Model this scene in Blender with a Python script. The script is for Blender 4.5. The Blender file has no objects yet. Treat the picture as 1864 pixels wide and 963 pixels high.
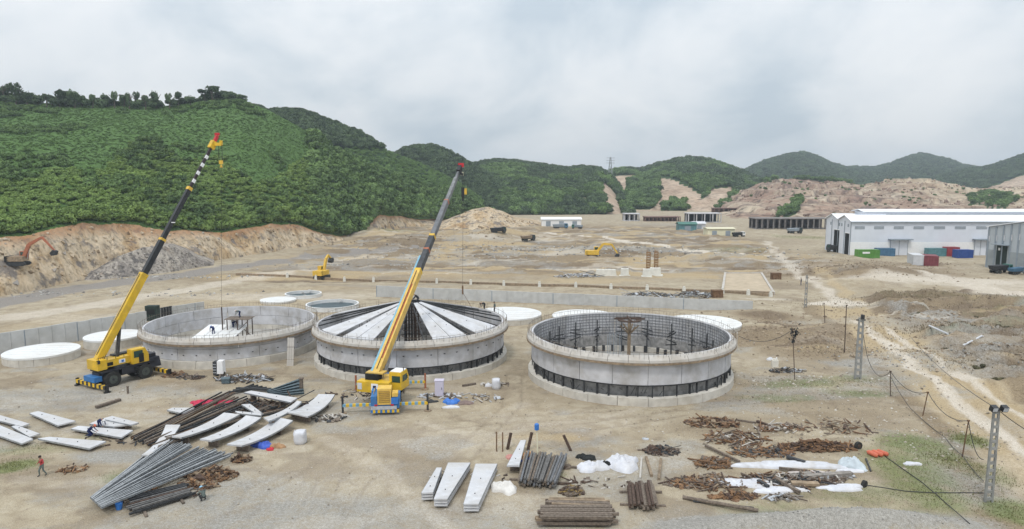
import bpy, bmesh, math, random
import numpy as np
from mathutils import Vector, Matrix
random.seed(7)
RNG = np.random.default_rng(11)
SC = bpy.context.scene
COL = SC.collection
R = math.radians

# ------------------------------------------------------------------ camera
F, CX, CY, CAMZ = 1243.0, 932.0, 481.5, 24.0
PITCH = math.atan((CY - 330) / F)
cam = bpy.data.cameras.new('camera'); camo = bpy.data.objects.new('camera', cam); COL.objects.link(camo)
cam.sensor_width = 36; cam.lens = 36 * F / 1864; cam.clip_end = 9000; cam.clip_start = 0.5
camo.location = (0, 0, CAMZ); camo.rotation_euler = (R(90) - PITCH, 0, 0)
SC.camera = camo
# ------------------------------------------------------------------ sky, sun, exposure
SUN_EL, SUN_AZ = 58, 200          # azimuth clockwise from +Y
w = bpy.data.worlds.new("World"); SC.world = w; w.use_nodes = True
nt = w.node_tree; nt.nodes.clear()
def N(nt, t, **k):
    n = nt.nodes.new(t)
    for a, b in k.items(): setattr(n, a, b)
    return n
def math_n(nt, op, a, b=None, c=None, clamp=False):
    n = N(nt, 'ShaderNodeMath', operation=op, use_clamp=clamp)
    for i, v in enumerate((a, b, c)):
        if v is None: continue
        if isinstance(v, (int, float)): n.inputs[i].default_value = v
        else: nt.links.new(v, n.inputs[i])
    return n.outputs[0]
def mix_n(nt, fac, a, b, blend='MIX'):
    n = N(nt, 'ShaderNodeMix', data_type='RGBA', blend_type=blend)
    for i, v in ((0, fac), (6, a), (7, b)):
        if isinstance(v, (int, float)): n.inputs[i].default_value = v
        elif isinstance(v, tuple): n.inputs[i].default_value = (*v[:3], 1)
        else: nt.links.new(v, n.inputs[i])
    return n.outputs[2]
def ramp_n(nt, fac, stops):
    n = N(nt, 'ShaderNodeValToRGB'); e = n.color_ramp.elements
    while len(e) < len(stops): e.new(0.5)
    for k, (p, c) in enumerate(stops):
        e[k].position = p; e[k].color = (*c, 1) if isinstance(c, tuple) else (c, c, c, 1)
    nt.links.new(fac, n.inputs[0]); return n.outputs[0]
sky = N(nt, 'ShaderNodeTexSky', sky_type='NISHITA'); sky.sun_disc = False
sky.sun_elevation = R(SUN_EL); sky.sun_rotation = R(SUN_AZ)
tc = N(nt, 'ShaderNodeTexCoord'); sep = N(nt, 'ShaderNodeSeparateXYZ'); nt.links.new(tc.outputs['Generated'], sep.inputs[0])
zz = math_n(nt, 'MAXIMUM', sep.outputs[2], 0.0)
den = math_n(nt, 'ADD', zz, 0.62)
cx_ = math_n(nt, 'DIVIDE', sep.outputs[0], den); cy_ = math_n(nt, 'DIVIDE', sep.outputs[1], den)
cmb = N(nt, 'ShaderNodeCombineXYZ'); nt.links.new(cx_, cmb.inputs[0]); nt.links.new(cy_, cmb.inputs[1])
n1 = N(nt, 'ShaderNodeTexNoise'); n1.inputs['Scale'].default_value = 2.9; n1.inputs['Detail'].default_value = 7; n1.inputs['Roughness'].default_value = 0.52
n1.inputs['Distortion'].default_value = 0.25
mpn = N(nt, 'ShaderNodeMapping'); mpn.inputs['Location'].default_value = (4.3, 1.9, 0); nt.links.new(cmb.outputs[0], mpn.inputs[0]); nt.links.new(mpn.outputs[0], n1.inputs['Vector'])
cl = ramp_n(nt, n1.outputs[0], [(0.35, (5.2, 5.95, 6.6)), (0.45, (6.5, 7.05, 7.5)), (0.53, (7.5, 7.85, 8.15)), (0.64, (8.3, 8.5, 8.65))])
cl = mix_n(nt, 0.06, cl, sky.outputs[0])
el = math_n(nt, 'MULTIPLY_ADD', zz, 1.15, 1.0)
cl = mix_n(nt, 1.0, cl, el, 'MULTIPLY')
bg = N(nt, 'ShaderNodeBackground'); bg.inputs[1].default_value = 0.096
nt.links.new(cl, bg.inputs[0]); wo = N(nt, 'ShaderNodeOutputWorld'); nt.links.new(bg.outputs[0], wo.inputs[0])
sun = bpy.data.lights.new('sun', 'SUN'); sun.energy = 1.5; sun.angle = R(10); sun.color = (1, 0.96, 0.9)
suno = bpy.data.objects.new('sun', sun); COL.objects.link(suno); suno.location = (0, -50, 120)
sd = Vector((math.sin(R(SUN_AZ)) * math.cos(R(SUN_EL)), math.cos(R(SUN_AZ)) * math.cos(R(SUN_EL)), math.sin(R(SUN_EL))))
suno.rotation_euler = sd.to_track_quat('Z', 'Y').to_euler()
SC.view_settings.view_transform = 'Standard'; SC.view_settings.look = 'None'; SC.view_settings.exposure = 0; SC.view_settings.gamma = 1
SC.view_settings.use_curve_mapping = False
SC.render.engine = 'CYCLES'
SC.cycles.use_denoising = True
SC.cycles.max_bounces = 5; SC.cycles.diffuse_bounces = 3; SC.cycles.volume_bounces = 0; SC.cycles.transparent_max_bounces = 6

# ------------------------------------------------------------------ pixel <-> world helpers (survey of the photograph)
fw = np.array([0, math.cos(PITCH), -math.sin(PITCH)]); up = np.array([0, math.sin(PITCH), math.cos(PITCH)]); rt = np.array([1., 0, 0]); CP = np.array([0, 0, CAMZ])
def proj(p):
    p = np.asarray(p, float) - CP; d = p @ fw
    return np.stack([CX + F * (p @ rt) / d, CY - F * (p @ up) / d], -1)
def ray(px, py): return fw + (px - CX) / F * rt + (CY - py) / F * up
def gp(px, py, z=0.0):
    d = ray(px, py); return CP + d * ((z - CAMZ) / d[2])
def atd(px, py, D):
    d = ray(px, py); return CP + d * (D / d[1])
# ------------------------------------------------------------------ noise
PERM = RNG.random((256, 256))
def vnoise(x, y):
    xi = np.floor(x).astype(int); yi = np.floor(y).astype(int); fx = x - xi; fy = y - yi
    fx = fx * fx * (3 - 2 * fx); fy = fy * fy * (3 - 2 * fy)
    a = PERM[xi & 255, yi & 255]; b = PERM[(xi + 1) & 255, yi & 255]; c = PERM[xi & 255, (yi + 1) & 255]; d = PERM[(xi + 1) & 255, (yi + 1) & 255]
    return (a * (1 - fx) + b * fx) * (1 - fy) + (c * (1 - fx) + d * fx) * fy
def fbm(x, y, o=4):
    s = 0; a = 0.5; t = 0
    for k in range(o):
        s = s + a * vnoise(x + 17.3 * k, y + 9.1 * k); t += a; x = x * 2.03; y = y * 2.03; a *= 0.5
    return s / t
def sstep(a, b, x):
    t = np.clip((x - a) / (b - a), 0, 1); return t * t * (3 - 2 * t)

# ------------------------------------------------------------------ materials
MATS = {}
def M(name, col, rough=0.75, var=0.22, scale=3.0, metal=0.0, bump=0.15, dirt=None, dirt_amt=0.0, spec=0.3):
    if name in MATS: return MATS[name]
    m = bpy.data.materials.new(name); m.use_nodes = True; t = m.node_tree; b = t.nodes['Principled BSDF']
    tc = N(t, 'ShaderNodeTexCoord'); nz = N(t, 'ShaderNodeTexNoise'); nz.inputs['Scale'].default_value = scale; nz.inputs['Detail'].default_value = 5
    t.links.new(tc.outputs['Object'], nz.inputs['Vector'])
    oi = N(t, 'ShaderNodeObjectInfo')
    f = ramp_n(t, nz.outputs[0], [(0.3, 1 - var), (0.7, 1 + var)])
    c = mix_n(t, 1.0, tuple(col), f, 'MULTIPLY')
    rv = math_n(t, 'MULTIPLY_ADD', oi.outputs['Random'], var * 0.7, 1 - var * 0.35)
    c = mix_n(t, 1.0, c, rv, 'MULTIPLY')
    if dirt:
        n2 = N(t, 'ShaderNodeTexNoise'); n2.inputs['Scale'].default_value = scale * 0.45; n2.inputs['Detail'].default_value = 7; n2.inputs['Roughness'].default_value = 0.65
        t.links.new(tc.outputs['Object'], n2.inputs['Vector'])
        df = ramp_n(t, n2.outputs[0], [(0.45, 0.0), (0.7, dirt_amt)])
        c = mix_n(t, df, c, tuple(dirt))
    t.links.new(c, b.inputs['Base Color'])
    b.inputs['Roughness'].default_value = rough; b.inputs['Metallic'].default_value = metal; b.inputs['Specular IOR Level'].default_value = spec
    if bump:
        bp = N(t, 'ShaderNodeBump'); bp.inputs['Strength'].default_value = bump; bp.inputs['Distance'].default_value = 0.05
        t.links.new(nz.outputs[0], bp.inputs['Height']); t.links.new(bp.outputs[0], b.inputs['Normal'])
    MATS[name] = m; return m
CONC = M('concrete', (.53, .53, .55), .85, .12, .8, dirt=(.30, .275, .24), dirt_amt=.8)
CONCL = M('pale concrete', (.56, .53, .475), .85, .14, 1.0, dirt=(.34, .30, .24), dirt_amt=.6)
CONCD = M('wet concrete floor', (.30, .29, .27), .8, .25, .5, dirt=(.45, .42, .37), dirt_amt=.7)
WALLC = M('precast wall', (.47, .475, .47), .85, .1, 1.0, dirt=(.34, .33, .30), dirt_amt=.4)
WPANEL = M('white panel', (.535, .54, .56), .6, .10, 1.2, dirt=(.40, .375, .34), dirt_amt=.6)
WCOVER = M('white cover sheet', (.69, .70, .70), .6, .06, .8, dirt=(.56, .53, .48), dirt_amt=.6, bump=.4)
TARP = M('white tarpaulin', (.58, .59, .63), .55, .12, 2.0, dirt=(.42, .38, .33), dirt_amt=.5, bump=.4)
BOARD = M('formwork boards', (.47, .445, .41), .85, .12, 1.2, dirt=(.33, .27, .20), dirt_amt=.5)
BOARDB = M('brown formwork edge', (.25, .19, .13), .85, .35, 2.5)
TIMBER = M('weathered timber', (.155, .125, .10), .9, .4, 6)
PIPEG = M('dull steel tube', (.15, .145, .14), .6, .35, 5, metal=.3)
STEEL = M('galvanised steel', (.34, .355, .37), .5, .25, 3, metal=.35)
STEELD = M('dark steel', (.045, .047, .05), .6, .4, 4, metal=.2)
RUST = M('rusty steel', (.135, .078, .046), .9, .5, 5, dirt=(.24, .15, .085), dirt_amt=.7)
RUSTD = M('dark rusty steel', (.075, .05, .038), .9, .45, 5)
YEL = M('yellow crane paint', (.68, .43, .022), .45, .12, 1.5, dirt=(.34, .23, .08), dirt_amt=.5, spec=.4)
YEL2 = M('pale yellow crane paint', (.66, .43, .085), .45, .14, 1.5, dirt=(.36, .26, .13), dirt_amt=.6, spec=.4)
YELF = M('excavator yellow', (.62, .40, .06), .5, .15, 2)
ORANGE = M('excavator orange', (.36, .13, .07), .5, .2, 2)
BLACK = M('black boom paint', (.018, .019, .021), .45, .3, 2, spec=.5)
GREYB = M('grey boom paint', (.12, .125, .135), .45, .25, 2, spec=.5)
TYRE = M('tyre rubber', (.03, .03, .028), .9, .3, 5)
RIM = M('wheel rim', (.07, .08, .07), .7, .3, 5)
BLUE = M('blue crane paint', (.035, .16, .40), .5, .15, 2, dirt=(.12, .13, .13), dirt_amt=.4)
LBLUE = M('light blue jib paint', (.20, .40, .52), .5, .15, 2)
NAVY = M('navy cloth', (.012, .022, .085), .9, .25, 8)
REDC = M('red cloth', (.45, .035, .05), .85, .25, 8)
PINKC = M('crimson sheet', (.42, .03, .07), .7, .3, 4)
REDP = M('red paint', (.5, .03, .04), .5, .15, 3)
GLASS = M('tinted glass', (.02, .06, .05), .15, .1, 2, bump=0, spec=.6)
WHITE = M('white paint', (.78, .78, .78), .5, .05, 2)
WROOF = M('white roof sheet', (.80, .82, .85), .4, .04, .3)
WCLAD = M('white wall cladding', (.66, .69, .75), .5, .05, .3)
GCLAD = M('grey wall cladding', (.42, .455, .48), .5, .08, .4)
GREYT = M('grey trim', (.26, .30, .34), .6, .1, 1)
DARK = M('dark opening', (.015, .017, .018), .9, .2, 1)
CONTG = M('green container paint', (.10, .25, .055), .5, .15, 1)
CONTB = M('blue container paint', (.035, .08, .27), .5, .15, 1)
CONTS = M('steel blue container paint', (.07, .16, .26), .5, .15, 1)
CONTM = M('maroon container paint', (.20, .05, .06), .6, .2, 1)
CONTT = M('teal container paint', (.10, .22, .24), .6, .2, 1)
CONTR = M('red container paint', (.33, .06, .07), .5, .15, 1)
CONTW = M('pale grey container paint', (.55, .56, .58), .5, .1, 1)
CREAM = M('cream wall', (.68, .65, .48), .8, .08, .5)
GROOF = M('green roof sheet', (.06, .17, .14), .6, .15, 1)
SKIN = M('skin', (.32, .19, .13), .6, .05, 3, bump=0)
HAIR = M('black hair', (.015, .012, .01), .6, .1, 3)
BUCK = M('blue plastic', (.04, .17, .50), .4, .1, 3)
SKYB = M('sky blue plastic', (.25, .45, .60), .4, .1, 3)
TERRA = M('orange red plastic', (.55, .14, .08), .5, .15, 3)
OCHB = M('orange sand', (.52, .30, .13), .95, .2, 3)
WATER = M('dark pond liner', (.05, .075, .085), .55, .3, .8, bump=.2, spec=.3)
NETB = M('black net', (.02, .022, .022), .9, .3, 4)
GREYSH = M('grey plastic sheet', (.40, .42, .45), .6, .2, 3)
BARK = M('bark', (.10, .085, .065), .9, .3, 4)
ROCKM = M('rubble stone', (.36, .32, .265), .95, .35, 2)
PIER = M('white footing concrete', (.64, .63, .58), .85, .12, 1)
CRUST = M('rusty piling', (.27, .15, .06), .9, .35, 1.5)

# ------------------------------------------------------------------ mesh builder
class MB:
    def __init__(s): s.v = []; s.f = []; s.m = []
    def add(s, vs, fs, m=0):
        o = len(s.v); s.v += [tuple(map(float, v)) for v in vs]; s.f += [tuple(i + o for i in f) for f in fs]; s.m += [m] * len(fs); return s
    def hexa(s, b, t, m=0):
        return s.add(list(b) + list(t), [(3, 2, 1, 0), (4, 5, 6, 7), (0, 1, 5, 4), (1, 2, 6, 5), (2, 3, 7, 6), (3, 0, 4, 7)], m)
    def box(s, c, d, rz=0, m=0, taper=1.0, rx=0, ry=0):
        mt = Matrix.Rotation(rz, 3, 'Z') @ Matrix.Rotation(ry, 3, 'Y') @ Matrix.Rotation(rx, 3, 'X'); c = Vector(c); x, y, z = d[0] / 2, d[1] / 2, d[2] / 2
        P = lambda a, b, e, k=1: c + mt @ Vector((a * x * k, b * y * k, e * z))
        return s.hexa([P(-1, -1, -1), P(1, -1, -1), P(1, 1, -1), P(-1, 1, -1)], [P(-1, -1, 1, taper), P(1, -1, 1, taper), P(1, 1, 1, taper), P(-1, 1, 1, taper)], m)
    def bar(s, a, b, w, h=None, m=0, w2=None, h2=None, roll=None):
        h = h or w; w2 = w2 or w; h2 = h2 or h
        a = Vector(a); b = Vector(b); d = (b - a).normalized(); u = d.cross(Vector((0, 0, 1)))
        if u.length < 1e-4: u = Vector((1, 0, 0))
        u.normalize(); n = u.cross(d)
        Q = lambda p, w_, h_: [p - u * w_ / 2 - n * h_ / 2, p + u * w_ / 2 - n * h_ / 2, p + u * w_ / 2 + n * h_ / 2, p - u * w_ / 2 + n * h_ / 2]
        return s.hexa(Q(a, w, h), Q(b, w2, h2), m)
    def tube(s, a, b, r, n=8, r2=None, m=0, caps=True):
        r2 = r if r2 is None else r2; a = Vector(a); b = Vector(b); d = (b - a).normalized(); u = d.orthogonal().normalized(); v = d.cross(u)
        vs = []
        for p, q in ((a, r), (b, r2)):
            for k in range(n):
                t = 2 * math.pi * k / n; vs.append(p + u * q * math.cos(t) + v * q * math.sin(t))
        fs = [(k, (k + 1) % n, n + (k + 1) % n, n + k) for k in range(n)]
        if caps: fs += [tuple(range(n - 1, -1, -1)), tuple(range(n, 2 * n))]
        return s.add(vs, fs, m)
    def path(s, pts, r, n=5, m=0):
        for a, b in zip(pts, pts[1:]): s.tube(a, b, r, n, m=m)
        return s
    def arc(s, r0, r1, z0, z1, a0, a1, n=4, m=0, r0t=None, r1t=None):
        r0t = r0 if r0t is None else r0t; r1t = r1 if r1t is None else r1t
        full = abs(a1 - a0 - 2 * math.pi) < 1e-6; k = n if full else n + 1; vs = []
        for i in range(k):
            t = a0 + (a1 - a0) * i / n; c, q = math.cos(t), math.sin(t)
            vs += [(r0 * c, r0 * q, z0), (r1 * c, r1 * q, z0), (r1t * c, r1t * q, z1), (r0t * c, r0t * q, z1)]
        fs = []
        for i in range(n):
            a = i * 4; b = ((i + 1) % k) * 4
            for j in range(4): fs.append((a + j, a + (j + 1) % 4, b + (j + 1) % 4, b + j))
        if not full: fs += [(3, 2, 1, 0), tuple(n * 4 + j for j in range(4))]
        return s.add(vs, fs, m)
    def disc(s, r, z, n=64, m=0, dome=0, z0=None, nr=4):
        vs = [(0, 0, z + dome)]; 
        for k in range(1, nr + 1):
            q = k / nr
            for i in range(n):
                t = 2 * math.pi * i / n; vs.append((r * q * math.cos(t), r * q * math.sin(t), z + dome * (1 - q * q)))
        fs = [(0, 1 + i, 1 + (i + 1) % n) for i in range(n)]
        for k in range(nr - 1):
            a = 1 + k * n; b = a + n; fs += [(a + i, b + i, b + (i + 1) % n, a + (i + 1) % n) for i in range(n)]
        return s.add(vs, fs, m)
    def prism(s, poly, w, axis='y', m=0):
        # polygon in the x-z plane, extruded +-w/2 in y
        n = len(poly); vs = [(x, -w / 2, z) for x, z in poly] + [(x, w / 2, z) for x, z in poly]
        fs = [tuple(range(n)), tuple(range(2 * n - 1, n - 1, -1))] + [(k, n + k, n + (k + 1) % n, (k + 1) % n) for k in range(n)]
        return s.add(vs, fs, m)
    def build(s, name, mats, parent=None, smooth=False, loc=None, rz=0, kind=None, fix=True):
        me = bpy.data.meshes.new(name); me.from_pydata(s.v, [], s.f)
        for m in (mats if isinstance(mats, (list, tuple)) else [mats]): me.materials.append(m)
        me.polygons.foreach_set('material_index', s.m)
        if fix:
            bm = bmesh.new(); bm.from_mesh(me); bmesh.ops.recalc_face_normals(bm, faces=bm.faces); bm.to_mesh(me); bm.free()
        if smooth: me.polygons.foreach_set('use_smooth', [True] * len(me.polygons))
        me.update()
        o = bpy.data.objects.new(name, me); COL.objects.link(o)
        if parent: o.parent = parent
        if loc is not None: o.location = loc
        o.rotation_euler = (0, 0, rz)
        if kind: o['kind'] = kind
        return o
def tag(o, label=None, cat=None, group=None, kind=None):
    if label: o['label'] = label
    if cat: o['category'] = cat
    if group: o['group'] = group
    if kind: o['kind'] = kind
    elif cat: o['kind'] = 'thing'
    return o
def thing(name, loc, label, cat, group=None, rz=0):
    o = bpy.data.objects.new(name, None); COL.objects.link(o); o.empty_display_size = 0.3
    o.location = loc; o.rotation_euler = (0, 0, rz); return tag(o, label, cat, group)
def inst(src, name, parent=None, loc=(0, 0, 0), rot=(0, 0, 0), sc=(1, 1, 1)):
    c = bpy.data.objects.new(name, src.data); COL.objects.link(c); c.parent = parent; c.location = loc; c.rotation_euler = rot; c.scale = sc; return c
def copy_tree(o, parent=None):
    c = o.copy(); COL.objects.link(c); c.parent = parent
    for ch in o.children: copy_tree(ch, c)
    return c

# ------------------------------------------------------------------ ground
T1 = (-40.6, 97.3, 11.5, 4.0); T2 = (-13.75, 92.0, 12.6, 5.1); T3 = (14.6, 83.4, 12.15, 5.5)
MOUNDS = []   # x, y, rx, ry, h
def mound(px, py, rx, ry, h): p = gp(px, py); MOUNDS.append((p[0], p[1], rx, ry, h))
for a in [(1420, 618, 6, 3.5, 1.3), (1490, 628, 5, 3, 1.4), (1530, 605, 4, 4, 1.0), (1380, 600, 5, 5, .9), (1400, 640, 4, 2, .8), (1390, 575, 5, 4, 1.0),
          (1560, 503, 16, 12, 1.6), (1610, 506, 12, 8, 1.2), (1500, 480, 8, 8, .8), (1700, 545, 10, 3, 1.0), (1800, 560, 14, 4, 1.2),
          (880, 436, 16, 9, 3.2), (930, 433, 14, 8, 2.4), (820, 432, 12, 10, 2.0), (1000, 440, 20, 10, .8), (1060, 420, 30, 18, .8), (1180, 430, 30, 14, .8), (740, 440, 16, 14, 2.0),
          (700, 430, 14, 14, 3.0), (1280, 475, 12, 6, 1.0), (1100, 460, 12, 10, 1.0), (1350, 480, 10, 12, 1.0), (1250, 445, 26, 12, .7), (1380, 430, 20, 18, .7),
          (1480, 960, 6, 1.6, .9), (1640, 965, 5, 1.4, 1.0), (1360, 968, 4, 1.2, .6), (1700, 700, 3, 3, .5), (1560, 520, 8, 5, 1.2), (620, 505, 8, 4, -.8), (520, 512, 10, 3, -.5),
          (1790, 620, 9, 2.0, .9), (1720, 600, 7, 1.6, .8), (1800, 670, 5, 1.8, .9), (1720, 575, 9, 2, .8), (1640, 548, 8, 2.2, 1.0), (1620, 565, 7, 2.2, .9), (1840, 600, 8, 2.4, 1.0), (1830, 700, 4, 1.5, .8)]: mound(*a)
LUMPY = [(gp(1450, 610), 14, .55), (gp(1750, 600), 38, .55), (gp(1080, 440), 110, .45), (gp(780, 450), 60, .6), (gp(1560, 490), 40, .7), (gp(1550, 720), 13, .22), (gp(1360, 590), 10, .4), (gp(1600, 800), 12, .2), (gp(1420, 720), 8, .18)]
TRK = np.array([gp(*p)[:2] for p in [(1500, 520), (1550, 563), (1600, 600), (1680, 660), (1770, 730), (1864, 800), (1960, 880)]])[::-1]
def dug_n(x, y): return fbm(x / 15 + 31 + .12 * y, y / 2.3 + 7, 4)
def dug_mask(x, y):
    tx = np.interp(y, TRK[:, 1], TRK[:, 0]); p = gp(1750, 590); return sstep(3.5, 7.5, x - tx) * np.exp(-np.maximum(0, (y - p[1] - 8) / 26) ** 2) * sstep(175, 150, y) * sstep(70, 78, y)
def row_n(x, y, sp): return np.sin(6.2832 * (y + .10 * x + sp * .5 * (fbm(x / 11 + 5, y / 11, 3) - .5)) / sp), fbm(x / 8 + 50, y / 5 + 9, 4)
def dug_h(x, y):
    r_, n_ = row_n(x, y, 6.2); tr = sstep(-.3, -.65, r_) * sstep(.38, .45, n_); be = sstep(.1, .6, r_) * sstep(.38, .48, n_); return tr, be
def mid_h(x, y):
    r_, n_ = row_n(x + 300, y, 15.0); tr = sstep(-.55, -.8, r_) * sstep(.47, .55, n_); be = sstep(.3, .8, r_) * sstep(.45, .55, n_); return tr, be
def mid_mask(x, y): return sstep(150, 185, y) * sstep(420, 330, y) * sstep(-85, -55, x) * sstep(108, 85, x)
DUG = (dug_mask, mid_mask)
def gh(x, y):
    x = np.asarray(x, float); y = np.asarray(y, float)
    h = 0.10 * (fbm(x / 2.2, y / 2.2, 3) - .5) + 0.24 * (fbm(x / 14 + 5, y / 14, 3) - .5)
    L = 0 * x
    for p, r, a in LUMPY: L = np.maximum(L, a * np.exp(-((x - p[0]) ** 2 + (y - p[1]) ** 2) / (r * r)))
    h = h + L * 2.0 * (fbm(x / 3.2 + 40, y / 3.2, 4) - .5) + L * 2.4 * (fbm(x / 9 + 4, y / 9 + 70, 3) - .45)
    t_, b_ = dug_h(x, y); t2_, b2_ = mid_h(x, y); rg_ = .5 + fbm(x / 1.6, y / 1.6, 3)
    h = h + DUG[0](x, y) * (-1.0 * t_ + 1.15 * b_ * rg_) + DUG[1](x, y) * (-.7 * t2_ + .8 * b2_ * rg_)
    for mx, my, rx, ry, a in MOUNDS:
        q = np.exp(-(((x - mx) / rx) ** 2 + ((y - my) / ry) ** 2)); h = h + a * q * (0.75 + 0.5 * fbm(x / 1.7 + mx, y / 1.7, 3))
    for cx, cy, r, z in (T1, T2, T3):
        d = np.sqrt((x - cx) ** 2 + (y - cy) ** 2); h = h * sstep(r + 1.0, r + 6, d)
    h = h * sstep(520, 380, y) 
    return h
def gz(x, y): return float(gh(np.array([x]), np.array([y]))[0])
def G(px, py, dz=0.0):
    z = 0.0
    for _ in range(3):
        p = gp(px, py, z); z = gz(p[0], p[1])
    return Vector((p[0], p[1], z + dz))

NS, s0, s1 = 620, -1.0, 1.0
ys = [-25.0]
while ys[-1] < 3000: ys.append(ys[-1] + max(0.22, (ys[-1] + 12) * 0.0062) if ys[-1] > 30 else ys[-1] + 3)
ys = np.array(ys); ss = np.linspace(s0, s1, NS)
YY, S_ = np.meshgrid(ys, ss, indexing='ij'); XX = S_ * (YY + 60) * np.where(YY > 300, 1 + (YY - 300) / 2700 * .12, 1)
ZZ = gh(XX, YY)
ZZ = np.array(ZZ)
ZONES = {k: np.zeros(XX.shape) for k in ('gravel', 'grass', 'ochre', 'pale', 'brown', 'road', 'soil')}
wx = XX + 3.0 * (fbm(XX / 5, YY / 5, 3) - .5) * np.clip(YY / 80, .5, 6); wy = YY + 3.0 * (fbm(XX / 5 + 90, YY / 5, 3) - .5) * np.clip(YY / 80, .5, 6)
def blob(zone, px, py, rx, ry, s=1.0):
    p = gp(px, py); d = ((wx - p[0]) / rx) ** 2 + ((wy - p[1]) / ry) ** 2
    ZONES[zone] = np.maximum(ZONES[zone], s * sstep(2.3, .1, d))
def track(zone, pts, wd, s=1.0, soft=.5):
    P = [gp(*p)[:2] for p in pts]; D = np.full(XX.shape, 1e9)
    for a, b in zip(P, P[1:]):
        ab = b - a; t = np.clip(((wx - a[0]) * ab[0] + (wy - a[1]) * ab[1]) / (ab @ ab), 0, 1)
        D = np.minimum(D, np.hypot(wx - a[0] - t * ab[0], wy - a[1] - t * ab[1]))
    ZONES[zone] = np.maximum(ZONES[zone], s * sstep(wd * (1 + soft), wd * (1 - soft), D))
# grey gravel and hard-standing
for a in [(560, 930, 9, 4, .55), (300, 880, 7, 5, .6), (110, 730, 9, 5, .45), (30, 720, 7, 3, .7), (200, 830, 4, 2.0, .9), (1500, 962, 9, 2.2, 1), (1680, 958, 5, 2, 1), (1330, 965, 6, 1.6, 1), (1150, 950, 3, 2, .5),
          (1600, 690, 5, 4, .7), (1750, 880, 3, 5, .7), (1660, 650, 5, 3, .7), (1560, 560, 5, 3, .6), (1180, 455, 18, 8, .7), (960, 440, 24, 9, .5), (1560, 660, 4, 2.5, .8), (680, 690, 3, 3, .3), (1820, 780, 3, 4, .5),
          (1280, 480, 16, 5, .6), (930, 480, 20, 4, .6), (640, 480, 16, 5, .6), (1820, 600, 14, 3, .4), (960, 930, 3, 2, .5), (950, 405, 22, 20, .9), (1230, 410, 30, 20, .5)]: blob('gravel', *a)
for a in [(120, 720, 9, 3, .8), (230, 715, 7, 3, .7), (40, 740, 6, 2.5, .7), (300, 760, 4, 1.5, .5), (420, 905, 8, 4, .75), (560, 940, 10, 4, .8), (700, 950, 8, 3, .7), (860, 955, 8, 3, .7)]: blob('gravel', *a)
for a in [(10, 850, 2.2, 1.4, 1), (60, 815, 4, 1.4, .5), (1450, 700, 5, 1.8, .75), (1420, 725, 4, 1.6, .6), (1540, 690, 5, 1.6, .6), (1560, 715, 4, 1.4, .7), (1650, 850, 3.5, 4, .8), (1660, 810, 3, 2.5, .9), (1720, 835, 2, 2, .7), (1580, 900, 5, 2.0, .6),
          (1690, 900, 2.5, 3, .8), (1400, 930, 4, 1.4, .5), (1760, 800, 1.6, 1.8, .9), (1850, 930, 2.5, 2.5, .9), (250, 865, 3, 1.6, .7), (1460, 433, 12, 8, .6), (1330, 455, 14, 8, .5), (720, 428, 14, 12, .6), (1010, 865, 1.2, .9, .6), (1700, 930, 3, 1.5, .5), (170, 795, 2, .8, .5), (1800, 860, 2, 2.5, .6)]: blob('grass', *a)
for a in [(960, 800, 3.0, 1.2, .9), (1030, 800, 2, 1, .8), (330, 745, 2.5, 1.2, .6), (1180, 500, 24, 5, .9), (1080, 512, 14, 3, .8), (1270, 505, 12, 5, .9), (640, 500, 20, 6, 1), (520, 505, 22, 4, 1), (860, 500, 26, 6, .6), (430, 550, 18, 6, .5), (300, 690, 4, 1.5, .5), (880, 435, 22, 10, .8),
          (1050, 430, 16, 6, .6), (930, 810, 2.5, 1.2, .5), (900, 745, 6, 2, .35), (1480, 760, 6, 2, .3), (560, 470, 20, 6, .5), (1200, 480, 30, 5, .6)]: blob('ochre', *a)
for a in [(1520, 553, 5.5, 3.0, 1), (1630, 625, 1.1, 3.0, 1), (1760, 690, 1.5, 2.4, .9), (800, 800, 9, 4, .45), (620, 860, 8, 5, .35), (1740, 515, 30, 5, .8), (1600, 490, 30, 3, .5), (1850, 520, 30, 6, .6), (200, 580, 14, 5, .5), (500, 540, 20, 5, .6), (1120, 490, 16, 3, .8), (420, 800, 4, 2, .2), (820, 700, 7, 3, .3), (1050, 760, 10, 3, .3), (1400, 545, 5, 2, .7)]: blob('pale', *a)
for a in [(1500, 610, 10, 4, .7), (1740, 570, 20, 4, .8), (1760, 610, 16, 2.2, .7), (1820, 650, 10, 3, .7), (1830, 540, 18, 5, .6), (1640, 550, 14, 3, .8), (1560, 500, 22, 12, .75), (1620, 480, 20, 6, .6), (1390, 580, 4, 2.5, .9), (620, 505, 8, 2, .9), (700, 480, 30, 14, .4), (1000, 460, 30, 14, .5), (1400, 700, 4, 2, .35), (1230, 560, 5, 1, .3),
          (1290, 775, 4, 2, .45), (1500, 660, 8, 2.2, .5), (1400, 650, 6, 2, .4), (700, 455, 26, 12, .7), (400, 725, 4, 1.5, .5), (1280, 440, 40, 20, .6), (560, 700, 2.5, 1.2, .4), (440, 690, 4, 1, .5), (1660, 740, 3.5, 4, .4)]: blob('brown', *a)
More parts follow.
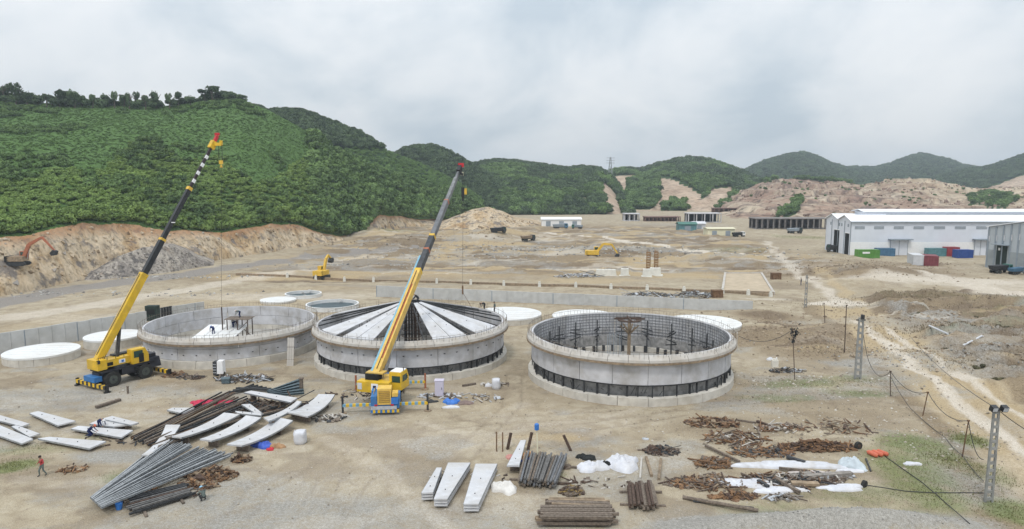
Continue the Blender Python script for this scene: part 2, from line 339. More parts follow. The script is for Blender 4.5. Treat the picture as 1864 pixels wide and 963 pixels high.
for a in [(640, 520, 10, 2.5, .6), (760, 520, 14, 2.5, .5), (900, 470, 16, 4, .6), (980, 485, 18, 3, .6), (1060, 480, 12, 3, .7), (1250, 470, 24, 5, .6), (1330, 500, 8, 6, .4), (1420, 520, 8, 5, .6), (1450, 545, 4, 3, .6), (800, 445, 20, 8, .7), (1120, 425, 26, 10, .6), (1320, 445, 20, 8, .5), (1430, 470, 10, 8, .5),
          (350, 560, 12, 2, .35), (560, 530, 12, 2, .4), (1000, 545, 16, 1.5, .3), (640, 740, 2.5, 1.5, .35), (770, 770, 3, 1.2, .3), (930, 760, 3, 1.0, .3), (1180, 760, 3, 1, .35), (1340, 730, 4, 1.5, .4), (1480, 730, 5, 2, .45), (1550, 770, 5, 3, .5), (1400, 770, 5, 2, .45), (1280, 860, 4, 2, .4), (1480, 880, 5, 2, .3), (60, 690, 5, 2, .3), (160, 650, 6, 2, .3), (520, 830, 2, 1, .2), (130, 850, 3, 1.2, .4), (1690, 640, 4, 2, .5), (1750, 660, 6, 2, .4), (1600, 560, 6, 2, .6), (1850, 640, 8, 2, .6), (1780, 580, 16, 1.6, .7), (1700, 620, 8, 1.4, .6), (1850, 680, 6, 1.6, .6)]: blob('brown', *a)
for a in [(1700, 590, 20, 5, .6), (1800, 640, 14, 3, .5), (1720, 670, 6, 3, .6), (1080, 455, 26, 5, .8), (780, 475, 30, 5, .7), (1240, 460, 20, 4, .7), (700, 520, 16, 2, .5), (1440, 590, 4, 2, .6), (430, 790, 4, 1.5, .5), (700, 870, 6, 3, .4), (480, 900, 6, 3, .5), (850, 940, 5, 2.5, .5), (1060, 900, 4, 2, .4), (1190, 870, 4, 1.5, .3), (1250, 940, 5, 1.6, .5), (80, 780, 5, 2, .5), (380, 700, 5, 1.5, .4)]: blob('gravel', *a)
track('road', [(-300, 610), (0, 552), (120, 528), (300, 505), (480, 478), (640, 462), (760, 452)], 5.5, 1, .35)
track('pale', [(0, 580), (150, 560), (300, 535), (420, 512), (560, 492)], 4, .7)
track('pale', [(1000, 426), (1080, 432), (1180, 446), (1260, 458), (1390, 467)], 2.0, 1.3, .4)
track('pale', [(1395, 440), (1420, 470), (1455, 500), (1500, 530), (1530, 553)], 1.8, .75, .6)
track('ochre', [(1540, 562), (1600, 604), (1680, 662), (1770, 732), (1864, 802), (2000, 905)], 5.0, 1.05, .5)
track('pale', [(1570, 590), (1640, 650), (1720, 715), (1800, 780), (1900, 860)], .8, .85, .6)
track('pale', [(1620, 600), (1700, 650), (1790, 715), (1880, 775)], .6, .8, .6)
track('pale', [(1600, 605), (1660, 655), (1740, 722), (1840, 800)], .5, .7, .6)
track('brown', [(1630, 625), (1700, 680), (1790, 750), (1880, 820)], .35, .9)
track('brown', [(1570, 575), (1640, 618), (1720, 668), (1864, 765)], .3, .7)
track('brown', [(640, 780), (560, 860), (500, 960)], .35, .5)
track('brown', [(665, 780), (600, 860), (560, 960)], .35, .5)
track('pale', [(760, 770), (900, 790), (1040, 770), (1240, 730)], .8, .5)
track('brown', [(300, 700), (480, 720), (620, 800), (740, 840), (1000, 760)], .3, .4)
track('ochre', [(1500, 500), (1550, 545), (1580, 575)], 1.6, .8)
track('brown', [(1600, 610), (1660, 655), (1730, 712), (1820, 785)], .45, .9)
track('brown', [(1590, 590), (1690, 655), (1790, 728), (1864, 785)], .4, .8)
track('ochre', [(0, 600), (200, 565), (300, 552), (480, 530), (700, 520)], 3.5, .5)
track('pale', [(1700, 505), (1864, 545), (2000, 570)], 6, .8)
track('brown', [(430, 502), (700, 512), (980, 520)], 1.0, .5)
track('ochre', [(560, 760), (640, 830), (700, 900), (760, 990)], 1.8, .3)
track('pale', [(600, 800), (690, 850), (840, 990)], .9, .5)
track('brown', [(480, 560), (560, 600), (620, 700)], .6, .3)
dm = dug_mask(XX, YY); mm = mid_mask(XX, YY); dn = dug_n(XX, YY); mn = fbm(XX / 17 + 3, YY / 7 + 11, 4); m3 = fbm(XX / 11 + 60, YY / 4 + 30, 4); m4 = fbm(XX / 20 + 80, YY / 5 + 10, 4)
tr_, be_ = dug_h(XX, YY); tm_, bm_ = mid_h(XX, YY); ZONES['brown'] = np.maximum(ZONES['brown'], np.maximum(1.25 * dm * tr_, .75 * dm * be_ * sstep(.46, .58, dn))); ZONES['gravel'] = np.maximum(ZONES['gravel'], .8 * dm * sstep(.50, .60, m3)); ZONES['grass'] = np.maximum(ZONES['grass'], .4 * dm * sstep(.55, .65, m4))  # trench bottoms painted darker brown, for their shade as well as dug soil
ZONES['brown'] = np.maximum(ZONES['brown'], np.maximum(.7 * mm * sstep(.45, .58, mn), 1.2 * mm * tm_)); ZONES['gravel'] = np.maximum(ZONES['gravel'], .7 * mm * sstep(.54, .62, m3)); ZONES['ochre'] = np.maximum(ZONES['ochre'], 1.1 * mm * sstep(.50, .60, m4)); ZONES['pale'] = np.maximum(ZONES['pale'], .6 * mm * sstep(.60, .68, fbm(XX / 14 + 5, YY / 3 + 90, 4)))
ZONES['soil'] = np.maximum(ZONES['soil'], 1.1 * np.maximum(dm, mm * .95))
for a in [(1420, 620, 12, 6, 1), (1500, 640, 10, 5, .9), (1400, 580, 6, 5, .9), (1560, 500, 26, 14, 1), (1640, 490, 16, 8, .9), (1300, 775, 5, 3, .7), (1480, 740, 8, 5, .6), (1380, 700, 6, 4, .5), (240, 650, 12, 5, .5), (60, 690, 8, 3, .4), (350, 700, 6, 2.5, .7), (560, 680, 6, 3, .5), (1560, 760, 7, 5, .6), (1300, 850, 6, 3, .5), (980, 790, 5, 2.5, .6), (930, 720, 8, 3, .4), (700, 790, 6, 2, .4), (460, 600, 30, 3, .3), (1280, 470, 40, 10, .8), (820, 500, 50, 6, .8), (560, 505, 40, 8, .9)]: blob('soil', *a)
def ruts(pts, gap=1.9, wd=.24, s=.58):
    P = [gp(*p)[:2] for p in pts]
    for sg in (-.5, .5):
        Q = []
        for i, p in enumerate(P):
            d = P[min(i + 1, len(P) - 1)] - P[max(i - 1, 0)]; d = d / np.hypot(*d); Q.append(p + np.array([-d[1], d[0]]) * gap * sg)
        D = np.full(XX.shape, 1e9)
        for a, b in zip(Q, Q[1:]):
            ab = b - a; t = np.clip(((XX - a[0]) * ab[0] + (YY - a[1]) * ab[1]) / (ab @ ab), 0, 1); D = np.minimum(D, np.hypot(XX - a[0] - t * ab[0], YY - a[1] - t * ab[1]))
        k = sstep(wd * 1.6, wd * .5, D); ZONES['brown'] = np.maximum(ZONES['brown'], s * k * (.5 + .9 * fbm(XX / 3, YY / 3, 3))); ZZ[...] -= .07 * k; ZZ[...] += .05 * sstep(wd * 1.2, wd * 2, D) * sstep(wd * 3.4, wd * 2.2, D)
for r_ in [[(1520, 555), (1590, 605), (1680, 668), (1780, 745), (1900, 835)], [(1540, 555), (1640, 612), (1740, 678), (1880, 775)], [(1575, 600), (1630, 655), (1720, 730), (1830, 830)], [(560, 950), (600, 870), (660, 810), (760, 780), (900, 765), (1100, 755), (1300, 735), (1480, 720)], [(640, 960), (690, 880), (780, 820), (900, 790), (1080, 775), (1240, 750)],
           [(760, 960), (730, 900), (720, 830), (760, 770)], [(0, 700), (80, 715), (200, 725), (330, 712), (480, 690), (600, 690)], [(-20, 660), (70, 690), (200, 705)], [(420, 960), (470, 890), (560, 840), (640, 790)], [(0, 575), (160, 556), (320, 530), (480, 505)], [(0, 590), (200, 560), (360, 540), (560, 520), (700, 525)], [(300, 545), (480, 540), (680, 545)], [(0, 556), (140, 535), (320, 508), (500, 482)], [(1700, 512), (1800, 530), (1900, 550)], [(1680, 500), (1780, 515), (1900, 530)], [(940, 670), (930, 740), (870, 800), (820, 860)]]: ruts(r_)
for r_ in [[(1530, 556), (1590, 598), (1680, 656), (1780, 730), (1900, 818)], [(1550, 572), (1610, 622), (1700, 690), (1800, 770), (1900, 850)], [(1600, 596), (1700, 648), (1800, 716), (1900, 785)]]: ruts(r_, 2.2, .34, 1.5)
for pts_ in ([(1480, 560), (1540, 610), (1610, 680), (1690, 760), (1760, 850), (1830, 960)], [(1610, 565), (1700, 612), (1790, 670), (1900, 745)]): track('soil', pts_, 1.6, 1.1, .6)
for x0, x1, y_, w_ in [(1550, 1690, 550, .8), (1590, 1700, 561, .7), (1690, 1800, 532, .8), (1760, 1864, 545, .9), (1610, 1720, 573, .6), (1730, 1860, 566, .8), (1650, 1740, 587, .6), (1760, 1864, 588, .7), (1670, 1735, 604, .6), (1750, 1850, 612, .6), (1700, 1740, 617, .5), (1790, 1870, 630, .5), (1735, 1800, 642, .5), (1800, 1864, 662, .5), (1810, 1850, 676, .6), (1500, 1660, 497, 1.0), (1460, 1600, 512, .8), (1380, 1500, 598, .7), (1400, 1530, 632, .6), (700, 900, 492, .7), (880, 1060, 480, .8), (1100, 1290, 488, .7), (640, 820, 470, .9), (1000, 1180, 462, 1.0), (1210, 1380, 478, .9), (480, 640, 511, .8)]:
    track('brown', [(x0, y_), ((x0 + x1) / 2, y_ + 1.5), (x1, y_ + 1)], w_, 1.35, .6)  # dug rows drawn in colour: trench shade and dark soil as brown strips
    track('pale' if y_ % 3 == 0 else 'ochre', [(x0, y_ + 5), (x1, y_ + 6)], w_ * .8, .7, .7)
near = sstep(120, 95, YY); ZONES['gravel'] = np.maximum(ZONES['gravel'], .65 * near * sstep(.52, .66, fbm(XX / 8 + 15, YY / 5 + 2, 4))); ZONES['brown'] = np.maximum(ZONES['brown'],   .6 * near * sstep(.52, .66, fbm(XX / 6 + 44, YY / 3 + 21, 5))); ZONES['pale'] = np.maximum(ZONES['pale'], .4 * near * sstep(.56, .68, fbm(XX / 7 + 9, YY / 3.5 + 77, 4)))
nv = XX.size; me = bpy.data.meshes.new('ground')
V = np.stack([XX, YY, ZZ], -1).reshape(-1, 3); ny = len(ys)
I = (np.arange(ny - 1)[:, None] * NS + np.arange(NS - 1)[None]).ravel(); Q = np.stack([I, I + 1, I + NS + 1, I + NS], -1)
def fast_mesh(me, V, Q):
    me.vertices.add(len(V)); me.vertices.foreach_set('co', V.ravel().astype('f')); me.loops.add(Q.size); me.loops.foreach_set('vertex_index', Q.ravel().astype('i'))
    me.polygons.add(len(Q)); me.polygons.foreach_set('loop_start', (np.arange(len(Q)) * Q.shape[1]).astype('i')); me.polygons.foreach_set('use_smooth', np.ones(len(Q), bool))
    me.update(calc_edges=True); me.validate()
fast_mesh(me, V, Q)
def set_attr(me, name, arr):
    a = me.attributes.new(name, 'FLOAT', 'POINT'); a.data.foreach_set('value', np.ascontiguousarray(arr.ravel(), dtype='f'))
for k, z in ZONES.items(): set_attr(me, k, z)
def attr_n(t, name): n = N(t, 'ShaderNodeAttribute'); n.attribute_name = name; return n.outputs['Fac']
def noise_n(t, vec, scale, detail=5, rough=.55, dist=0.0):
    n = N(t, 'ShaderNodeTexNoise'); n.inputs['Scale'].default_value = scale; n.inputs['Detail'].default_value = detail; n.inputs['Roughness'].default_value = rough; n.inputs['Distortion'].default_value = dist
    t.links.new(vec, n.inputs['Vector']); return n.outputs[0]
m = bpy.data.materials.new('site ground'); m.use_nodes = True; t = m.node_tree; b = t.nodes['Principled BSDF']; b.inputs['Roughness'].default_value = .95; b.inputs['Specular IOR Level'].default_value = .15
pos = N(t, 'ShaderNodeNewGeometry').outputs['Position']
nA = noise_n(t, pos, .09, 6, .6); nB = noise_n(t, pos, .6, 6, .65, .4); nC = noise_n(t, pos, 4.5, 4, .7); nD = noise_n(t, pos, 17, 3, .7)
c = ramp_n(t, nB, [(.28, (.285, .235, .16)), (.5, (.39, .333, .242)), (.72, (.465, .41, .31))])
c = mix_n(t, ramp_n(t, nA, [(.35, 0.0), (.7, .6)]), c, (.29, .235, .165))
nE = noise_n(t, pos, .28, 7, .7, .8); c = mix_n(t, ramp_n(t, nE, [(.50, 0.0), (.62, .55)]), c, (.22, .175, .125)); c = mix_n(t, ramp_n(t, nE, [(.30, .5), (.42, 0.0)]), c, (.42, .38, .31))
edge = math_n(t, 'MULTIPLY_ADD', nC, 1.5, -.75); edge2 = math_n(t, 'MULTIPLY_ADD', nB, 2.0, -1.0); edge = math_n(t, 'ADD', edge, edge2)
def zone(c, name, stops, amt=1.0, k=1.0):
    f = math_n(t, 'MULTIPLY_ADD', edge, k, attr_n(t, name)); f = math_n(t, 'MULTIPLY', f, attr_n(t, name)); f = ramp_n(t, f, [(.02, 0.0), (.75, amt)])
    return mix_n(t, f, c, ramp_n(t, nC, stops))
c = zone(c, 'soil', [(.3, (.175, .133, .086)), (.7, (.30, .237, .158))], .95, .6)
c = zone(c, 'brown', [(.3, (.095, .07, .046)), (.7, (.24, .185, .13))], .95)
c = zone(c, 'ochre', [(.3, (.33, .25, .145)), (.7, (.47, .375, .24))], .85, .6)
c = zone(c, 'gravel', [(.3, (.20, .195, .18)), (.7, (.38, .37, .345))], .85)
c = zone(c, 'road', [(.3, (.19, .175, .16)), (.7, (.29, .265, .24))], .95, .6)
c = zone(c, 'pale', [(.3, (.47, .41, .33)), (.7, (.62, .565, .49))], .95, .45)
c = zone(c, 'grass', [(.3, (.075, .115, .03)), (.65, (.20, .22, .09))], .8)
vor = N(t, 'ShaderNodeTexVoronoi'); vor.inputs['Scale'].default_value = 2.6; t.links.new(pos, vor.inputs['Vector'])
peb = ramp_n(t, vor.outputs['Distance'], [(.10, 1.0), (.22, 0.0)]); peb = math_n(t, 'MULTIPLY', peb, ramp_n(t, nC, [(.5, 0.0), (.66, .8)]))
c = mix_n(t, peb, c, mix_n(t, vor.outputs['Color'], (.16, .14, .11), (.55, .53, .49)))
sp = ramp_n(t, nD, [(.3, .55), (.5, 1.0), (.72, 1.32)]); c = mix_n(t, 1.0, c, sp, 'MULTIPLY')
t.links.new(c, b.inputs['Base Color'])
bp = N(t, 'ShaderNodeBump'); bp.inputs['Strength'].default_value = .55; bp.inputs['Distance'].default_value = .16
hh = math_n(t, 'ADD', math_n(t, 'MULTIPLY', nB, 1.2), math_n(t, 'MULTIPLY', nC, .7)); t.links.new(hh, bp.inputs['Height']); t.links.new(bp.outputs[0], b.inputs['Normal'])
me.materials.append(m); ground = bpy.data.objects.new('ground', me); COL.objects.link(ground); tag(ground, kind='structure')

# ------------------------------------------------------------------ hills
def earth_mat(name, veg, stops, rockc=None, scale=.12, topc=None, tan=None):
    m = bpy.data.materials.new(name); m.use_nodes = True; t = m.node_tree; b = t.nodes['Principled BSDF']; b.inputs['Roughness'].default_value = .95; b.inputs['Specular IOR Level'].default_value = .1
    pos = N(t, 'ShaderNodeNewGeometry').outputs['Position']
    mp = N(t, 'ShaderNodeMapping'); mp.inputs['Scale'].default_value = (1, 1, .45); t.links.new(pos, mp.inputs[0])
    a = noise_n(t, mp.outputs[0], scale, 7, .62, .6); bq = noise_n(t, mp.outputs[0], scale * 6, 6, .65, .5); d = noise_n(t, pos, scale * 1.7 + .02, 5, .6)
    e = ramp_n(t, a, stops); e = mix_n(t, 1.0, e, ramp_n(t, bq, [(.3, .34), (.48, 1.0), (.72, 1.4)]), 'MULTIPLY')
    if rockc: e = mix_n(t, ramp_n(t, d, [(.53, 0.0), (.62, .85)]), e, mix_n(t, bq, tuple(x * .45 for x in rockc), rockc))
    if tan:
        sx = N(t, 'ShaderNodeSeparateXYZ'); t.links.new(pos, sx.inputs[0]); tf = math_n(t, 'MULTIPLY_ADD', sx.outputs[0], 1 / 150, -(tan - 75) / 150, True); e = mix_n(t, math_n(t, 'MULTIPLY', tf, .75), e, mix_n(t, 1.0, ramp_n(t, a, [(.3, (.30, .22, .14)), (.5, (.44, .36, .25)), (.7, (.50, .43, .33))]), ramp_n(t, bq, [(.3, .5), (.5, 1.0), (.72, 1.35)]), 'MULTIPLY'))
    if topc: e = mix_n(t, ramp_n(t, math_n(t, 'ADD', attr_n(t, 'topedge'), math_n(t, 'MULTIPLY_ADD', bq, .6, -.3)), [(.66, 0.0), (.95, .8)]), e, topc)
    v = ramp_n(t, bq, [(.3, tuple(x * .55 for x in veg)), (.7, tuple(x * 1.35 for x in veg))])
    f = math_n(t, 'ADD', attr_n(t, 'earth'), math_n(t, 'MULTIPLY_ADD', bq, .7, -.35)); f = ramp_n(t, f, [(.42, 0.0), (.58, 1.0)])
    t.links.new(mix_n(t, f, v, e), b.inputs['Base Color'])
    bp = N(t, 'ShaderNodeBump'); bp.inputs['Strength'].default_value = .8; bp.inputs['Distance'].default_value = .9; t.links.new(bq, bp.inputs['Height']); t.links.new(bp.outputs[0], b.inputs['Normal'])
    return m
HA = earth_mat('bank and hillside soil', (.085, .150, .046), [(.3, (.30, .19, .10)), (.42, (.42, .31, .19)), (.55, (.52, .425, .305)), (.66, (.40, .325, .235)), (.78, (.38, .25, .14))], (.24, .215, .20), .13, topc=(.38, .20, .10))
HB = earth_mat('far hillside soil', (.045, .08, .03), [(.3, (.28, .20, .145)), (.5, (.38, .29, .215)), (.7, (.45, .36, .28))], None, .03)
HQ = earth_mat('quarry soil', (.05, .08, .03), [(.3, (.15, .10, .08)), (.42, (.27, .185, .14)), (.52, (.32, .245, .185)), (.62, (.40, .33, .25)), (.75, (.44, .37, .28)), (.85, (.22, .18, .12))], (.19, .14, .12), .03, tan=360)
def pnpoly(px, py, poly):
    ins = np.zeros(px.shape, bool); n = len(poly)
    for i in range(n):
        x1, y1 = poly[i]; x2, y2 = poly[(i + 1) % n]
        c = ((y1 > py) != (y2 > py)) & (px < (x2 - x1) * (py - y1) / (y2 - y1 + 1e-9) + x1); ins ^= c
    return ins
def hill(name, cols, mat, rows, bank=False, earth=0.0, polys=(), amp=.03, step=8, nb=14, bankw=11.0, unpolys=(), steps=0):
    """cols: (px, base_D or None from ybase, ytop, ysky, Dridge). Returns grid of world points."""
    cols = np.array(cols, float); u = np.arange(cols[0, 0], cols[-1, 0] + 1, step)
    ci = lambda k: np.interp(u, cols[:, 0], cols[:, k])
    smooth = lambda a: np.convolve(np.pad(a, 3, 'edge'), np.ones(7) / 7, 'valid')
    Db = smooth(ci(1)); yt = ci(2); ysk = ci(3); Dr = smooth(ci(4))
    rise = np.array([atd(a, s, d)[2] for a, s, d in zip(u, ysk, Dr)])
    G_ = []; E_ = []
    Dt = Db + bankw if bank else Db
    zt = np.array([max(.3, atd(a, s, d)[2]) for a, s, d in zip(u, yt, Dt)]) if bank else np.zeros(len(u)) - 2
    if bank:
        for k in range(nb):
            q = k / nb; prof = q ** .8
            D = Db + (Dt - Db) * q; z = -0.8 + (zt + .8) * (prof + .10 * np.sin(q * 9 + u / 60) * q * (1 - q))
            G_.append((D, z)); E_.append(np.ones(len(u)))
    for k in range(rows + 1):
        q = k / rows; D = Dt + (Dr - Dt) * q; z = zt + (rise - zt) * (1.35 * q - .35 * q * q if not bank else .75 * q + .25 * (1.6 * q - .6 * q * q))
        G_.append((D, z)); E_.append(np.full(len(u), earth))
    for k in range(1, 7):
        q = k / 6; D = Dr * (1 + .4 * q); z = rise - (rise + 3) * q ** 1.3
        G_.append((D, z)); E_.append(np.full(len(u), earth))
    D = np.array([g[0] for g in G_]); z = np.array([g[1] for g in G_]); E = np.array(E_)
    X = (u[None] - CX) / F * D * 1.007; Y = D
    n = fbm(X / 18 + 3, Y / 18 + z / 14, 5) - .5; n2 = fbm(X / 70 + 9, Y / 70, 3) - .5
    nr = len(G_) - 6 - 1
    fade = np.ones(len(G_)); fade[0] = .2; i0 = nr; fade[nr] = .12
    for k in range(1, 5): fade[max(0, nr - k)] = min(fade[nr - k], .12 + .2 * k)
    z = z + (n * amp + n2 * amp * 2.2) * np.maximum(rise, 12)[None] * fade[:, None]
    if steps:
        kk = (np.arange(len(G_)) <= nr)[:, None]; gl = fbm(X / 9 + 2, Y / 60, 4) - .5; z = z + kk * fade[:, None] * gl * steps * 2.2; st = steps * 1.6; zq = np.floor(z / st + .6 * fbm(X / 30, Y / 30, 3)) * st; w_ = sstep(.25, .75, fbm(X / 45 + 7, Y / 45 + 3, 3)); z = np.where(kk & (fade[:, None] > .5), z * (1 - .75 * w_) + (zq + st * .4) * .75 * w_, z)
    if bank:
        kk = np.arange(len(G_))[:, None] < nb
        Y = Y + kk * (fbm(X / 5 + 8, z / 4 + X / 9, 5) - .5) * 8.5 + kk * (fbm(X / 16, z / 30 + 4, 3) - .5) * 11; z = z + kk * (fbm(X / 4 + 3, Y / 4 + 20, 4) - .5) * 1.6 * (np.arange(len(G_))[:, None] > 0)
    pp = proj(np.stack([X, Y, z], -1))
    for poly in polys: E = np.where(pnpoly(pp[..., 0], pp[..., 1], poly), 1.0, E)
    for poly in unpolys: E = np.where(pnpoly(pp[..., 0], pp[..., 1], poly), 0.0, E)
    V = np.stack([X, Y, z], -1); r, c = X.shape
    I = (np.arange(r - 1)[:, None] * c + np.arange(c - 1)[None]).ravel(); Q = np.stack([I, I + 1, I + c + 1, I + c], -1)
    me = bpy.data.meshes.new(name); fast_mesh(me, V.reshape(-1, 3), Q); set_attr(me, 'earth', E); set_attr(me, 'topedge', np.broadcast_to((np.arange(r) / max(1, nb) * (np.arange(r) <= nb) * bool(bank))[:, None], X.shape)); me.materials.append(mat)
    o = bpy.data.objects.new(name, me); COL.objects.link(o); tag(o, kind='structure')
    return dict(V=V, E=E, P=pp, nr=nr, nb=nb if bank else 0, u=u)
yD = lambda y: gp(CX, y)[1]
hillA = hill('hill', [(-420, yD(590), 455, 170, 290), (-200, yD(560), 448, 172, 300), (0, yD(538), 436, 180, 320), (60, yD(528), 428, 184, 322), (110, yD(518), 410, 187, 325), (160, yD(508), 398, 190, 326), (210, yD(500), 396, 192, 328), (260, yD(494), 404, 194, 330), (310, yD(488), 420, 194, 335), (360, yD(480), 420, 188, 338),
     (420, yD(470), 410, 178, 342), (450, yD(466), 404, 179, 345), (500, yD(458), 402, 200, 348), (545, yD(450), 412, 226, 350), (580, yD(446), 428, 248, 350), (610, yD(442), 434, 275, 352), (650, yD(434), 430, 293, 358), (690, yD(424), 392, 312, 372), (760, yD(414), 400, 336, 400), (820, yD(408), 398, 352, 420), (870, yD(402), 392, 378, 440), (900, yD(400), 396, 394, 450)], HA, 46, bank=True, amp=.05)
hillB = hill('hill', [(470, 380, 0, 196, 470), (500, 380, 0, 208, 470), (525, 385, 0, 205, 470), (560, 385, 0, 207, 472), (590, 390, 0, 218, 475), (620, 395, 0, 231, 478), (660, 400, 0, 246, 480), (684, 400, 0, 262, 480), (705, 400, 0, 274, 482), (730, 405, 0, 284, 485), (770, 410, 0, 300, 490), (830, 420, 0, 330, 495), (880, 430, 0, 365, 500)], HB, 24, amp=.04)
hillC = hill('hill', [(690, 470, 0, 300, 560), (722, 470, 0, 286, 560), (738, 470, 0, 276, 562), (765, 475, 0, 271, 565), (795, 475, 0, 270, 570), (822, 478, 0, 283, 572), (850, 480, 0, 299, 575), (890, 485, 0, 322, 580), (950, 490, 0, 350, 585), (1010, 490, 0, 378, 590)], HB, 22, amp=.04)
hillD = hill('hill', [(820, 480, 0, 322, 700), (850, 480, 0, 308, 705), (880, 480, 0, 300, 710), (905, 482, 0, 295, 715), (945, 484, 0, 298, 720), (985, 486, 0, 304, 722), (1030, 488, 0, 310, 725), (1060, 490, 0, 307, 725), (1085, 490, 0, 311, 725), (1105, 490, 0, 320, 722), (1125, 492, 0, 345, 715), (1150, 492, 0, 385, 700)], HB, 30, amp=.05,
     polys=[[(1085, 335), (1105, 335), (1125, 360), (1130, 400), (1105, 400)], [(1055, 362), (1064, 362), (1072, 380), (1060, 384)]])
hillE = hill('hill', [(1060, 560, 0, 345, 890), (1090, 555, 0, 322, 890), (1112, 550, 0, 312, 895), (1140, 550, 0, 309, 900), (1168, 550, 0, 312, 900), (1190, 550, 0, 303, 905), (1222, 550, 0, 294, 910), (1258, 550, 0, 290, 915), (1290, 545, 0, 295, 915), (1322, 545, 0, 305, 915), (1355, 540, 0, 322, 910), (1395, 540, 0, 338, 900), (1440, 540, 0, 358, 890)], HB, 36, amp=.04,
     polys=[[(1096, 322), (1150, 318), (1195, 322), (1230, 330), (1270, 350), (1290, 372), (1300, 400), (1096, 400)], [(1290, 345), (1335, 340), (1320, 368), (1290, 395), (1270, 400)], [(1330, 362), (1450, 330), (1470, 400), (1330, 400)]], unpolys=[[(1140, 330), (1160, 320), (1194, 322), (1196, 360), (1190, 380), (1140, 382)], [(1205, 370), (1240, 368), (1250, 384), (1205, 384)]])
hillF = hill('hill', [(1300, 980, 0, 335, 1450), (1340, 980, 0, 317, 1460), (1365, 980, 0, 304, 1470), (1392, 980, 0, 292, 1480), (1425, 980, 0, 283, 1490), (1452, 980, 0, 279, 1500), (1476, 985, 0, 287, 1500), (1502, 990, 0, 299, 1500), (1535, 1000, 0, 308, 1500), (1580, 1000, 0, 320, 1500), (1640, 1000, 0, 340, 1480)], HB, 22, amp=.04)
hillG = hill('hill', [(1470, 1100, 0, 325, 1700), (1510, 1100, 0, 310, 1700), (1545, 1100, 0, 305, 1710), (1582, 1100, 0, 306, 1720), (1612, 1100, 0, 298, 1730), (1642, 1100, 0, 285, 1740), (1662, 1100, 0, 281, 1745), (1690, 1100, 0, 287, 1745), (1712, 1100, 0, 291, 1740), (1732, 1100, 0, 300, 1740), (1775, 1100, 0, 308, 1740), (1830, 1100, 0, 318, 1740), (1920, 1100, 0, 330, 1740)], HB, 22, amp=.05)
hillH = hill('hill', [(1640, 880, 0, 345, 1200), (1700, 880, 0, 322, 1210), (1742, 880, 0, 312, 1220), (1782, 880, 0, 306, 1230), (1812, 880, 0, 297, 1235), (1842, 880, 0, 285, 1240), (1872, 870, 0, 274, 1245), (1960, 860, 0, 252, 1250), (2100, 850, 0, 235, 1250), (2300, 850, 0, 240, 1250)], HB, 22, amp=.04,
     polys=[[(1820, 335), (1864, 318), (1900, 312), (2300, 300), (2300, 420), (1780, 420), (1790, 345)]])
hillQ = hill('hill', [(1285, 470, 0, 398, 560), (1310, 450, 0, 372, 600), (1345, 440, 0, 348, 640), (1380, 435, 0, 332, 680), (1410, 430, 0, 325, 700), (1450, 430, 0, 327, 720), (1490, 430, 0, 329, 730), (1525, 430, 0, 332, 740), (1560, 430, 0, 337, 745), (1600, 430, 0, 331, 750), (1645, 430, 0, 325, 750), (1690, 430, 0, 327, 750), (1720, 430, 0, 336, 745), (1770, 430, 0, 344, 740), (1864, 430, 0, 340, 730), (2000, 430, 0, 335, 730), (2300, 430, 0, 335, 730)], HQ, 60, earth=1.0, amp=.10, step=3, steps=3.2,
     unpolys=[[(1440, 372), (1452, 355), (1458, 368), (1448, 392), (1400, 400), (1420, 388)], [(1760, 358), (1800, 350), (1850, 362), (1830, 378), (1770, 372)]])
hillS = hill('spoil_heap', [(770, yD(420), 0, 419, 345), (800, yD(420), 0, 411, 352), (830, yD(420), 0, 394, 360), (860, yD(420), 0, 381, 365), (888, yD(420), 0, 376, 368), (915, yD(418), 0, 384, 372), (940, yD(417), 0, 399, 374), (990, yD(416), 0, 409, 376), (1050, yD(414), 0, 411, 380)], HA, 16, earth=1.0, amp=.10, step=4)

HR = earth_mat('grey blasted rock', (.2, .2, .2), [(.3, (.17, .15, .135)), (.45, (.28, .25, .225)), (.58, (.40, .36, .31)), (.7, (.30, .24, .19))], (.15, .14, .135), .22)
hillR = hill('spoil_heap', [(130, yD(515), 0, 512, 166), (175, yD(513), 0, 489, 169), (215, yD(509), 0, 466, 173), (262, yD(503), 0, 449, 180), (310, yD(497), 0, 447, 185), (340, yD(492), 0, 457, 189), (362, yD(488), 0, 472, 191), (390, yD(484), 0, 484, 194)], HR, 22, earth=1.0, amp=.34, step=2)

# ------------------------------------------------------------------ trees
def leaf_mat(name, col, sat=.35):
    m = bpy.data.materials.new(name); m.use_nodes = True; t = m.node_tree; b = t.nodes['Principled BSDF']; b.inputs['Roughness'].default_value = .75; b.inputs['Specular IOR Level'].default_value = .2
    pos = N(t, 'ShaderNodeNewGeometry'); oi = N(t, 'ShaderNodeObjectInfo'); nz = noise_n(t, pos.outputs['Position'], .035, 4, .6)
    c = mix_n(t, oi.outputs['Random'], tuple(x * (1 - sat) for x in col), (col[0] * (1 + sat * 1.5), col[1] * (1 + sat), col[2] * (1 + sat)))
    c = mix_n(t, 1.0, c, ramp_n(t, nz, [(.35, .8), (.65, 1.16)]), 'MULTIPLY'); t.links.new(c, b.inputs['Base Color'])
    b.inputs['Subsurface Weight'].default_value = 0
    return m
LB = leaf_mat('bright foliage', (.165, .255, .070), .22); LM = leaf_mat('mid foliage', (.105, .182, .060), .35); LD = leaf_mat('dark foliage', (.066, .112, .052), .45); LDRY = leaf_mat('dry scrub', (.17, .135, .075)); LG = leaf_mat('grassy scrub', (.125, .215, .064), .16)
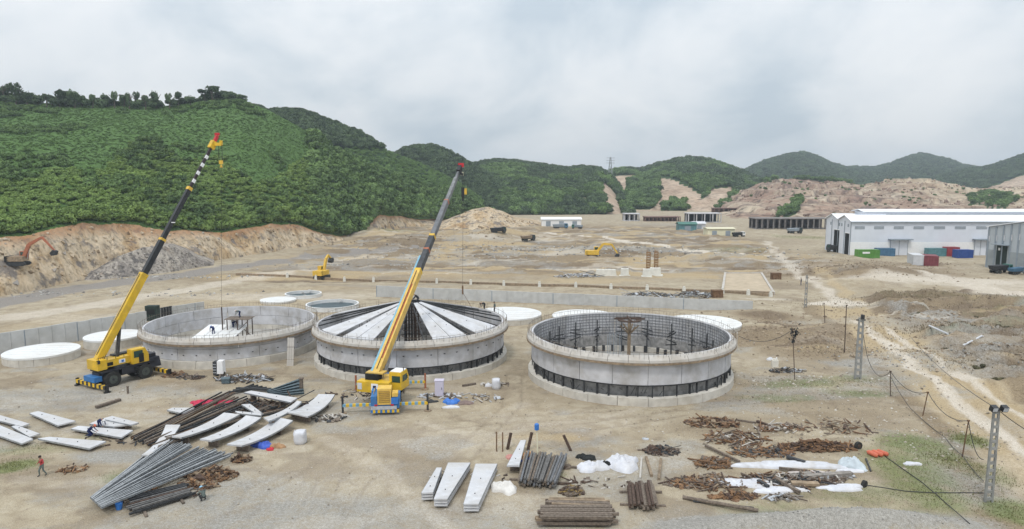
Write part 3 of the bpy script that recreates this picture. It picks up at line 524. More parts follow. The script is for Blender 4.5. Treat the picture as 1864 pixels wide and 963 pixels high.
def crown_mb(seed, lobes=6, n=230, size=.26, flat=.8, spread=.55):
    rr = random.Random(seed); mb = MB(); L = []
    for k in range(lobes):
        a = rr.random() * 6.283; d = spread * math.sqrt(rr.random()); L.append((Vector((math.cos(a) * d, math.sin(a) * d, rr.uniform(-.25, .45) * flat)), rr.uniform(.38, .62)))
    for k in range(n):
        c, r = rr.choice(L); d = Vector((rr.gauss(0, 1), rr.gauss(0, 1), rr.gauss(0.25, 1))).normalized()
        p = c + Vector((d.x, d.y, d.z * flat)) * r * rr.uniform(.65, 1.05); nrm = (d + Vector((rr.gauss(0, .5), rr.gauss(0, .5), rr.gauss(0, .5)))).normalized()
        u = nrm.orthogonal().normalized(); v = nrm.cross(u); a = rr.random() * 6.28; u, v = u * math.cos(a) + v * math.sin(a), v * math.cos(a) - u * math.sin(a)
        s_ = size * rr.uniform(.5, 1.1); q = rr.uniform(.45, .8)
        mb.add([p - u * s_, p + v * s_ * q + nrm * s_ * .12, p + u * s_, p - v * s_ * q + nrm * s_ * .1], [(0, 1, 2), (0, 2, 3)])
    return mb
CROWN = {}
def crown_mesh(kind, seed, mat, **k):
    key = (kind, seed)
    if key not in CROWN: 
        o = crown_mb(seed, **k).build('crown', mat, fix=False); CROWN[key] = o.data; bpy.data.objects.remove(o)
    return CROWN[key]
def trunk_mb(h, r, seed):
    rr = random.Random(seed); mb = MB(); p = Vector((0, 0, -.3)); top = []
    q = Vector((rr.uniform(-.1, .1) * h, rr.uniform(-.1, .1) * h, h * .55)); mb.tube(p, q, r, 6, r * .7, caps=False)
    for k in range(4):
        a = k * 1.57 + rr.random(); e = q + Vector((math.cos(a) * h * .28, math.sin(a) * h * .28, h * rr.uniform(.25, .4))); mb.tube(q, e, r * .55, 5, r * .15, caps=False)
    mb.tube(q, q + Vector((0, 0, h * .4)), r * .6, 5, r * .15, caps=False); return mb
TRUNK = {}
def tree(pos, h, cr, kind, seed, label, group, flat=None, cz=None):
    t_ = thing('tree', pos, label, 'tree', group, rz=random.random() * 6)
    ks = seed % 3
    if ks not in TRUNK: o = trunk_mb(1, .045, ks).build('trunk', BARK); TRUNK[ks] = o.data; bpy.data.objects.remove(o)
    o = bpy.data.objects.new('trunk', TRUNK[ks]); COL.objects.link(o); o.parent = t_; o.scale = (h * .85,) * 3
    mat = {'dark': LD, 'bright': LB, 'mid': LM}[kind]
    cm = crown_mesh(kind, ks, mat, lobes=5 + ks, n=420, size=.185)
    o = bpy.data.objects.new('crown', cm); COL.objects.link(o); o.parent = t_; f = flat or 1.0
    o.location = (0, 0, cz if cz is not None else h - cr * f * .8); o.scale = (cr, cr, cr * f); return t_
def hpoint(hl, px, off=0):
    """ground point on a hill's ridge at picture column px, off rows in front."""
    k = int(np.argmin(abs(hl['u'] - px))); return Vector(hl['V'][hl['nr'] - off, k])
skyl = [(6, 137, 15, 0), (20, 150, 11, 0), (36, 147, 13, 1), (50, 144, 16, 0), (63, 155, 13, 1), (76, 161, 11, 0), (90, 170, 10, 1), (105, 166, 11, 0), (118, 168, 10, 2), (129, 157, 13, 0), (143, 160, 14, 1), (157, 157, 18, 0), (174, 170, 11, 1), (189, 167, 11, 0),
        (210, 166, 12, 1), (231, 161, 8, 3), (243, 168, 11, 0), (255, 161, 9, 3), (271, 162, 9, 3), (285, 168, 11, 0), (298, 159, 15, 1), (322, 165, 9, 3), (342, 162, 12, 0), (365, 174, 11, 1), (388, 160, 22, 4), (407, 152, 24, 4)]
ORD = ['first', 'second', 'third', 'fourth', 'fifth', 'sixth', 'seventh', 'eighth', 'ninth', 'tenth', 'eleventh', 'twelfth', 'thirteenth', 'fourteenth', 'fifteenth', 'sixteenth', 'seventeenth', 'eighteenth', 'nineteenth', 'twentieth', 'twenty-first', 'twenty-second', 'twenty-third', 'twenty-fourth', 'twenty-fifth', 'twenty-sixth', 'twenty-seventh', 'twenty-eighth', 'twenty-ninth', 'thirtieth', 'thirty-first', 'thirty-second']
DESC = ['dark bushy tree', 'loose open-crowned tree', 'low rounded tree', 'narrow upright tree', 'spreading flat-topped tree']
for i, (px, py, wpx, k) in enumerate(skyl):
    b_ = hpoint(hillA, px, 1 + (i % 2)); top = atd(px, py, b_.y)[2]; h = max(3.5, top - b_.z); sc_ = b_.y / F
    lab = f'{DESC[k]} on the skyline of the near green hill, {ORD[i]} from the left'
    if px == 407: lab = 'tallest umbrella-shaped tree at the rounded end of the near hill ridge'
    if px == 388: lab = 'spreading flat-topped tree just beside the tallest ridge tree'
    cr = wpx * sc_ * .62
    tall = k != 4; cr *= 1.12 if tall else 1.0; half = h * (.46 if tall else .33)
    tree(b_ - Vector((0, 0, .6)), h + .6, cr, 'dark', i, lab, 'trees along the hill skyline', flat=half / cr * .95, cz=h + .6 - half)
edge = []
for i, px in enumerate([15, 62, 112, 165, 210, 255, 305, 350, 398, 440, 480, 520, 560, 598, 632, 662, 690]):
    k = int(np.argmin(abs(hillA['u'] - px))); q = hillA['V'][hillA['nb'] + 1, k]; cr = random.uniform(1.9, 2.7) * q[1] / 190
    lab = f'bright leafy tree along the top of the cut bank, {ORD[i]} from the left'
    edge.append(tree(Vector(q) + Vector((0, .5, 0)), cr * 1.9, cr, ['bright', 'mid', 'bright'][i % 3], i, lab, 'trees along the top of the cut bank', cz=cr * .95))
# dense woods and plantations that read as one mass: points carrying copies of the crowns above
def scatter(hl, n, rows, cond=None, seed=1, clump=0.0):
    rg = np.random.default_rng(seed); V = hl['V']; E = hl['E']; out = []
    r0, r1 = rows; A = V[r0:r1, :-1]; Bv = V[r0:r1, 1:]; Cv = V[r0 + 1:r1 + 1, :-1]
    ar = np.linalg.norm(np.cross(Bv - A, Cv - A), axis=-1); ok = (E[r0:r1, :-1] < .5)
    if cond is not None: ok &= cond(hl['P'][r0:r1, :-1, 0], hl['P'][r0:r1, :-1, 1])
    if clump: ok &= fbm(A[..., 0] / 22 + seed, A[..., 1] / 22, 3) > clump
    ar = (ar * ok).ravel(); idx = rg.choice(ar.size, n, p=ar / ar.sum()); i, j = np.unravel_index(idx, ok.shape); u = rg.random(n)[:, None]; v = rg.random(n)[:, None]
    return A[i, j] + (Bv[i, j] - A[i, j]) * u + (Cv[i, j] - A[i, j]) * v
SRC = {}
def crown_src():
    s = {}
    for o in bpy.data.objects:
        if o.name.split('.')[0] == 'crown' and o.data.name not in s: s[o.data.name] = o
    return list(s.values())
def forest(name, pts, smin, smax, mat, label, seed=0, zoff=.35, zs=1.0, flat=False):
    me = bpy.data.meshes.new(name); me.from_pydata([tuple(p) for p in pts], [], []); o = bpy.data.objects.new(name, me); COL.objects.link(o); me.materials.append(mat)
    rg = np.random.default_rng(seed); sz = rg.uniform(smin, smax, len(pts)) ; set_attr(me, 'sz', sz); set_attr(me, 'rot', rg.random(len(pts)) * 6.283); me.attributes.new('pick', 'INT', 'POINT').data.foreach_set('value', rg.integers(0, 6, len(pts)).astype('i'))
    tree_ = bpy.data.node_groups.new(name + ' nodes', 'GeometryNodeTree'); tree_.interface.new_socket('Geometry', in_out='INPUT', socket_type='NodeSocketGeometry'); tree_.interface.new_socket('Geometry', in_out='OUTPUT', socket_type='NodeSocketGeometry')
    gi = N(tree_, 'NodeGroupInput'); go = N(tree_, 'NodeGroupOutput'); lk = tree_.links.new
    jn = N(tree_, 'GeometryNodeJoinGeometry')
    for s_ in reversed(crown_src()):
        oi = N(tree_, 'GeometryNodeObjectInfo', transform_space='ORIGINAL'); oi.inputs[0].default_value = s_; sm = N(tree_, 'GeometryNodeSetMaterial'); sm.inputs['Material'].default_value = mat
        lk(oi.outputs['Geometry'], sm.inputs[0]); gt = N(tree_, 'GeometryNodeGeometryToInstance'); lk(sm.outputs[0], gt.inputs[0]); lk(gt.outputs[0], jn.inputs[0])
    ip = N(tree_, 'GeometryNodeInstanceOnPoints'); lk(gi.outputs[0], ip.inputs['Points']); lk(jn.outputs[0], ip.inputs['Instance']); ip.inputs['Pick Instance'].default_value = True
    def na(nm, dt):
        a = N(tree_, 'GeometryNodeInputNamedAttribute', data_type=dt); a.inputs[0].default_value = nm; return a.outputs[0]
    lk(na('pick', 'INT'), ip.inputs['Instance Index'])
    cr = N(tree_, 'ShaderNodeCombineXYZ'); lk(na('rot', 'FLOAT'), cr.inputs[2]); lk(cr.outputs[0], ip.inputs['Rotation'])
    cs = N(tree_, 'ShaderNodeCombineXYZ'); a = na('sz', 'FLOAT'); zm = N(tree_, 'ShaderNodeMath', operation='MULTIPLY'); zm.inputs[1].default_value = zs; lk(a, zm.inputs[0]); lk(a, cs.inputs[0]); lk(a, cs.inputs[1]); lk(zm.outputs[0], cs.inputs[2]); lk(cs.outputs[0], ip.inputs['Scale'])
    lk(ip.outputs[0], go.inputs[0])
    md = o.modifiers.new('scatter', 'NODES'); md.node_group = tree_
    tag(o, label, None, None, 'stuff'); return o
nb, nr = hillA['nb'], hillA['nr']
up_z = lambda p, k: p + np.array([0, 0, k])
low = lambda x, y: (y > 300 + 26 * np.sin(x / 60) + 14 * np.sin(x / 23)) 
forest('forest', up_z(scatter(hillA, 7500, (nb, nr), low, 3), .6), .6, 1.65, LB, 'dense bright green wood above the cut bank', 1, zs=.85)
forest('forest', up_z(scatter(hillA, 700, (nb, nr), low, 4, .52), 1.1), 1.2, 2.5, LM, 'darker trees among the wood above the cut bank', 2)
forest('shrubbery', up_z(scatter(hillA, 22000, (nb + 2, nr + 2), lambda x, y: ~low(x, y), 5), .05), .3, .72, LG, 'young green plantation covering the upper hillside', 3, zs=.5)
forest('shrubbery', up_z(scatter(hillA, 800, (nb + 2, nr - 2), lambda x, y: (~low(x, y)), 6, .60), .3), .8, 1.9, LM, 'scattered darker shrubs on the upper hillside', 4)
forest('forest', up_z(scatter(hillA, 700, (nr - 2, nr + 1), lambda x, y: x < 445, 7), 1.9), 1.5, 3.3, LD, 'dark thicket along the hill ridge', 5)
forest('forest', up_z(scatter(hillA, 900, (nb, nr), lambda x, y: x > 560, 21), 1.8), 2.2, 4.0, LM, 'dark wood on the lower spur of the hill', 22)
forest('forest', up_z(scatter(hillA, 420, (nb - 1, nb + 2), lambda x, y: x < 700, 31), 1.0), 1.3, 2.6, LB, 'leafy fringe of the wood at the lip of the cut bank', 32)
dk = lambda x, y: ((x < 690) & (y < 275)) | ((x > 735))
forest('forest', up_z(scatter(hillB, 2200, (2, hillB['nr'] + 1), lambda x, y: (y < 272) & (x < 690), 8), 2), 1.5, 3.4, LD, 'dark wood on the second hill', 6)
forest('shrubbery', up_z(scatter(hillB, 3200, (2, hillB['nr'] + 1), lambda x, y: (y >= 262), 9), .5), 1.0, 1.9, LG, 'smooth green scrub on the flank of the second hill', 7)
forest('forest', up_z(scatter(hillC, 3400, (1, hillC['nr'] + 1), None, 10), 2.2), 1.7, 3.8, LD, 'dark wood on the third hill', 8)
forest('forest', up_z(scatter(hillD, 5000, (1, hillD['nr'] + 1), None, 11), 2.2), 1.9, 4.4, LD, 'dark wood on the long middle hill', 9)
forest('forest', up_z(scatter(hillD, 700, (1, hillD['nr'] - 6), None, 12, .55), 3), 3.0, 5.5, LM, 'greener clumps on the long middle hill', 10)
forest('forest', up_z(scatter(hillE, 4600, (1, hillE['nr'] + 1), None, 13), 2.0), 2.0, 4.6, LM, 'green wood on the rounded middle hill', 11)
forest('forest', up_z(scatter(hillE, 600, (8, hillE['nr'] + 1), None, 14, .55), 3), 3.2, 6.0, LD, 'dark clumps on the rounded middle hill', 12)
forest('forest', up_z(scatter(hillF, 4200, (1, hillF['nr'] + 1), None, 15), 2), 3, 6.5, LD, 'hazy wood on the far pointed hill', 13)
forest('forest', up_z(scatter(hillG, 4200, (1, hillG['nr'] + 1), None, 16), 2), 3.2, 7, LD, 'hazy wood on the farthest hills', 14)
forest('forest', up_z(scatter(hillH, 4200, (1, hillH['nr'] + 1), None, 17), 2), 2.8, 6, LD, 'hazy wood on the far hill at the frame edge', 15)
hillQ2 = dict(hillQ); hillQ2['E'] = np.where(hillQ['E'] > .5, 0, 1.0)
forest('shrubbery', up_z(scatter(hillQ, 160, (1, hillQ['nr']), None, 18), 1.5), 2, 4, LM, 'green bushes on the quarry slope', 16)
qf = dict(hillQ); qf['E'] = hillQ['E'] * 0
forest('shrubbery', up_z(scatter(qf, 260, (1, hillQ['nr'] - 2), None, 19, .52), .4), .8, 2.2, LM, 'sparse weeds on the bare quarry slope', 17)
forest('shrubbery', up_z(scatter(qf, 120, (hillQ['nr'] - 2, hillQ['nr'] + 1), lambda x, y: (x > 1390) & (x < 1545), 20, .45), 2.0), 2.5, 5, LM, 'dark bushes along the quarry rim', 18)

# ------------------------------------------------------------------ tanks
TAU = 2 * math.pi
def tank(spec, label, zb, wall_lo, ledge_lo, npan, tiers, gap_mat, gap):
    cx, cy, r, zr = spec; t_ = thing('concrete_tank', (cx, cy, 0), label, 'tank', 'round concrete tanks under construction')
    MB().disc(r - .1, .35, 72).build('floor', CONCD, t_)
    for k in range(24):
        a = TAU * k / 24; MB().arc(r - .35, r + .42, -.6, zb + .02 * (k % 3), a + .002, a + TAU / 24 - .002, 4).build('base_segment', CONCL, t_)
    nz = tiers; dz = (zr - wall_lo) / nz
    for q in range(nz):
        for k in range(npan):
            a = TAU * (k + .5 * (q % 2)) / npan; rr_ = random.uniform(-.02, .02)
            p = MB().arc(r - .22 + rr_, r + rr_, wall_lo + q * dz + .03, wall_lo + (q + 1) * dz - .015, a + .0028, a + TAU / npan - .0028, 5)
            n_ = 3
            for j in range(n_):   # tie plates left by the shuttering
                b = a + TAU / npan * (j + .5) / n_; z = wall_lo + (q + .4) * dz + .1
                if wall_lo < ledge_lo and q == 0 and spec is not T3: p.arc(r + .0, r + .06, z, z + .10, b - .008, b + .008, 1, m=1)
            p.build('wall_panel', [CONC, STEELD], t_)
    # formwork walkway round the rim: sloping boards, fascia, brackets
    nb_ = 36
    for k in range(nb_):
        a = TAU * k / nb_; j = random.uniform(-.018, .018); d = random.uniform(0, .0015)
        MB().arc(r + .03, r + .12, zr - .10 + j, zr + .12 + j, a + d, a + TAU / nb_ - .002, 2, r0t=r + .02, r1t=r + .06).arc(r + .06, r + .12, zr - .62 + j * .5, zr - .02 + j, a + d, a + TAU / nb_ - .003, 2, r0t=r + .02, r1t=r + .05).arc(r + .05, r + .80 + j, zr - .72 + j * .4, zr - .65 + j * .4, a + d, a + TAU / nb_ - .003, 2).build('walkway_board', BOARD, t_) if False else \
        MB().add([(q_ * math.cos(b), q_ * math.sin(b), z) for b in (a + d, a + TAU / nb_ * .5, a + TAU / nb_ - .003) for q_, z in ((r + .04, zr + .04 + j), (r + .28, zr - .12 + j), (r + .56 + j, zr - .42 + j), (r + .60 + j, ledge_lo + .30), (r + .50, ledge_lo + .26), (r + .04, zr - .25))],
                 [(i + 6 * s, (i + 1) % 6 + 6 * s, (i + 1) % 6 + 6 + 6 * s, i + 6 + 6 * s) for s in (0, 1) for i in range(6)] + [(5, 4, 3, 2, 1, 0), (12, 13, 14, 15, 16, 17)]).build('walkway_board', BOARD, t_)
    for k in range(36):
        a = TAU * (k + .5) / 36; c, s = math.cos(a), math.sin(a)
        MB().bar(((r + .02) * c, (r + .02) * s, ledge_lo + .02), ((r + .60) * c, (r + .60) * s, ledge_lo + .24), .09, .14).build('bracket', BOARDB, t_)
    MB().arc(r + .46, r + .645, ledge_lo + .04, ledge_lo + .27, 0, TAU, 90).build('edge_beam', BOARDB, t_)
    rods = MB()
    for k in range(150):
        a = TAU * (k + random.random() * .5) / 150; q_ = r + random.uniform(.15, .5); rods.tube((q_ * math.cos(a), q_ * math.sin(a), zr - .5), ((q_ + .05) * math.cos(a), (q_ + .05) * math.sin(a), zr + random.uniform(.2, .9)), .018, 3, caps=False)
    rods.arc(r + .42, r + .45, zr + .42, zr + .45, 0, TAU, 90)
    rods.build('guard_rods', TIMBER, t_, kind='stuff')
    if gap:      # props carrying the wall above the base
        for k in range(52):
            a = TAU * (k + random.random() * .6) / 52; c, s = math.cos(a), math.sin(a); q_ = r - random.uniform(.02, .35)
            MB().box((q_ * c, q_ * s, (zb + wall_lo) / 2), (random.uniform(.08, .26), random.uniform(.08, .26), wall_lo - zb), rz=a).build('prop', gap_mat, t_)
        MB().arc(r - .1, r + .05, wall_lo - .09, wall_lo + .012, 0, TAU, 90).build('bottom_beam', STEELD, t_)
        MB().arc(r - 1.0, r - .85, zb - .2, wall_lo + .2, 0, TAU, 72).build('inner_shutter', M('grey formwork', (.27, .265, .26), .9, .35, 2), t_)  # ring behind the props, mottled mid grey
        cl = MB()
        for k in range(90):
            a = TAU * random.random(); q_ = r - random.uniform(.0, .7); b = a + random.uniform(-.04, .04)
            cl.bar((q_ * math.cos(a), q_ * math.sin(a), zb + random.random() * .6), (q_ * math.cos(b), q_ * math.sin(b), zb + random.uniform(.2, 1.1)), .05)
        cl.build('formwork_clutter', STEELD, t_, kind='stuff')
    return t_
t1 = tank(T1, 'open pale grey tank on the left holding white sheets and workers inside', .95, 1.0, 2.95, 14, 2, STEELD, False)
t2 = tank(T2, 'middle tank part roofed with white wedge panels behind the crane boom', .8, 1.85, 4.1, 16, 1, STEELD, True)
t3 = tank(T3, 'open tank on the right full of dark props round a central column', .85, 2.2, 4.5, 20, 1, STEELD, True)
# roof of the middle tank
def wedge(a0, a1, r0, r1, z0, z1):
    mb = MB(); th = .10; n = 3
    vs = []
    for i in range(n + 1):
        a = a0 + (a1 - a0) * i / n; c, s = math.cos(a), math.sin(a); vs += [(r0 * c, r0 * s, z0), (r1 * c, r1 * s, z1), (r1 * c, r1 * s, z1 - th), (r0 * c, r0 * s, z0 - th)]
    fs = []
    for i in range(n):
        for j in range(4): fs.append((i * 4 + j, i * 4 + (j + 1) % 4, i * 4 + 4 + (j + 1) % 4, i * 4 + 4 + j))
    fs += [(3, 2, 1, 0), (n * 4, n * 4 + 1, n * 4 + 2, n * 4 + 3)]
    mb.add(vs, fs)
    for f_ in (.35, .7):
        am = a0 + (a1 - a0) * random.uniform(.3, .7); rr_ = r0 + (r1 - r0) * f_; z = z0 + (z1 - z0) * f_; mb.box((rr_ * math.cos(am), rr_ * math.sin(am), z + .05), (.09, .09, .06), rz=am, m=1)
    return mb
def rim_ang(px, py):
    p = gp(px, py, T2[3]); return math.atan2(p[1] - T2[1], p[0] - T2[0])
zap = 7.75
spans = [(rim_ang(586, 601), rim_ang(607, 612), 1), (rim_ang(617, 615), rim_ang(676, 622), 2), (rim_ang(791, 622), rim_ang(858, 613), 2), (rim_ang(875, 609), rim_ang(911, 595), 1)]
back = [(R(57), R(70)), (R(72), R(88)), (R(92), R(104)), (R(150), R(163))]
for a0, a1, n in spans:
    if a0 > 0 and a1 < 0: a0 -= TAU
    for k in range(n):
        b0 = a0 + (a1 - a0) * k / n; b1 = a0 + (a1 - a0) * (k + 1) / n
        wedge(min(b0, b1) + .004, max(b0, b1) - .004, 1.5, T2[2] - .25, zap, T2[3] + .1).build('roof_panel', [WPANEL, STEELD], t2)
for b0, b1 in back: wedge(b0, b1, 1.5, T2[2] - .25, zap, T2[3] + .1).build('roof_panel', [WPANEL, STEELD], t2)
for k in range(24):
    a = TAU * k / 24; MB().bar((1.4 * math.cos(a), 1.4 * math.sin(a), zap - .22), ((T2[2] - .3) * math.cos(a), (T2[2] - .3) * math.sin(a), T2[3] - .12), .10, .16).build('rafter', STEELD, t2)
MB().arc(1.2, 1.55, zap - .35, zap - .02, 0, TAU, 24).build('crown_ring', STEELD, t2)
for k in range(22):
    a = random.random() * TAU; q_ = random.uniform(.2, 1.5); MB().tube((q_ * math.cos(a), q_ * math.sin(a), .35), (q_ * math.cos(a) * .9, q_ * math.sin(a) * .9, zap - .3), random.uniform(.04, .09), 6).build('tower_pole', RUSTD if k % 2 else STEELD, t2)
for k in range(7): MB().arc(1.25, 1.36, 1.0 + k * .95, 1.07 + k * .95, 0, TAU, 16).build('tower_ring', RUSTD, t2)
for k in range(26):
    a = TAU * k / 26 + .05; q_ = random.choice([4.5, 7, 9.5]); MB().tube((q_ * math.cos(a), q_ * math.sin(a), .35), (q_ * math.cos(a), q_ * math.sin(a), zap - .3 - (zap - T2[3]) * q_ / T2[2]), .045, 5).build('prop', PIPEG, t2)
# inside of the right tank
q3 = T3[2]
for k in range(18):
    a = TAU * (k + .3) / 18; c, s = math.cos(a) * (q3 - 2.1), math.sin(a) * (q3 - 2.1)
    MB().tube((c, s, .3), (c, s, 4.9), .085, 6).build('scaffold_column', STEELD, t3)
    for j in range(4):
        z = 2.1 + j * .55; b = random.random() * 3
        MB().bar((c - .8 * math.cos(b), s - .8 * math.sin(b), z + random.uniform(-.3, .2)), (c + .8 * math.cos(b), s + .8 * math.sin(b), z + random.uniform(-.2, .4)), .10, .15).build('cross_arm', STEELD, t3)
grid = MB()
for k in range(150):
    a = TAU * k / 150; grid.bar(((q3 - .25) * math.cos(a), (q3 - .25) * math.sin(a), 2.3), ((q3 - .25) * math.cos(a), (q3 - .25) * math.sin(a), 5.45), .05)
for z in (2.6, 3.0, 3.4, 3.8, 4.2, 4.6, 5.0, 5.3): grid.arc(q3 - .31, q3 - .25, z, z + .06, 0, TAU, 80)
for k in range(170):
    a = TAU * random.random(); b = a + random.uniform(-.12, .12); q_ = q3 - random.uniform(.4, 2.4); grid.tube((q_ * math.cos(a), q_ * math.sin(a), random.uniform(1.5, 3)), (q_ * math.cos(b), q_ * math.sin(b), random.uniform(2.5, 5.2)), .03, 3)
grid.build('formwork_grid', M('formwork mesh steel', (.19, .195, .205), .6, .3, 3), t3, kind='stuff')
MB().arc(q3 - 1.6, q3 - 1.2, .3, 1.0, 0, TAU, 72).build('inner_kerb', CONCL, t3)
for k in range(44):
    a = TAU * (k + random.random() * .4) / 44; MB().box(((q3 - 1.75) * math.cos(a), (q3 - 1.75) * math.sin(a), .7), (.4, .3, random.uniform(.7, 1.3)), rz=a).build('footing_block', STEELD, t3)
MB().disc(q3 - 5, .36, 40).build('floor_screed', CONCL, t3)
MB().tube((0, 0, .3), (0, 0, 6.9), .24, 10, .2).build('central_column', BOARDB, t3)
for k in range(6):
    a = TAU * k / 6; MB().bar((.15 * math.cos(a), .15 * math.sin(a), 5.2), (1.15 * math.cos(a), 1.15 * math.sin(a), 6.2), .14).build('column_branch', BOARDB, t3)
MB().arc(.9, 1.5, 6.85, 6.98, 0, TAU, 20).bar((-1.9, 0, 7.05), (1.9, 0, 7.05), .16).bar((0, -1.7, 7.05), (0, 1.7, 7.05), .16).bar((-1.6, .9, 7.0), (1.6, .9, 7.0), .12).build('column_head', RUSTD, t3)
for k in range(8):
    MB().tube((-2.4 + .25 * k, 1.8 + .3 * (k % 3), .3), (-2.4 + .25 * k, 1.8 + .3 * (k % 3), 4.6 + .3 * (k % 2)), .035, 5).build('scaffold_pole', GREYT, t3)
# inside of the left tank
def tq(spec, px, py, z):
    p = gp(px, py, z); return (p[0] - spec[0], p[1] - spec[1], z)
sh = thing('white_sheet', (T1[0] - 2.4, T1[1] + 1.2, .36), 'white sheets laid sloping on the floor of the left open tank', 'sheet')
for k in range(4):
    x = -3.0 + 1.5 * k; MB().hexa([(x, -4.5, 1.0 + .02 * k), (x + 1.45, -4.5, 1.0), (x + 1.4 + .7, 1.9, 2.3), (x + .7, 1.9, 2.3)], [(x, -4.5, 1.06), (x + 1.45, -4.5, 1.06), (x + 2.1, 1.9, 2.36), (x + .7, 1.9, 2.36)]).build('sheet_panel', WCOVER, sh)
for x, y in ((-2.6, -3.8), (2.8, -3.8), (-1.8, 1.4), (3.4, 1.4)): MB().box((x, y, .45 if y < 0 else 1.05), (.12, .12, .95 if y < 0 else 2.1)).build('trestle', TIMBER, sh)
pl = gp(436, 579, 3.9); tp = thing('scaffold_table', (pl[0], pl[1], .35), 'brown scaffold platform on legs inside the left open tank', 'scaffold')
for k in range(6): MB().box((0, -1.0 + .4 * k, 3.55), (3.6, .36, .08)).build('plank', TIMBER, tp)
for x in (-1.5, 0, 1.5):
    for y in (-.9, .9): MB().box((x, y, 1.75), (.12, .12, 3.5)).build('leg', RUSTD, tp)
MB().bar((-1.5, -.9, .5), (1.5, -.9, 3.2), .08).bar((-1.5, .9, 3.2), (1.5, .9, .5), .08).build('brace', RUSTD, tp)
pb = gp(422, 600, 2.0); wb = thing('white_board', (pb[0], pb[1], .36), 'white board leaning upright below the scaffold platform in the left tank', 'board'); MB().box((0, 0, 1.6), (2.0, .08, 3.2), rx=-.15).build('board', WHITE, wb); MB().bar((0, .9, 0), (0, .1, 2.4), .08).build('strut', TIMBER, wb)
pp_ = gp(405, 592, 3.0); po = tag(MB().tube((0, 0, 0), (0, 0, 5.4), .09, 6).build('steel_post', RUSTD, loc=(pp_[0], pp_[1], .35)), 'tall brown post standing beside the platform in the left tank', 'post')
lp = gp(529, 657, .6); ld = thing('timber_shutter', (lp[0], lp[1], 0), 'tall brown timber shutter leaning on the wall of the left tank', 'timber shutter')
for k in range(3): MB().bar((-.3 + .3 * k, -.3, -.1), (-.3 + .3 * k, .5, 3.6), .27, .06).build('plank', BOARD, ld)
for z in (.8, 2.4): MB().box((0, -.25 + .21 * z, z), (.95, .1, .1)).build('batten', TIMBER, ld)

# ------------------------------------------------------------------ round basins
def basin(px, py, r, h, label, cover=True, dome=.12):
    p = gp(px, py, h); t_ = thing('round_basin', (p[0], p[1], 0), label, 'basin', 'small round basins around the tanks')
    for k in range(16):
        a = TAU * k / 16; MB().arc(r - .25, r, -.4, h, a + .004, a + TAU / 16 - .004, 5).build('rim_segment', CONCL if cover else WCOVER, t_)
    if cover: MB().disc(r + .04, h + .03, 64, dome=dome).arc(r - .02, r + .04, h - .22, h + .03, 0, TAU, 64).build('cover_sheet', WCOVER, t_, smooth=False)
    if cover:
        for k in range(-3, 4):
            y = k * r / 3.6; xe = math.sqrt(max(.01, (r * .97) ** 2 - y * y)); q_ = MB(); n_ = 6
            zf = lambda x: h + .045 + dome * (1 - (x * x + y * y) / (r * r)); X_ = [-xe + 2 * xe * i / n_ for i in range(n_ + 1)]
            for x0, x1 in zip(X_, X_[1:]): q_.bar((x0, y, zf(x0)), (x1, y, zf(x1)), .09, .03)
            q_.build('cover_seam', WCOVER, t_)
    else:
        MB().disc(r - .2, h - .55, 48).build('water', WATER, t_); MB().arc(r - .26, r + .05, h + .003, h + .07, 0, TAU, 64).build('rim_cap', WCOVER, t_)
        MB().box((r * .1, r * .85, h), (.5, .3, .5)).build('inlet', WCOVER, t_)
    return t_
basin(76, 638, 4.45, 1.15, 'white covered round basin on the left, nearest of the covered basins')
basin(207, 610, 3.9, 1.3, 'white covered basin behind the boom of the black-bodied crane')
basin(924, 570, 5.9, 1.0, 'white covered basin just behind the middle roofed tank')
basin(1062, 574, 5.4, .9, 'white covered basin mostly hidden behind the left rim of the right tank')
basin(1280, 586, 6.0, 1.1, 'white covered basin behind the right rim of the right tank')
basin(506, 545, 3.4, .5, 'small flat white covered basin behind the left open tank')
basin(605, 553, 4.9, .8, 'larger open basin of dark water between the tanks', False)
basin(552, 534, 3.7, .6, 'smaller open basin of dark water beyond the larger one', False)

# ------------------------------------------------------------------ precast walls, beams, stubs
def wall(A, B, h, n, label, th=.22, hs=None):
    A = Vector((A[0], A[1], 0)); B = Vector((B[0], B[1], 0)); d = (B - A) / n; t_ = thing('precast_wall', A, label, 'wall')
    for k in range(n):
        a = d * k + d.normalized() * .03; b = d * (k + 1) - d.normalized() * .03; hh = (hs(k / n) if hs else h) + random.uniform(-.04, .04)
        MB().bar((a.x, a.y, hh / 2 - .3), (b.x, b.y, hh / 2 - .3), th, hh + .6).build('wall_panel', WALLC, t_)
        MB().bar((d.x * k, d.y * k - .16, hh / 2 - .3), (d.x * k, d.y * k + .02, hh / 2 - .3), .16, hh + .5).build('joint_post', GREYT if k % 4 == 0 else WALLC, t_)
    return t_
A_ = gp(-60, 655); B_ = gp(268, 598); wall(A_, B_, 2.9, 14, 'long grey precast wall running behind the covered basins on the left')
A_ = gp(286, 578); B_ = gp(372, 564); wall(A_, B_, 1.6, 5, 'short pale wall running up behind the left open tank')
A_ = gp(686, 540); B_ = gp(1370, 568); wall(A_, B_, 2.15, 24, 'long pale precast wall running behind the tanks across the site', hs=lambda q: 2.3 - .25 * q)
p = gp(285, 583); o = thing('dark_machine', (p[0], p[1], 0), 'dark green generator at the end of the left precast wall', 'generator'); MB().box((-.6, 0, 1.3), (2.0, 1.2, 2.6)).build('body', M('dark green paint', (.02, .035, .03), .7, .3, 2), o); MB().box((-.6, -.62, 1.6), (1.4, .04, .9)).build('grille', DARK, o)
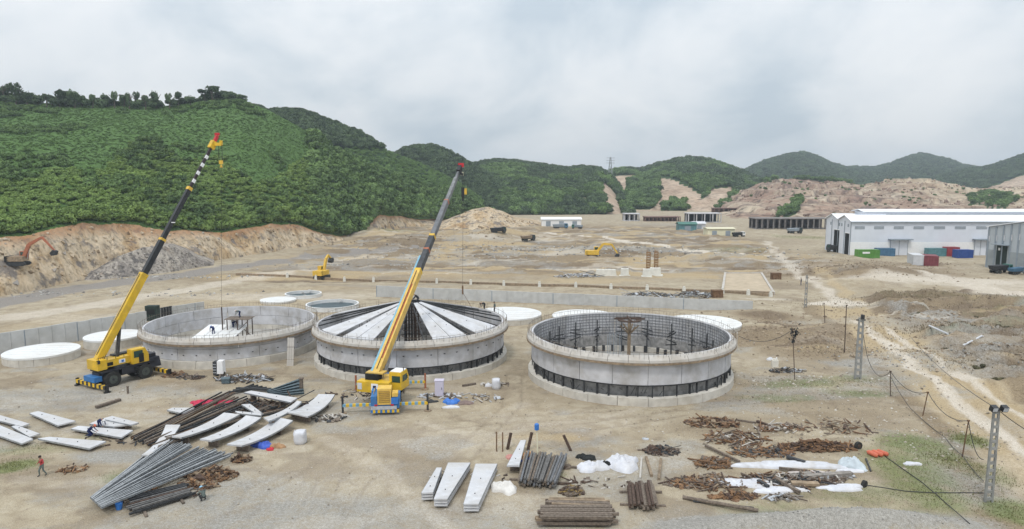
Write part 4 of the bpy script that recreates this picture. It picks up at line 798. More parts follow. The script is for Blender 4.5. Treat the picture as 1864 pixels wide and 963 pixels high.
for k in range(4):
    o2 = gp(296 + 5 * k, 578 - k); tag(MB().box((0, 0, .8), (.28, .3, 1.7 - .2 * (k == 0))).box((0, 0, 1.7), (.42, .4, .16)).build('steel_bollard', STEELD, loc=(o2[0], o2[1], 0)), f'dark stub post beside the dark green generator, {ORD[k]} from the left', 'post', 'dark stub posts by the generator')
stubs = [(523, 503), (575, 507), (627, 509), (680, 511), (795, 514), (857, 516), (917, 518), (982, 520), (1048, 521), (1112, 524), (1178, 526), (1245, 529), (1315, 532), (1362, 535), (1403, 538)]
for k, (x, y) in enumerate(stubs):
    q_ = G(x, y + 2); tag(MB().box((0, 0, .35), (.62, .62, 1.0), taper=.9).box((0, 0, .95), (.40, .40, .5)).build('column_stub', PIER, loc=q_, rz=.1), f'white concrete column stub on the long ground beam, {ORD[k]} from the left', 'column stub', 'white column stubs on the ground beam')
gb = thing('ground_beam', G(470, 501), 'low brown ground beam crossing the whole site behind the tanks', 'beam'); go_ = gb.location
pts = [(430, 501)] + [(x, y + 1) for x, y in stubs]
for a, b in zip(pts, pts[1:]):
    a = G(*a) - go_; b = G(*b) - go_; MB().bar(a + Vector((0, 0, .15)), b + Vector((0, 0, .15)), .5, .75).build('beam_segment', BOARDB, gb)
for k, (x0, x1, y) in enumerate([(1090, 1117, 502), (1130, 1146, 503), (1171, 1185, 504), (1187, 1200, 503)]):
    a = G(x0, y); b = G(x1, y); wd = (b - a).length; o = thing('footing_pier', (a + b) / 2, f'white concrete footing pier in the ochre pit, {ORD[k]} from the left', 'footing', 'white footing piers in the pit')
    MB().box((0, .8, .75), (wd, 1.7, 2.3), taper=.85, rz=-.15).build('pier', PIER, o); MB().box((0, .7, -.1), (wd * 1.25, 2.2, .5), rz=-.15).build('footing', PIER, o)
    for j in range(4): MB().tube((wd * (.15 * j - .22), .6, 1.8), (wd * (.15 * j - .22), .6, 2.5), .04, 4).build('rebar', RUST, o)
for k, (x, y0, y1) in enumerate([(1180, 490, 456), (1194, 490, 455)]):
    q_ = G(x, y0); h = atd(x, y1, q_.y)[2] - q_.z; o = thing('rebar_column', q_, ['left', 'right'][k] + ' one of two tall rusty rebar columns rising above the pit', 'rebar column', 'rusty rebar columns')
    for j in range(8):
        a = TAU * j / 8; MB().tube((.55 * math.cos(a), .55 * math.sin(a), -.3), (.55 * math.cos(a), .55 * math.sin(a), h * random.uniform(.88, 1.05)), .055, 4).build('bar', CRUST, o)
    for j in range(7): MB().arc(.56, .66, .4 + j * h / 7.5, .52 + j * h / 7.5, 0, TAU, 10).build('hoop', CRUST, o)

pc_ = [gp(*q) for q in ((1315, 533), (1408, 536), (1386, 500), (1320, 500))]; p0 = sum(pc_) / 4; o = thing('foundation_pad', (p0[0], p0[1], 0), 'flat sandy foundation pad edged with pale beams near the end of the precast wall', 'foundation')
q4 = [Vector((p[0] - p0[0], p[1] - p0[1], 0)) for p in pc_]; MB().hexa([v + Vector((0, 0, -.4)) for v in q4], [v + Vector((0, 0, .38)) for v in q4]).build('sand_fill', M('sand fill', (.42, .345, .25), .95, .12, .6), o)
for a, b in ((0, 1), (1, 2), (2, 3), (3, 0)): MB().bar(q4[a] + Vector((0, 0, .1)), q4[b] + Vector((0, 0, .1)), .5, 1.0).build('edge_beam', BOARD if a else BOARDB, o)
for x, y, lab in ((1412, 508, 'small rust red box standing beside the pale winding path'), (1305, 541, 'small red box at the right end of the grey scrap pile')):
    q_ = G(x, y); tag(MB().box((0, 0, .7), (2.2, 1.4, 1.5)).box((0, 0, 1.48), (2.35, 1.55, .1)).build('site_box', RUST, loc=q_), lab, 'box')

# ------------------------------------------------------------------ cranes
def boom(t_, P0, tip, secs, collars, o, dots=()):
    P0 = Vector(P0) - o; tip = Vector(tip) - o; at = lambda f: P0 + (tip - P0) * f
    for f0, f1, w_, h_, mt in secs: MB().bar(at(f0), at(f1), w_, h_).build('boom_section', mt, t_)
    for f, w_, l_, mt in collars: MB().bar(at(f - l_), at(f + l_), w_, w_ * 1.15).build('boom_collar', mt, t_)
    d = (tip - P0).normalized(); side = d.cross(Vector((0, 0, 1))).normalized()
    for f, s_ in dots:
        MB().bar(at(f) + side * s_ - d * .25, at(f) + side * s_ + d * .25, .12, .42).build('marker', WHITE, t_)
    return at, d, side
def wheel(t_, c, r, wd, ax, name='wheel'):
    ax = Vector(ax).normalized(); a = Vector(c) - ax * wd / 2; b = Vector(c) + ax * wd / 2
    mb = MB(); mb.tube(a, b, r, 20)
    o = mb.build(name, TYRE, t_); 
    MB().tube(a - ax * .012, b + ax * .012, r * .55, 14).build('rim', RIM, o); MB().tube(a - ax * .03, b + ax * .03, r * .18, 8).build('hub', STEELD, o)
    for k in range(14):
        pass
    return o
def striped(mb, a, b, wd, ht, n, m1=0, m2=1):
    a = Vector(a); b = Vector(b)
    for k in range(n):
        p, q = a + (b - a) * (k / n), a + (b - a) * ((k + 1) / n); mb.bar(p, q, wd, ht, m=m1 if k % 2 else m2)
    return mb
# left crane: rough-terrain, black carrier, yellow upper
A_ = Vector(G(205, 703)); B_ = Vector(G(264, 688)); A_.z = B_.z = 0; ax = (B_ - A_).normalized(); pr = Vector((-ax.y, ax.x, 0)); WB = (B_ - A_).length
OC = (A_ + B_) / 2 + pr * 1.15; ang = math.atan2(ax.y, ax.x); c1 = thing('mobile_crane', OC, 'yellow mobile crane with black four-wheeled carrier beside the left open tank', 'mobile crane', 'mobile cranes')
lc = lambda s, p_, z: ax * s + pr * p_ + Vector((0, 0, z))
hb = WB / 2
for s in (-hb, hb):
    for p_ in (-1.15, 1.15): wheel(c1, lc(s, p_, .88), .92, .62, pr)
MB().box(lc(.1, 0, 1.35), (WB + 2.6, 1.5, .85), rz=ang).box(lc(.1, -1.0, 1.5), (WB - 2.1, .55, .75), rz=ang).build('chassis', M('black carrier paint', (.014, .016, .024), .45, .3, 2, spec=.5), c1)
MB().box(lc(.1, 0, 1.9), (WB + 2.4, 2.6, .2), rz=ang).build('deck', M('black carrier paint', (0, 0, 0)), c1)
MB().box(lc(-hb - 1.5, .1, 1.15), (.9, 2.2, .6), rz=ang).build('front_locker', BLUE, c1)
MB().box(lc(hb + 1.45, 0, 1.7), (1.5, 2.4, 1.2), rz=ang, taper=.85).box(lc(hb + 1.3, .1, 2.5), (1.1, 1.6, .5), rz=ang).build('engine_cover', M('black carrier paint', (0, 0, 0)), c1)
for s in (-hb - 1.75, hb + 2.0):
    striped(MB(), lc(s, -3.1, .55), lc(s, 2.9, .55), .42, .42, 14).build('outrigger_beam', [YEL, BLACK], c1)
    for p_ in (-3.1, 2.9):
        MB().box(lc(s, p_, .45), (.3, .3, .9), rz=ang).tube(lc(s, p_, .0), lc(s, p_, .9), .1, 8).build('jack_leg', BLACK, c1); MB().tube(lc(s, p_, -.05), lc(s, p_, .1), .38, 12).build('jack_pad', BLACK, c1)
MB().box(lc(-.9, .1, 2.72), (4.8, 1.9, .85), rz=ang).box(lc(-2.9, .1, 2.72), (1.1, 2.2, 1.15), rz=ang).build('turntable_body', YEL, c1)
MB().tube(lc(-.6, 0, 1.98), lc(-.6, 0, 2.32), 1.05, 20).build('slewing_ring', STEELD, c1)
cb = MB().prism([(-.9, 0), (1.15, 0), (1.15, .95), (.75, 1.75), (-.9, 1.75)], 1.05).build('cab', YEL, c1, loc=lc(1.45, -.72, 2.05), rz=ang)
MB().box((-.15, -.535, 1.15), (1.1, .03, .8)).build('window', GLASS, cb); MB().box((.2, -.54, .6), (.62, .03, 1.1)).build('door', DARK, cb); MB().box((.97, 0, 1.33), (.05, .85, .75), ry=-.46).build('windscreen', GLASS, cb)
MB().box(lc(-.5, -.87, 2.7), (.75, .03, .45), rz=ang).build('plate', WHITE, c1); MB().box(lc(-.45, -.895, 2.7), (.28, .03, .28), rz=ang).build('emblem', BUCK, c1)
MB().box(lc(.3, .7, 3.15), (2.2, .8, .35), rz=ang).build('winch', STEELD, c1)
MB().box(lc(-3.3, -.9, 3.15), (.3, .3, .4), rz=ang).build('lamp_box', BLACK, c1)
P0 = OC + lc(-2.75, .25, 3.0); TIP1 = Vector(atd(390, 258, 93.5))
at, d, sd_ = boom(c1, P0, TIP1, [(-.015, .365, .66, .84, YEL), (.36, .52, .50, .66, BLACK), (.515, .76, .42, .56, BLACK), (.755, .975, .27, .36, M('brown black boom paint', (.035, .026, .028), .5, .3, 2))], [(.52, .60, .005, YELF), (.762, .52, .007, YELF), (.362, .74, .005, YEL)], OC, [(.80, .12), (.84, .12), (.88, .12), (.92, .12)])
MB().bar(OC * 0 + lc(-.6, -.1, 2.95), at(.17) - Vector((0, 0, .35)), .28).build('lift_cylinder', STEELD, c1); MB().tube(lc(-.6, .45, 2.95), at(.17) - Vector((0, 0, .35)), .12, 8).build('lift_rod', STEEL, c1)
MB().box(at(.60) - d.cross(sd_) * .0 + sd_ * .35, (.5, .14, .1)).build('rung', WHITE, c1)
hd = at(.985); MB().bar(at(.965), at(1.0), .6, .75).box(hd + Vector((.75, 0, .05)), (.9, .4, .42)).box(hd + Vector((1.15, 0, .25)), (.3, .35, .6)).build('boom_head', YEL, c1)
MB().bar(at(1.0), at(1.03), .3, .4).box(at(1.03) + Vector((0, 0, .25)), (.6, .25, .35)).build('anemometer', REDP, c1)
hk = hd + Vector((1.0, 0, -2.6)); MB().tube(hd + Vector((.75, 0, 0)), hk + Vector((-.25, 0, 0)), .035, 4).tube(hd + Vector((1.2, 0, 0)), hk + Vector((.2, 0, 0)), .035, 4).build('hoist_rope', STEELD, c1)
MB().box(hk + Vector((0, 0, .25)), (.48, .25, .5)).box(hk + Vector((0, 0, -.25)), (.32, .25, .4), taper=.5).build('hook_block', YELF, c1)
MB().tube(hk, Vector((pp_[0], pp_[1], 5.8)) - OC, .018, 3).build('sling', STEELD, c1)
for k in range(4): MB().tube(lc(-3.2 + .3 * k, -.2, 2.95), at(.05 + .02 * k) + Vector((0, 0, -.45)), .03, 4).build('hydraulic_hose', BLACK, c1)
rl = MB()
for s_ in (-3.2, -2.2, -1.2, -.2): rl.tube(lc(s_, -.8, 3.1), lc(s_, -.8, 3.6), .03, 4)
rl.tube(lc(-3.2, -.8, 3.6), lc(-.2, -.8, 3.6), .03, 4).build('handrail', STEELD, c1)
MB().box(lc(-2.0, -.88, 2.65), (.8, .04, .4), rz=ang).build('vent_panel', DARK, c1); MB().box(lc(.9, -1.35, 1.5), (.5, .3, .4), rz=ang).build('tool_box', DARK, c1); MB().tube(lc(hb + 1.3, .5, 2.3), lc(hb + 1.3, .5, 3.2), .07, 6).build('exhaust', RUSTD, c1)
for k in range(3): MB().box(lc(.95, -1.3, .55 + .3 * k), (.5, .25, .05), rz=ang).build('step', STEELD, c1)
MB().path([at(f) + d.cross(sd_) * -.50 for f in (.02, .36)], .04, 4).build('boom_cable', BLACK, c1)
# right crane: blue and yellow truck crane seen from its rear end
O2 = Vector(G(701, 755)); O2.z = 0; ax = Vector((-.10, 1, 0)).normalized(); pr = Vector((ax.y, -ax.x, 0)); ang = math.atan2(ax.y, ax.x)
c2 = thing('mobile_crane', O2, 'yellow and blue truck crane with striped outriggers before the middle tank', 'mobile crane', 'mobile cranes')
MB().box(lc(5.4, 0, 1.25), (10.6, 2.5, .6), rz=ang).box(lc(5.4, 0, .85), (10.0, 1.1, .5), rz=ang).build('chassis', BLUE, c2)
MB().box(lc(1.5, -1.12, 1.4), (2.9, .62, 1.25), rz=ang).box(lc(1.2, 1.1, 1.35), (2.3, .72, 1.15), rz=ang).box(lc(2.2, -1.35, 1.9), (1.2, .3, .5), rz=ang).build('side_locker', BLUE, c2)
for s in (3.2, 4.6, 8.0, 9.4):
    for p_ in (-1.1, 1.1): wheel(c2, lc(s, p_, .56), .56, .5, pr)
eg = MB().box(lc(.75, -.05, 1.98), (1.5, 1.4, 1.65), rz=ang).build('engine_box', YEL2, c2); MB().box(lc(-.02, -.05, 2.0), (.05, 1.1, 1.2), rz=ang).build('grille', M('brown grille', (.30, .19, .06), .8, .3, 20), eg)
for k in range(6): MB().box(lc(-.05, -.05, 1.5 + .2 * k), (.04, 1.05, .05), rz=ang).build('grille_bar', YELF, eg)
MB().box(lc(.6, 1.02, 2.15), (1.1, .6, .4), rz=ang).build('locker_lid', YEL2, c2); MB().box(lc(-.06, 1.0, 1.55), (.06, .7, .65), rz=ang).build('rear_panel', BUCK, c2)
MB().box(lc(-.05, -.1, .85), (.14, 2.6, .34), rz=ang).build('bumper', GREYSH, c2)
striped(MB(), lc(-.12, -1.45, .5), lc(-.12, 1.45, .5), .12, .28, 12).build('striped_bar', [YEL, BLUE], c2)
for s, l_, r_ in ((.9, -4.4, 4.35), (8.6, -4.0, 3.9)):
    striped(MB(), lc(s, l_, .92), lc(s, r_, .92), .26, .28, 26).build('outrigger_beam', [YEL, M('pale blue stripe paint', (.15, .30, .42), .5, .2, 2)], c2)
    for p_ in (l_, r_):
        MB().tube(lc(s, p_, .05), lc(s, p_, 1.9), .11, 8).build('jack_leg', STEELD if s < 5 else ORANGE, c2); MB().tube(lc(s, p_, -.05), lc(s, p_, .14), .42, 12).build('jack_pad', BOARDB, c2)
az = math.radians(15); bx = Vector((math.sin(az), math.cos(az), 0)); bp_ = Vector((bx.y, -bx.x, 0)); ba = math.atan2(bx.y, bx.x)
TC = lc(5.6, 0, 0); uc = lambda s, p_, z: TC + bx * s + bp_ * p_ + Vector((0, 0, z))
MB().tube(lc(5.6, 0, 1.55), lc(5.6, 0, 1.75), 1.2, 20).build('slewing_ring', STEELD, c2)
MB().box(uc(-1.2, -.35, 2.2), (3.4, 3.0, .95), rz=ba).build('turntable_body', YEL2, c2); MB().box(uc(-2.55, -.45, 2.15), (1.1, 3.7, 1.15), rz=ba).build('counterweight', YEL, c2)
MB().box(uc(-3.12, -.2, 2.2), (.04, .8, .75), rz=ba).build('plate', WHITE, c2); MB().box(uc(-3.15, -.2, 2.2), (.04, .36, .36), rz=ba).build('emblem', NAVY, c2); MB().box(uc(-3.12, -1.95, 2.2), (.04, .5, .7), rz=ba).build('sign_plate', CONTW, c2)
cb = MB().prism([(-.85, 0), (1.2, 0), (1.2, 1.1), (.75, 1.95), (-.85, 1.95)], 1.35).build('cab', YEL, c2, loc=uc(-1.3, 1.75, 1.75), rz=ba)
MB().box((-.86, -.1, 1.2), (.03, .95, .7)).build('rear_window', GLASS, cb); MB().box((.1, -.68, 1.2), (1.1, .03, .7)).build('side_window', GLASS, cb); MB().box((0, 0, 1.99), (1.5, 1.2, .07)).build('roof_panel', WHITE, cb); MB().box((.2, .68, .9), (.8, .03, 1.5)).build('door', GLASS, cb)
MB().tube(uc(-1.3, 2.35, 1.2), uc(-1.3, 2.35, 4.1), .05, 6).build('exhaust', RUSTD, c2)
MB().box(uc(-1.9, -.9, 3.0), (1.0, 1.5, .7), rz=ba).build('winch', DARK, c2); MB().box(uc(-1.5, -.75, 3.4), (1.2, 2.0, .12), rz=ba).build('winch_guard', YEL2, c2)
P0 = O2 + uc(-1.7, -.75, 2.9); TIP2 = Vector(atd(838, 305, 101.5))
at, d, sd_ = boom(c2, P0, TIP2, [(-.01, .43, .74, .90, YEL2), (.425, .60, .66, .80, M('dark grey boom paint', (.05, .053, .058), .5, .3, 2)), (.595, .79, .60, .72, GREYB), (.785, .93, .46, .56, M('mid grey boom paint', (.17, .175, .18), .5, .3, 2)), (.925, .985, .32, .4, GREYB)], [(.43, .80, .004, YEL), (.53, .72, .004, ORANGE), (.60, .72, .005, YELF), (.79, .62, .005, ORANGE)], O2)
MB().bar(at(.0) - sd_ * .62 + Vector((0, 0, .1)), at(.50) - sd_ * .56, .24, .36).build('folded_jib', LBLUE, c2)
for f in (.05, .15, .25, .35, .44): MB().bar(at(f) - sd_ * .7, at(f) + sd_ * -.3, .12, .3).build('jib_bracket', STEELD, c2)
MB().tube(at(.42) + d.cross(sd_) * -.5, at(.02) + d.cross(sd_) * -.5, .05, 4).build('boom_cable', RUST, c2); MB().bar(at(.06) + sd_ * .1 + d.cross(sd_) * -.47, at(.36) + sd_ * .1 + d.cross(sd_) * -.46, .14, .06).build('boom_marking', M('red brown marking', (.35, .09, .04), .7, .3, 2), c2)
MB().bar(uc(.2, -.75, 2.3), at(.20) - Vector((0, 0, .6)), .36).build('lift_cylinder', STEEL, c2)
MB().bar(at(.97), at(1.0), .5, .9).bar(at(.975), at(.975) + Vector((.6, 0, -.5)), .35).build('boom_head', STEELD, c2); MB().box(at(1.0) + Vector((.25, 0, -.9)), (.4, .3, .5)).build('sheave_guard', CREAM, c2)
MB().box(at(1.0) + Vector((.1, 0, .35)), (.85, .4, .6)).build('warning_flag', REDP, c2)
hk = at(1.0) + Vector((.35, 0, -3.6)); MB().tube(at(1.0) + Vector((.25, 0, 0)), hk, .04, 4).tube(at(1.0) + Vector((.5, 0, 0)), hk + Vector((.2, 0, 0)), .04, 4).build('hoist_rope', STEELD, c2)
MB().box(hk, (.45, .35, 1.4)).tube(hk + Vector((0, 0, -.7)), hk + Vector((0, 0, -1.3)), .14, 6).build('hook_block', BLACK, c2); MB().box(hk + Vector((.4, 0, .1)), (.35, .36, .9)).build('hook_cheek', YELF, c2)
q_ = Vector(atd(842, 520, 100.5)) - O2; MB().tube(hk + Vector((0, 0, -1.2)), q_, .018, 3).build('sling', STEELD, c2); MB().tube(q_, q_ + Vector((0, 0, -1.3)), .13, 5).tube(q_ + Vector((0, 0, -1)), q_ + Vector((1.6, 1, -4.0)), .03, 3).build('lifting_hook', RUST, c2)

rl = MB()
for s_ in (-1.4, -.5, .4, 1.2): rl.tube(lc(2.6 + s_ * 1.2, -1.2, 1.55), lc(2.6 + s_ * 1.2, -1.2, 2.2), .03, 4)
rl.tube(lc(.9, -1.2, 2.2), lc(4.1, -1.2, 2.2), .03, 4).build('handrail', YELF, c2)
for k in range(5): MB().tube(uc(-2.0 + .12 * k, -.4 + .1 * k, 2.7), at(.05 + .015 * k) + Vector((0, 0, -.5)), .03, 4).build('hydraulic_hose', BLACK, c2)
for k in range(4): MB().box(lc(2.4, 1.45, .5 + .3 * k), (.5, .2, .05), rz=ang).build('step', STEELD, c2)
MB().box(uc(-.6, 2.45, 2.9), (.1, .08, .35), rz=ba).build('mirror', BLACK, c2); MB().box(lc(-.1, -.9, 1.15), (.06, .3, .16), rz=ang).box(lc(-.1, .75, 1.15), (.06, .3, .16), rz=ang).build('tail_light', REDP, c2)
MB().box(lc(4.4, -.6, 1.75), (1.8, 1.0, .35), rz=ang).box(lc(4.2, .7, 1.8), (1.5, .8, .5), rz=ang).build('deck_box', BLUE, c2)

# ------------------------------------------------------------------ excavators and trucks
def excavator(pos, ang, sc, mat, arm, label, cat='excavator'):
    t_ = thing('excavator', pos, label, cat, 'excavators on the site', rz=ang); S = sc
    for p_ in (-1, 1):
        MB().prism([(-1.9 * S, .25 * S), (-1.5 * S, 0), (1.5 * S, 0), (1.9 * S, .25 * S), (1.9 * S, .6 * S), (1.5 * S, .85 * S), (-1.5 * S, .85 * S), (-1.9 * S, .6 * S)], .6 * S).build('track', STEELD, t_, loc=(0, 1.05 * p_ * S, 0))
    MB().box((-.2 * S, 0, 1.55 * S), (3.4 * S, 2.5 * S, 1.1 * S)).build('house', BOARDB if mat is ORANGE else mat, t_); MB().box((-1.9 * S, 0, 1.55 * S), (.7 * S, 2.5 * S, 1.2 * S)).build('counterweight', DARK if mat is ORANGE else mat, t_)
    cb = MB().prism([(-.6 * S, 0), (.75 * S, 0), (.85 * S, .8 * S), (.5 * S, 1.5 * S), (-.6 * S, 1.5 * S)], 1.0 * S).build('cab', mat, t_, loc=(.75 * S, .75 * S, 1.6 * S)); MB().box((.05 * S, .505 * S, 1.0 * S), (.95 * S, .03, .7 * S)).box((.05 * S, -.505 * S, 1.0 * S), (.95 * S, .03, .7 * S)).box((.70 * S, 0, 1.05 * S), (.03, .8 * S, .6 * S), ry=-.3).build('window', GLASS, cb)
    P = [Vector((x * S, 0, z * S)) for x, z in arm]
    MB().bar(P[0], P[1], .5 * S, .7 * S).bar(P[1], P[2], .5 * S, .7 * S, w2=.4 * S, h2=.45 * S).build('boom', mat, t_)
    MB().bar(P[2], P[3], .36 * S, .5 * S, w2=.3 * S, h2=.3 * S).build('stick', mat, t_)
    MB().tube(P[0] + Vector((.6 * S, .35 * S, -.1)), P[1] + Vector((0, .35 * S, -.2)), .09 * S, 6).build('cylinder_ram', STEEL, t_)
    b = P[3]; MB().prism([(b.x - .2 * S, b.z + .2 * S), (b.x + .5 * S, b.z - .1 * S), (b.x + .2 * S, b.z - 1.0 * S), (b.x - .6 * S, b.z - 1.1 * S), (b.x - .9 * S, b.z - .5 * S)], 1.1 * S).build('bucket', STEELD, t_)
    return t_
def hillpos(px, py):
    """point of the cut bank seen at a pixel"""
    P = hillA['P'][:hillA['nb'] + 2]; d2 = (P[..., 0] - px) ** 2 + (P[..., 1] - py) ** 2; i = np.unravel_index(np.argmin(d2), d2.shape); return Vector(hillA['V'][i])
q_ = hillpos(42, 481); excavator(q_ + Vector((0, -2.0, .2)), .12, 1.0, ORANGE, [(1.0, 1.6), (2.4, 4.6), (5.2, 6.2), (7.6, 3.2)], 'orange excavator digging into the cut bank below the hill')
MBk = MB(); 
q_ = G(586, 506); excavator(q_, 1.3, 1.0, YELF, [(.9, 1.6), (2.2, 4.6), (3.3, 5.6), (4.8, 4.6)], 'yellow excavator standing in the brown pit beyond the basins')
q_ = G(1080, 470); excavator(q_, -.1, 1.15, YELF, [(.9, 1.6), (2.6, 3.9), (4.9, 3.8), (6.6, 1.2)], 'orange-yellow excavator digging near the white piers')
def truck(pos, ang, S, cabm, bedm, label, group=None, cat='truck', bed='tipper'):
    t_ = thing('dump_truck', pos, label, cat, group, rz=ang)
    MB().box((-.3 * S, 0, .95 * S), (6.4 * S, .9 * S, .3 * S)).build('chassis', STEELD, t_)
    cb = MB().prism([(1.6 * S, .8 * S), (3.1 * S, .8 * S), (3.1 * S, 1.7 * S), (2.85 * S, 2.7 * S), (1.6 * S, 2.7 * S)], 2.3 * S).build('cab', cabm, t_); MB().box((3.0 * S, 0, 2.15 * S), (.05, 2.0 * S, .8 * S), ry=-.25).box((2.3 * S, 1.16 * S, 2.1 * S), (.8 * S, .03, .7 * S)).box((2.3 * S, -1.16 * S, 2.1 * S), (.8 * S, .03, .7 * S)).build('window', GLASS, cb)
    MB().hexa([(-3.4 * S, -1.0 * S, 1.15 * S), (1.4 * S, -1.0 * S, 1.15 * S), (1.4 * S, 1.0 * S, 1.15 * S), (-3.4 * S, 1.0 * S, 1.15 * S)], [(-3.7 * S, -1.2 * S, 2.3 * S), (1.45 * S, -1.2 * S, 2.5 * S), (1.45 * S, 1.2 * S, 2.5 * S), (-3.7 * S, 1.2 * S, 2.3 * S)]).build('truck_bed', bedm, t_)
    for x in (2.3, -1.4, -2.6):
        for p_ in (-1, 1): wheel(t_, (x * S, p_ * 1.0 * S, .5 * S), .5 * S, .35 * S, (0, 1, 0))
    return t_
truck(G(908, 437), .3, .95, STEELD, STEELD, 'dark dump truck on the sand mound, the one farther left', 'dark trucks on the sand mound')
truck(G(962, 437), .5, .85, STEELD, BOARDB, 'smaller dark truck on the sand mound, next to a brown bank', 'dark trucks on the sand mound')
truck(G(1021, 417), .1, 1.1, CONTS, GREYT, 'blue grey truck before the long white shed', 'trucks by the long white shed')
truck(G(1050, 417), 2.9, .8, GROOF, GREYT, 'small green truck at the end of the long white shed', 'trucks by the long white shed')
truck(G(1345, 431), .2, .8, WHITE, STEELD, 'small white truck beside the cream building', 'trucks by the cream building')
truck(G(1447, 425), .15, 1.0, STEELD, GREYT, 'dark truck parked before the long unfinished building')
truck(G(1521, 459), 2.6, .95, STEELD, STEELD, 'dark truck outside the gable end of the white warehouse')
truck(G(1822, 497), .2, .85, GROOF, STEELD, 'dark green truck outside the dark door of the grey warehouse', 'vehicles at the grey warehouse')
truck(G(1852, 499), .3, .7, GREYT, CONTS, 'smaller grey truck behind the dark green one at the grey warehouse', 'vehicles at the grey warehouse')

# ------------------------------------------------------------------ buildings
YW = 222.0; XW = 110.5
wx_ = lambda px, py=440: float(atd(px, py, YW)[0]); wz_ = lambda py, px=1650: float(atd(px, py, YW)[2])
wh = thing('warehouse', (XW, YW, 0), 'long white warehouse with twin gabled end and raised roof ridge', 'warehouse'); L_ = 84; EV = 11.0; DP = 18.0
MB().box((L_ / 2, .15, 4.4), (L_, .3, EV - 4.4 + 4.4 - .0), m=0).build('wall', WCLAD, wh) if False else MB().box((L_ / 2, .15, (EV + 4.3) / 2), (L_, .3, EV - 4.3)).build('wall', WCLAD, wh)
MB().box((L_ / 2, .12, 2.15), (L_ + .1, .34, 4.3)).build('plinth', WHITE, wh)
gp_ = [(0.3, -.3), (DP, -.3), (DP, EV), (DP * .75, EV + 1.7), (DP * .5, EV + .1), (DP * .25, EV + 1.7), (0.3, EV)]
g_ = MB(); n = len(gp_); vs = [(0, y, z) for y, z in gp_] + [(.3, y, z) for y, z in gp_]; g_.add(vs, [tuple(range(n)), tuple(range(2 * n - 1, n - 1, -1))] + [(k, n + k, n + (k + 1) % n, (k + 1) % n) for k in range(n)]); g_.build('gable_wall', WCLAD, wh)
MB().box((L_ / 2, DP, EV / 2), (L_, .3, EV)).build('back_wall', WCLAD, wh)
for y0, y1, z0, z1 in ((-.5, DP * .25, EV - .05, EV + 1.85), (DP * .25, DP * .5, EV + 1.85, EV + .25), (DP * .5, DP * .75, EV + .25, EV + 1.85), (DP * .75, DP + .5, EV + 1.85, EV - .05)):
    MB().hexa([(-.5, y0, z0), (L_, y0, z0), (L_, y1, z1), (-.5, y1, z1)], [(-.5, y0, z0 + .15), (L_, y0, z0 + .15), (L_, y1, z1 + .15), (-.5, y1, z1 + .15)]).build('roof', WROOF, wh)
MB().box((L_ / 2, -.55, EV - .12), (L_ + .6, .25, .3)).build('gutter', GREYT, wh)
mx0 = 8; mo = MB().box(((L_ + mx0) / 2, 11, 13.0), (L_ - mx0, 7, 1.6)).build('roof_monitor', WCLAD, wh); MB().box(((L_ + mx0) / 2 + 3, 7.46, 12.75), (L_ - mx0 - 8, .06, .75)).build('louvre_strip', GREYT, mo); MB().hexa([(mx0 - 1, 6.8, 13.8), (L_, 6.8, 13.8), (L_, 11, 14.5), (mx0 - 1, 11, 14.5)], [(mx0 - 1, 6.8, 13.95), (L_, 6.8, 13.95), (L_, 11, 14.65), (mx0 - 1, 11, 14.65)]).hexa([(mx0 - 1, 11, 14.5), (L_, 11, 14.5), (L_, 15.2, 13.8), (mx0 - 1, 15.2, 13.8)], [(mx0 - 1, 11, 14.65), (L_, 11, 14.65), (L_, 15.2, 13.95), (mx0 - 1, 15.2, 13.95)]).build('monitor_roof', WROOF, mo)
MB().box((4.5, 5.2, 12.6), (5, .3, .5)).build('roof_vent', GREYT, wh)
for a, b in ((1556, 1574), (1591, 1609), (1627, 1645), (1663, 1682), (1700, 1720), (1738, 1758), (1777, 1797), (1815, 1836)):
    x0 = wx_(a, 415) - XW; x1 = wx_(b, 415) - XW; o = MB().box(((x0 + x1) / 2, -.03, wz_(414.5)), (x1 - x0, .08, .95)).build('window', GREYT, wh); 
    for j in range(3): MB().box(((x0 + x1) / 2, -.09, wz_(414.5) - .28 + .28 * j), (x1 - x0, .05, .06)).build('louvre', CONTW, o)
for a, b in ((1620, 1652), (1773, 1795)):
    x0 = wx_(a, 450) - XW; x1 = wx_(b, 450) - XW; zt = wz_(437); dr = MB().box(((x0 + x1) / 2, -.1, zt / 2), (x1 - x0, .12, zt)).build('door', WCLAD, wh)
    for j in range(3): MB().box((x0 + (x1 - x0) * (j + .02) / 2.04, -.18, zt / 2), (.14, .06, zt)).build('door_rail', GREYT, dr)
    MB().box(((x0 + x1) / 2, -.9, zt + .25), (x1 - x0 + 1.6, 1.7, .35)).build('canopy', GREYT, wh)
for a, b, t0 in ((1511, 1520, 7.6), (1531, 1538, 7.0)):
    y1 = F * XW / (a - CX) * .985 - YW; y0 = F * XW / (b - CX) * .985 - YW; MB().box((-.03, (y0 + y1) / 2, t0 / 2), (.1, y1 - y0, t0)).build('end_door', DARK, wh); MB().box((-.08, (y0 + y1) / 2, t0 + .12), (.18, y1 - y0 + .5, .24)).build('door_lintel', WHITE, wh)
for y in (2.2, 6.6, 8.3, 14.5): MB().box((-.04, y, 9.6), (.1, .7, 1.0)).build('end_vent', GREYT, wh)
for y in (.3, 4.5, 9, 13.5): MB().box((-.1, y, EV / 2), (.16, .18, EV)).build('downpipe', GREYT, wh)
g0 = gp(1795, 487); g1 = gp(1868, 498); gd = Vector((g1[0] - g0[0], g1[1] - g0[1], 0)).normalized(); ga = math.atan2(gd.y, gd.x)
gw = thing('warehouse', (g0[0], g0[1], 0), 'grey clad warehouse with vertical strips at the edge of the frame', 'warehouse', rz=ga); LG_ = 30; EG = 11.4
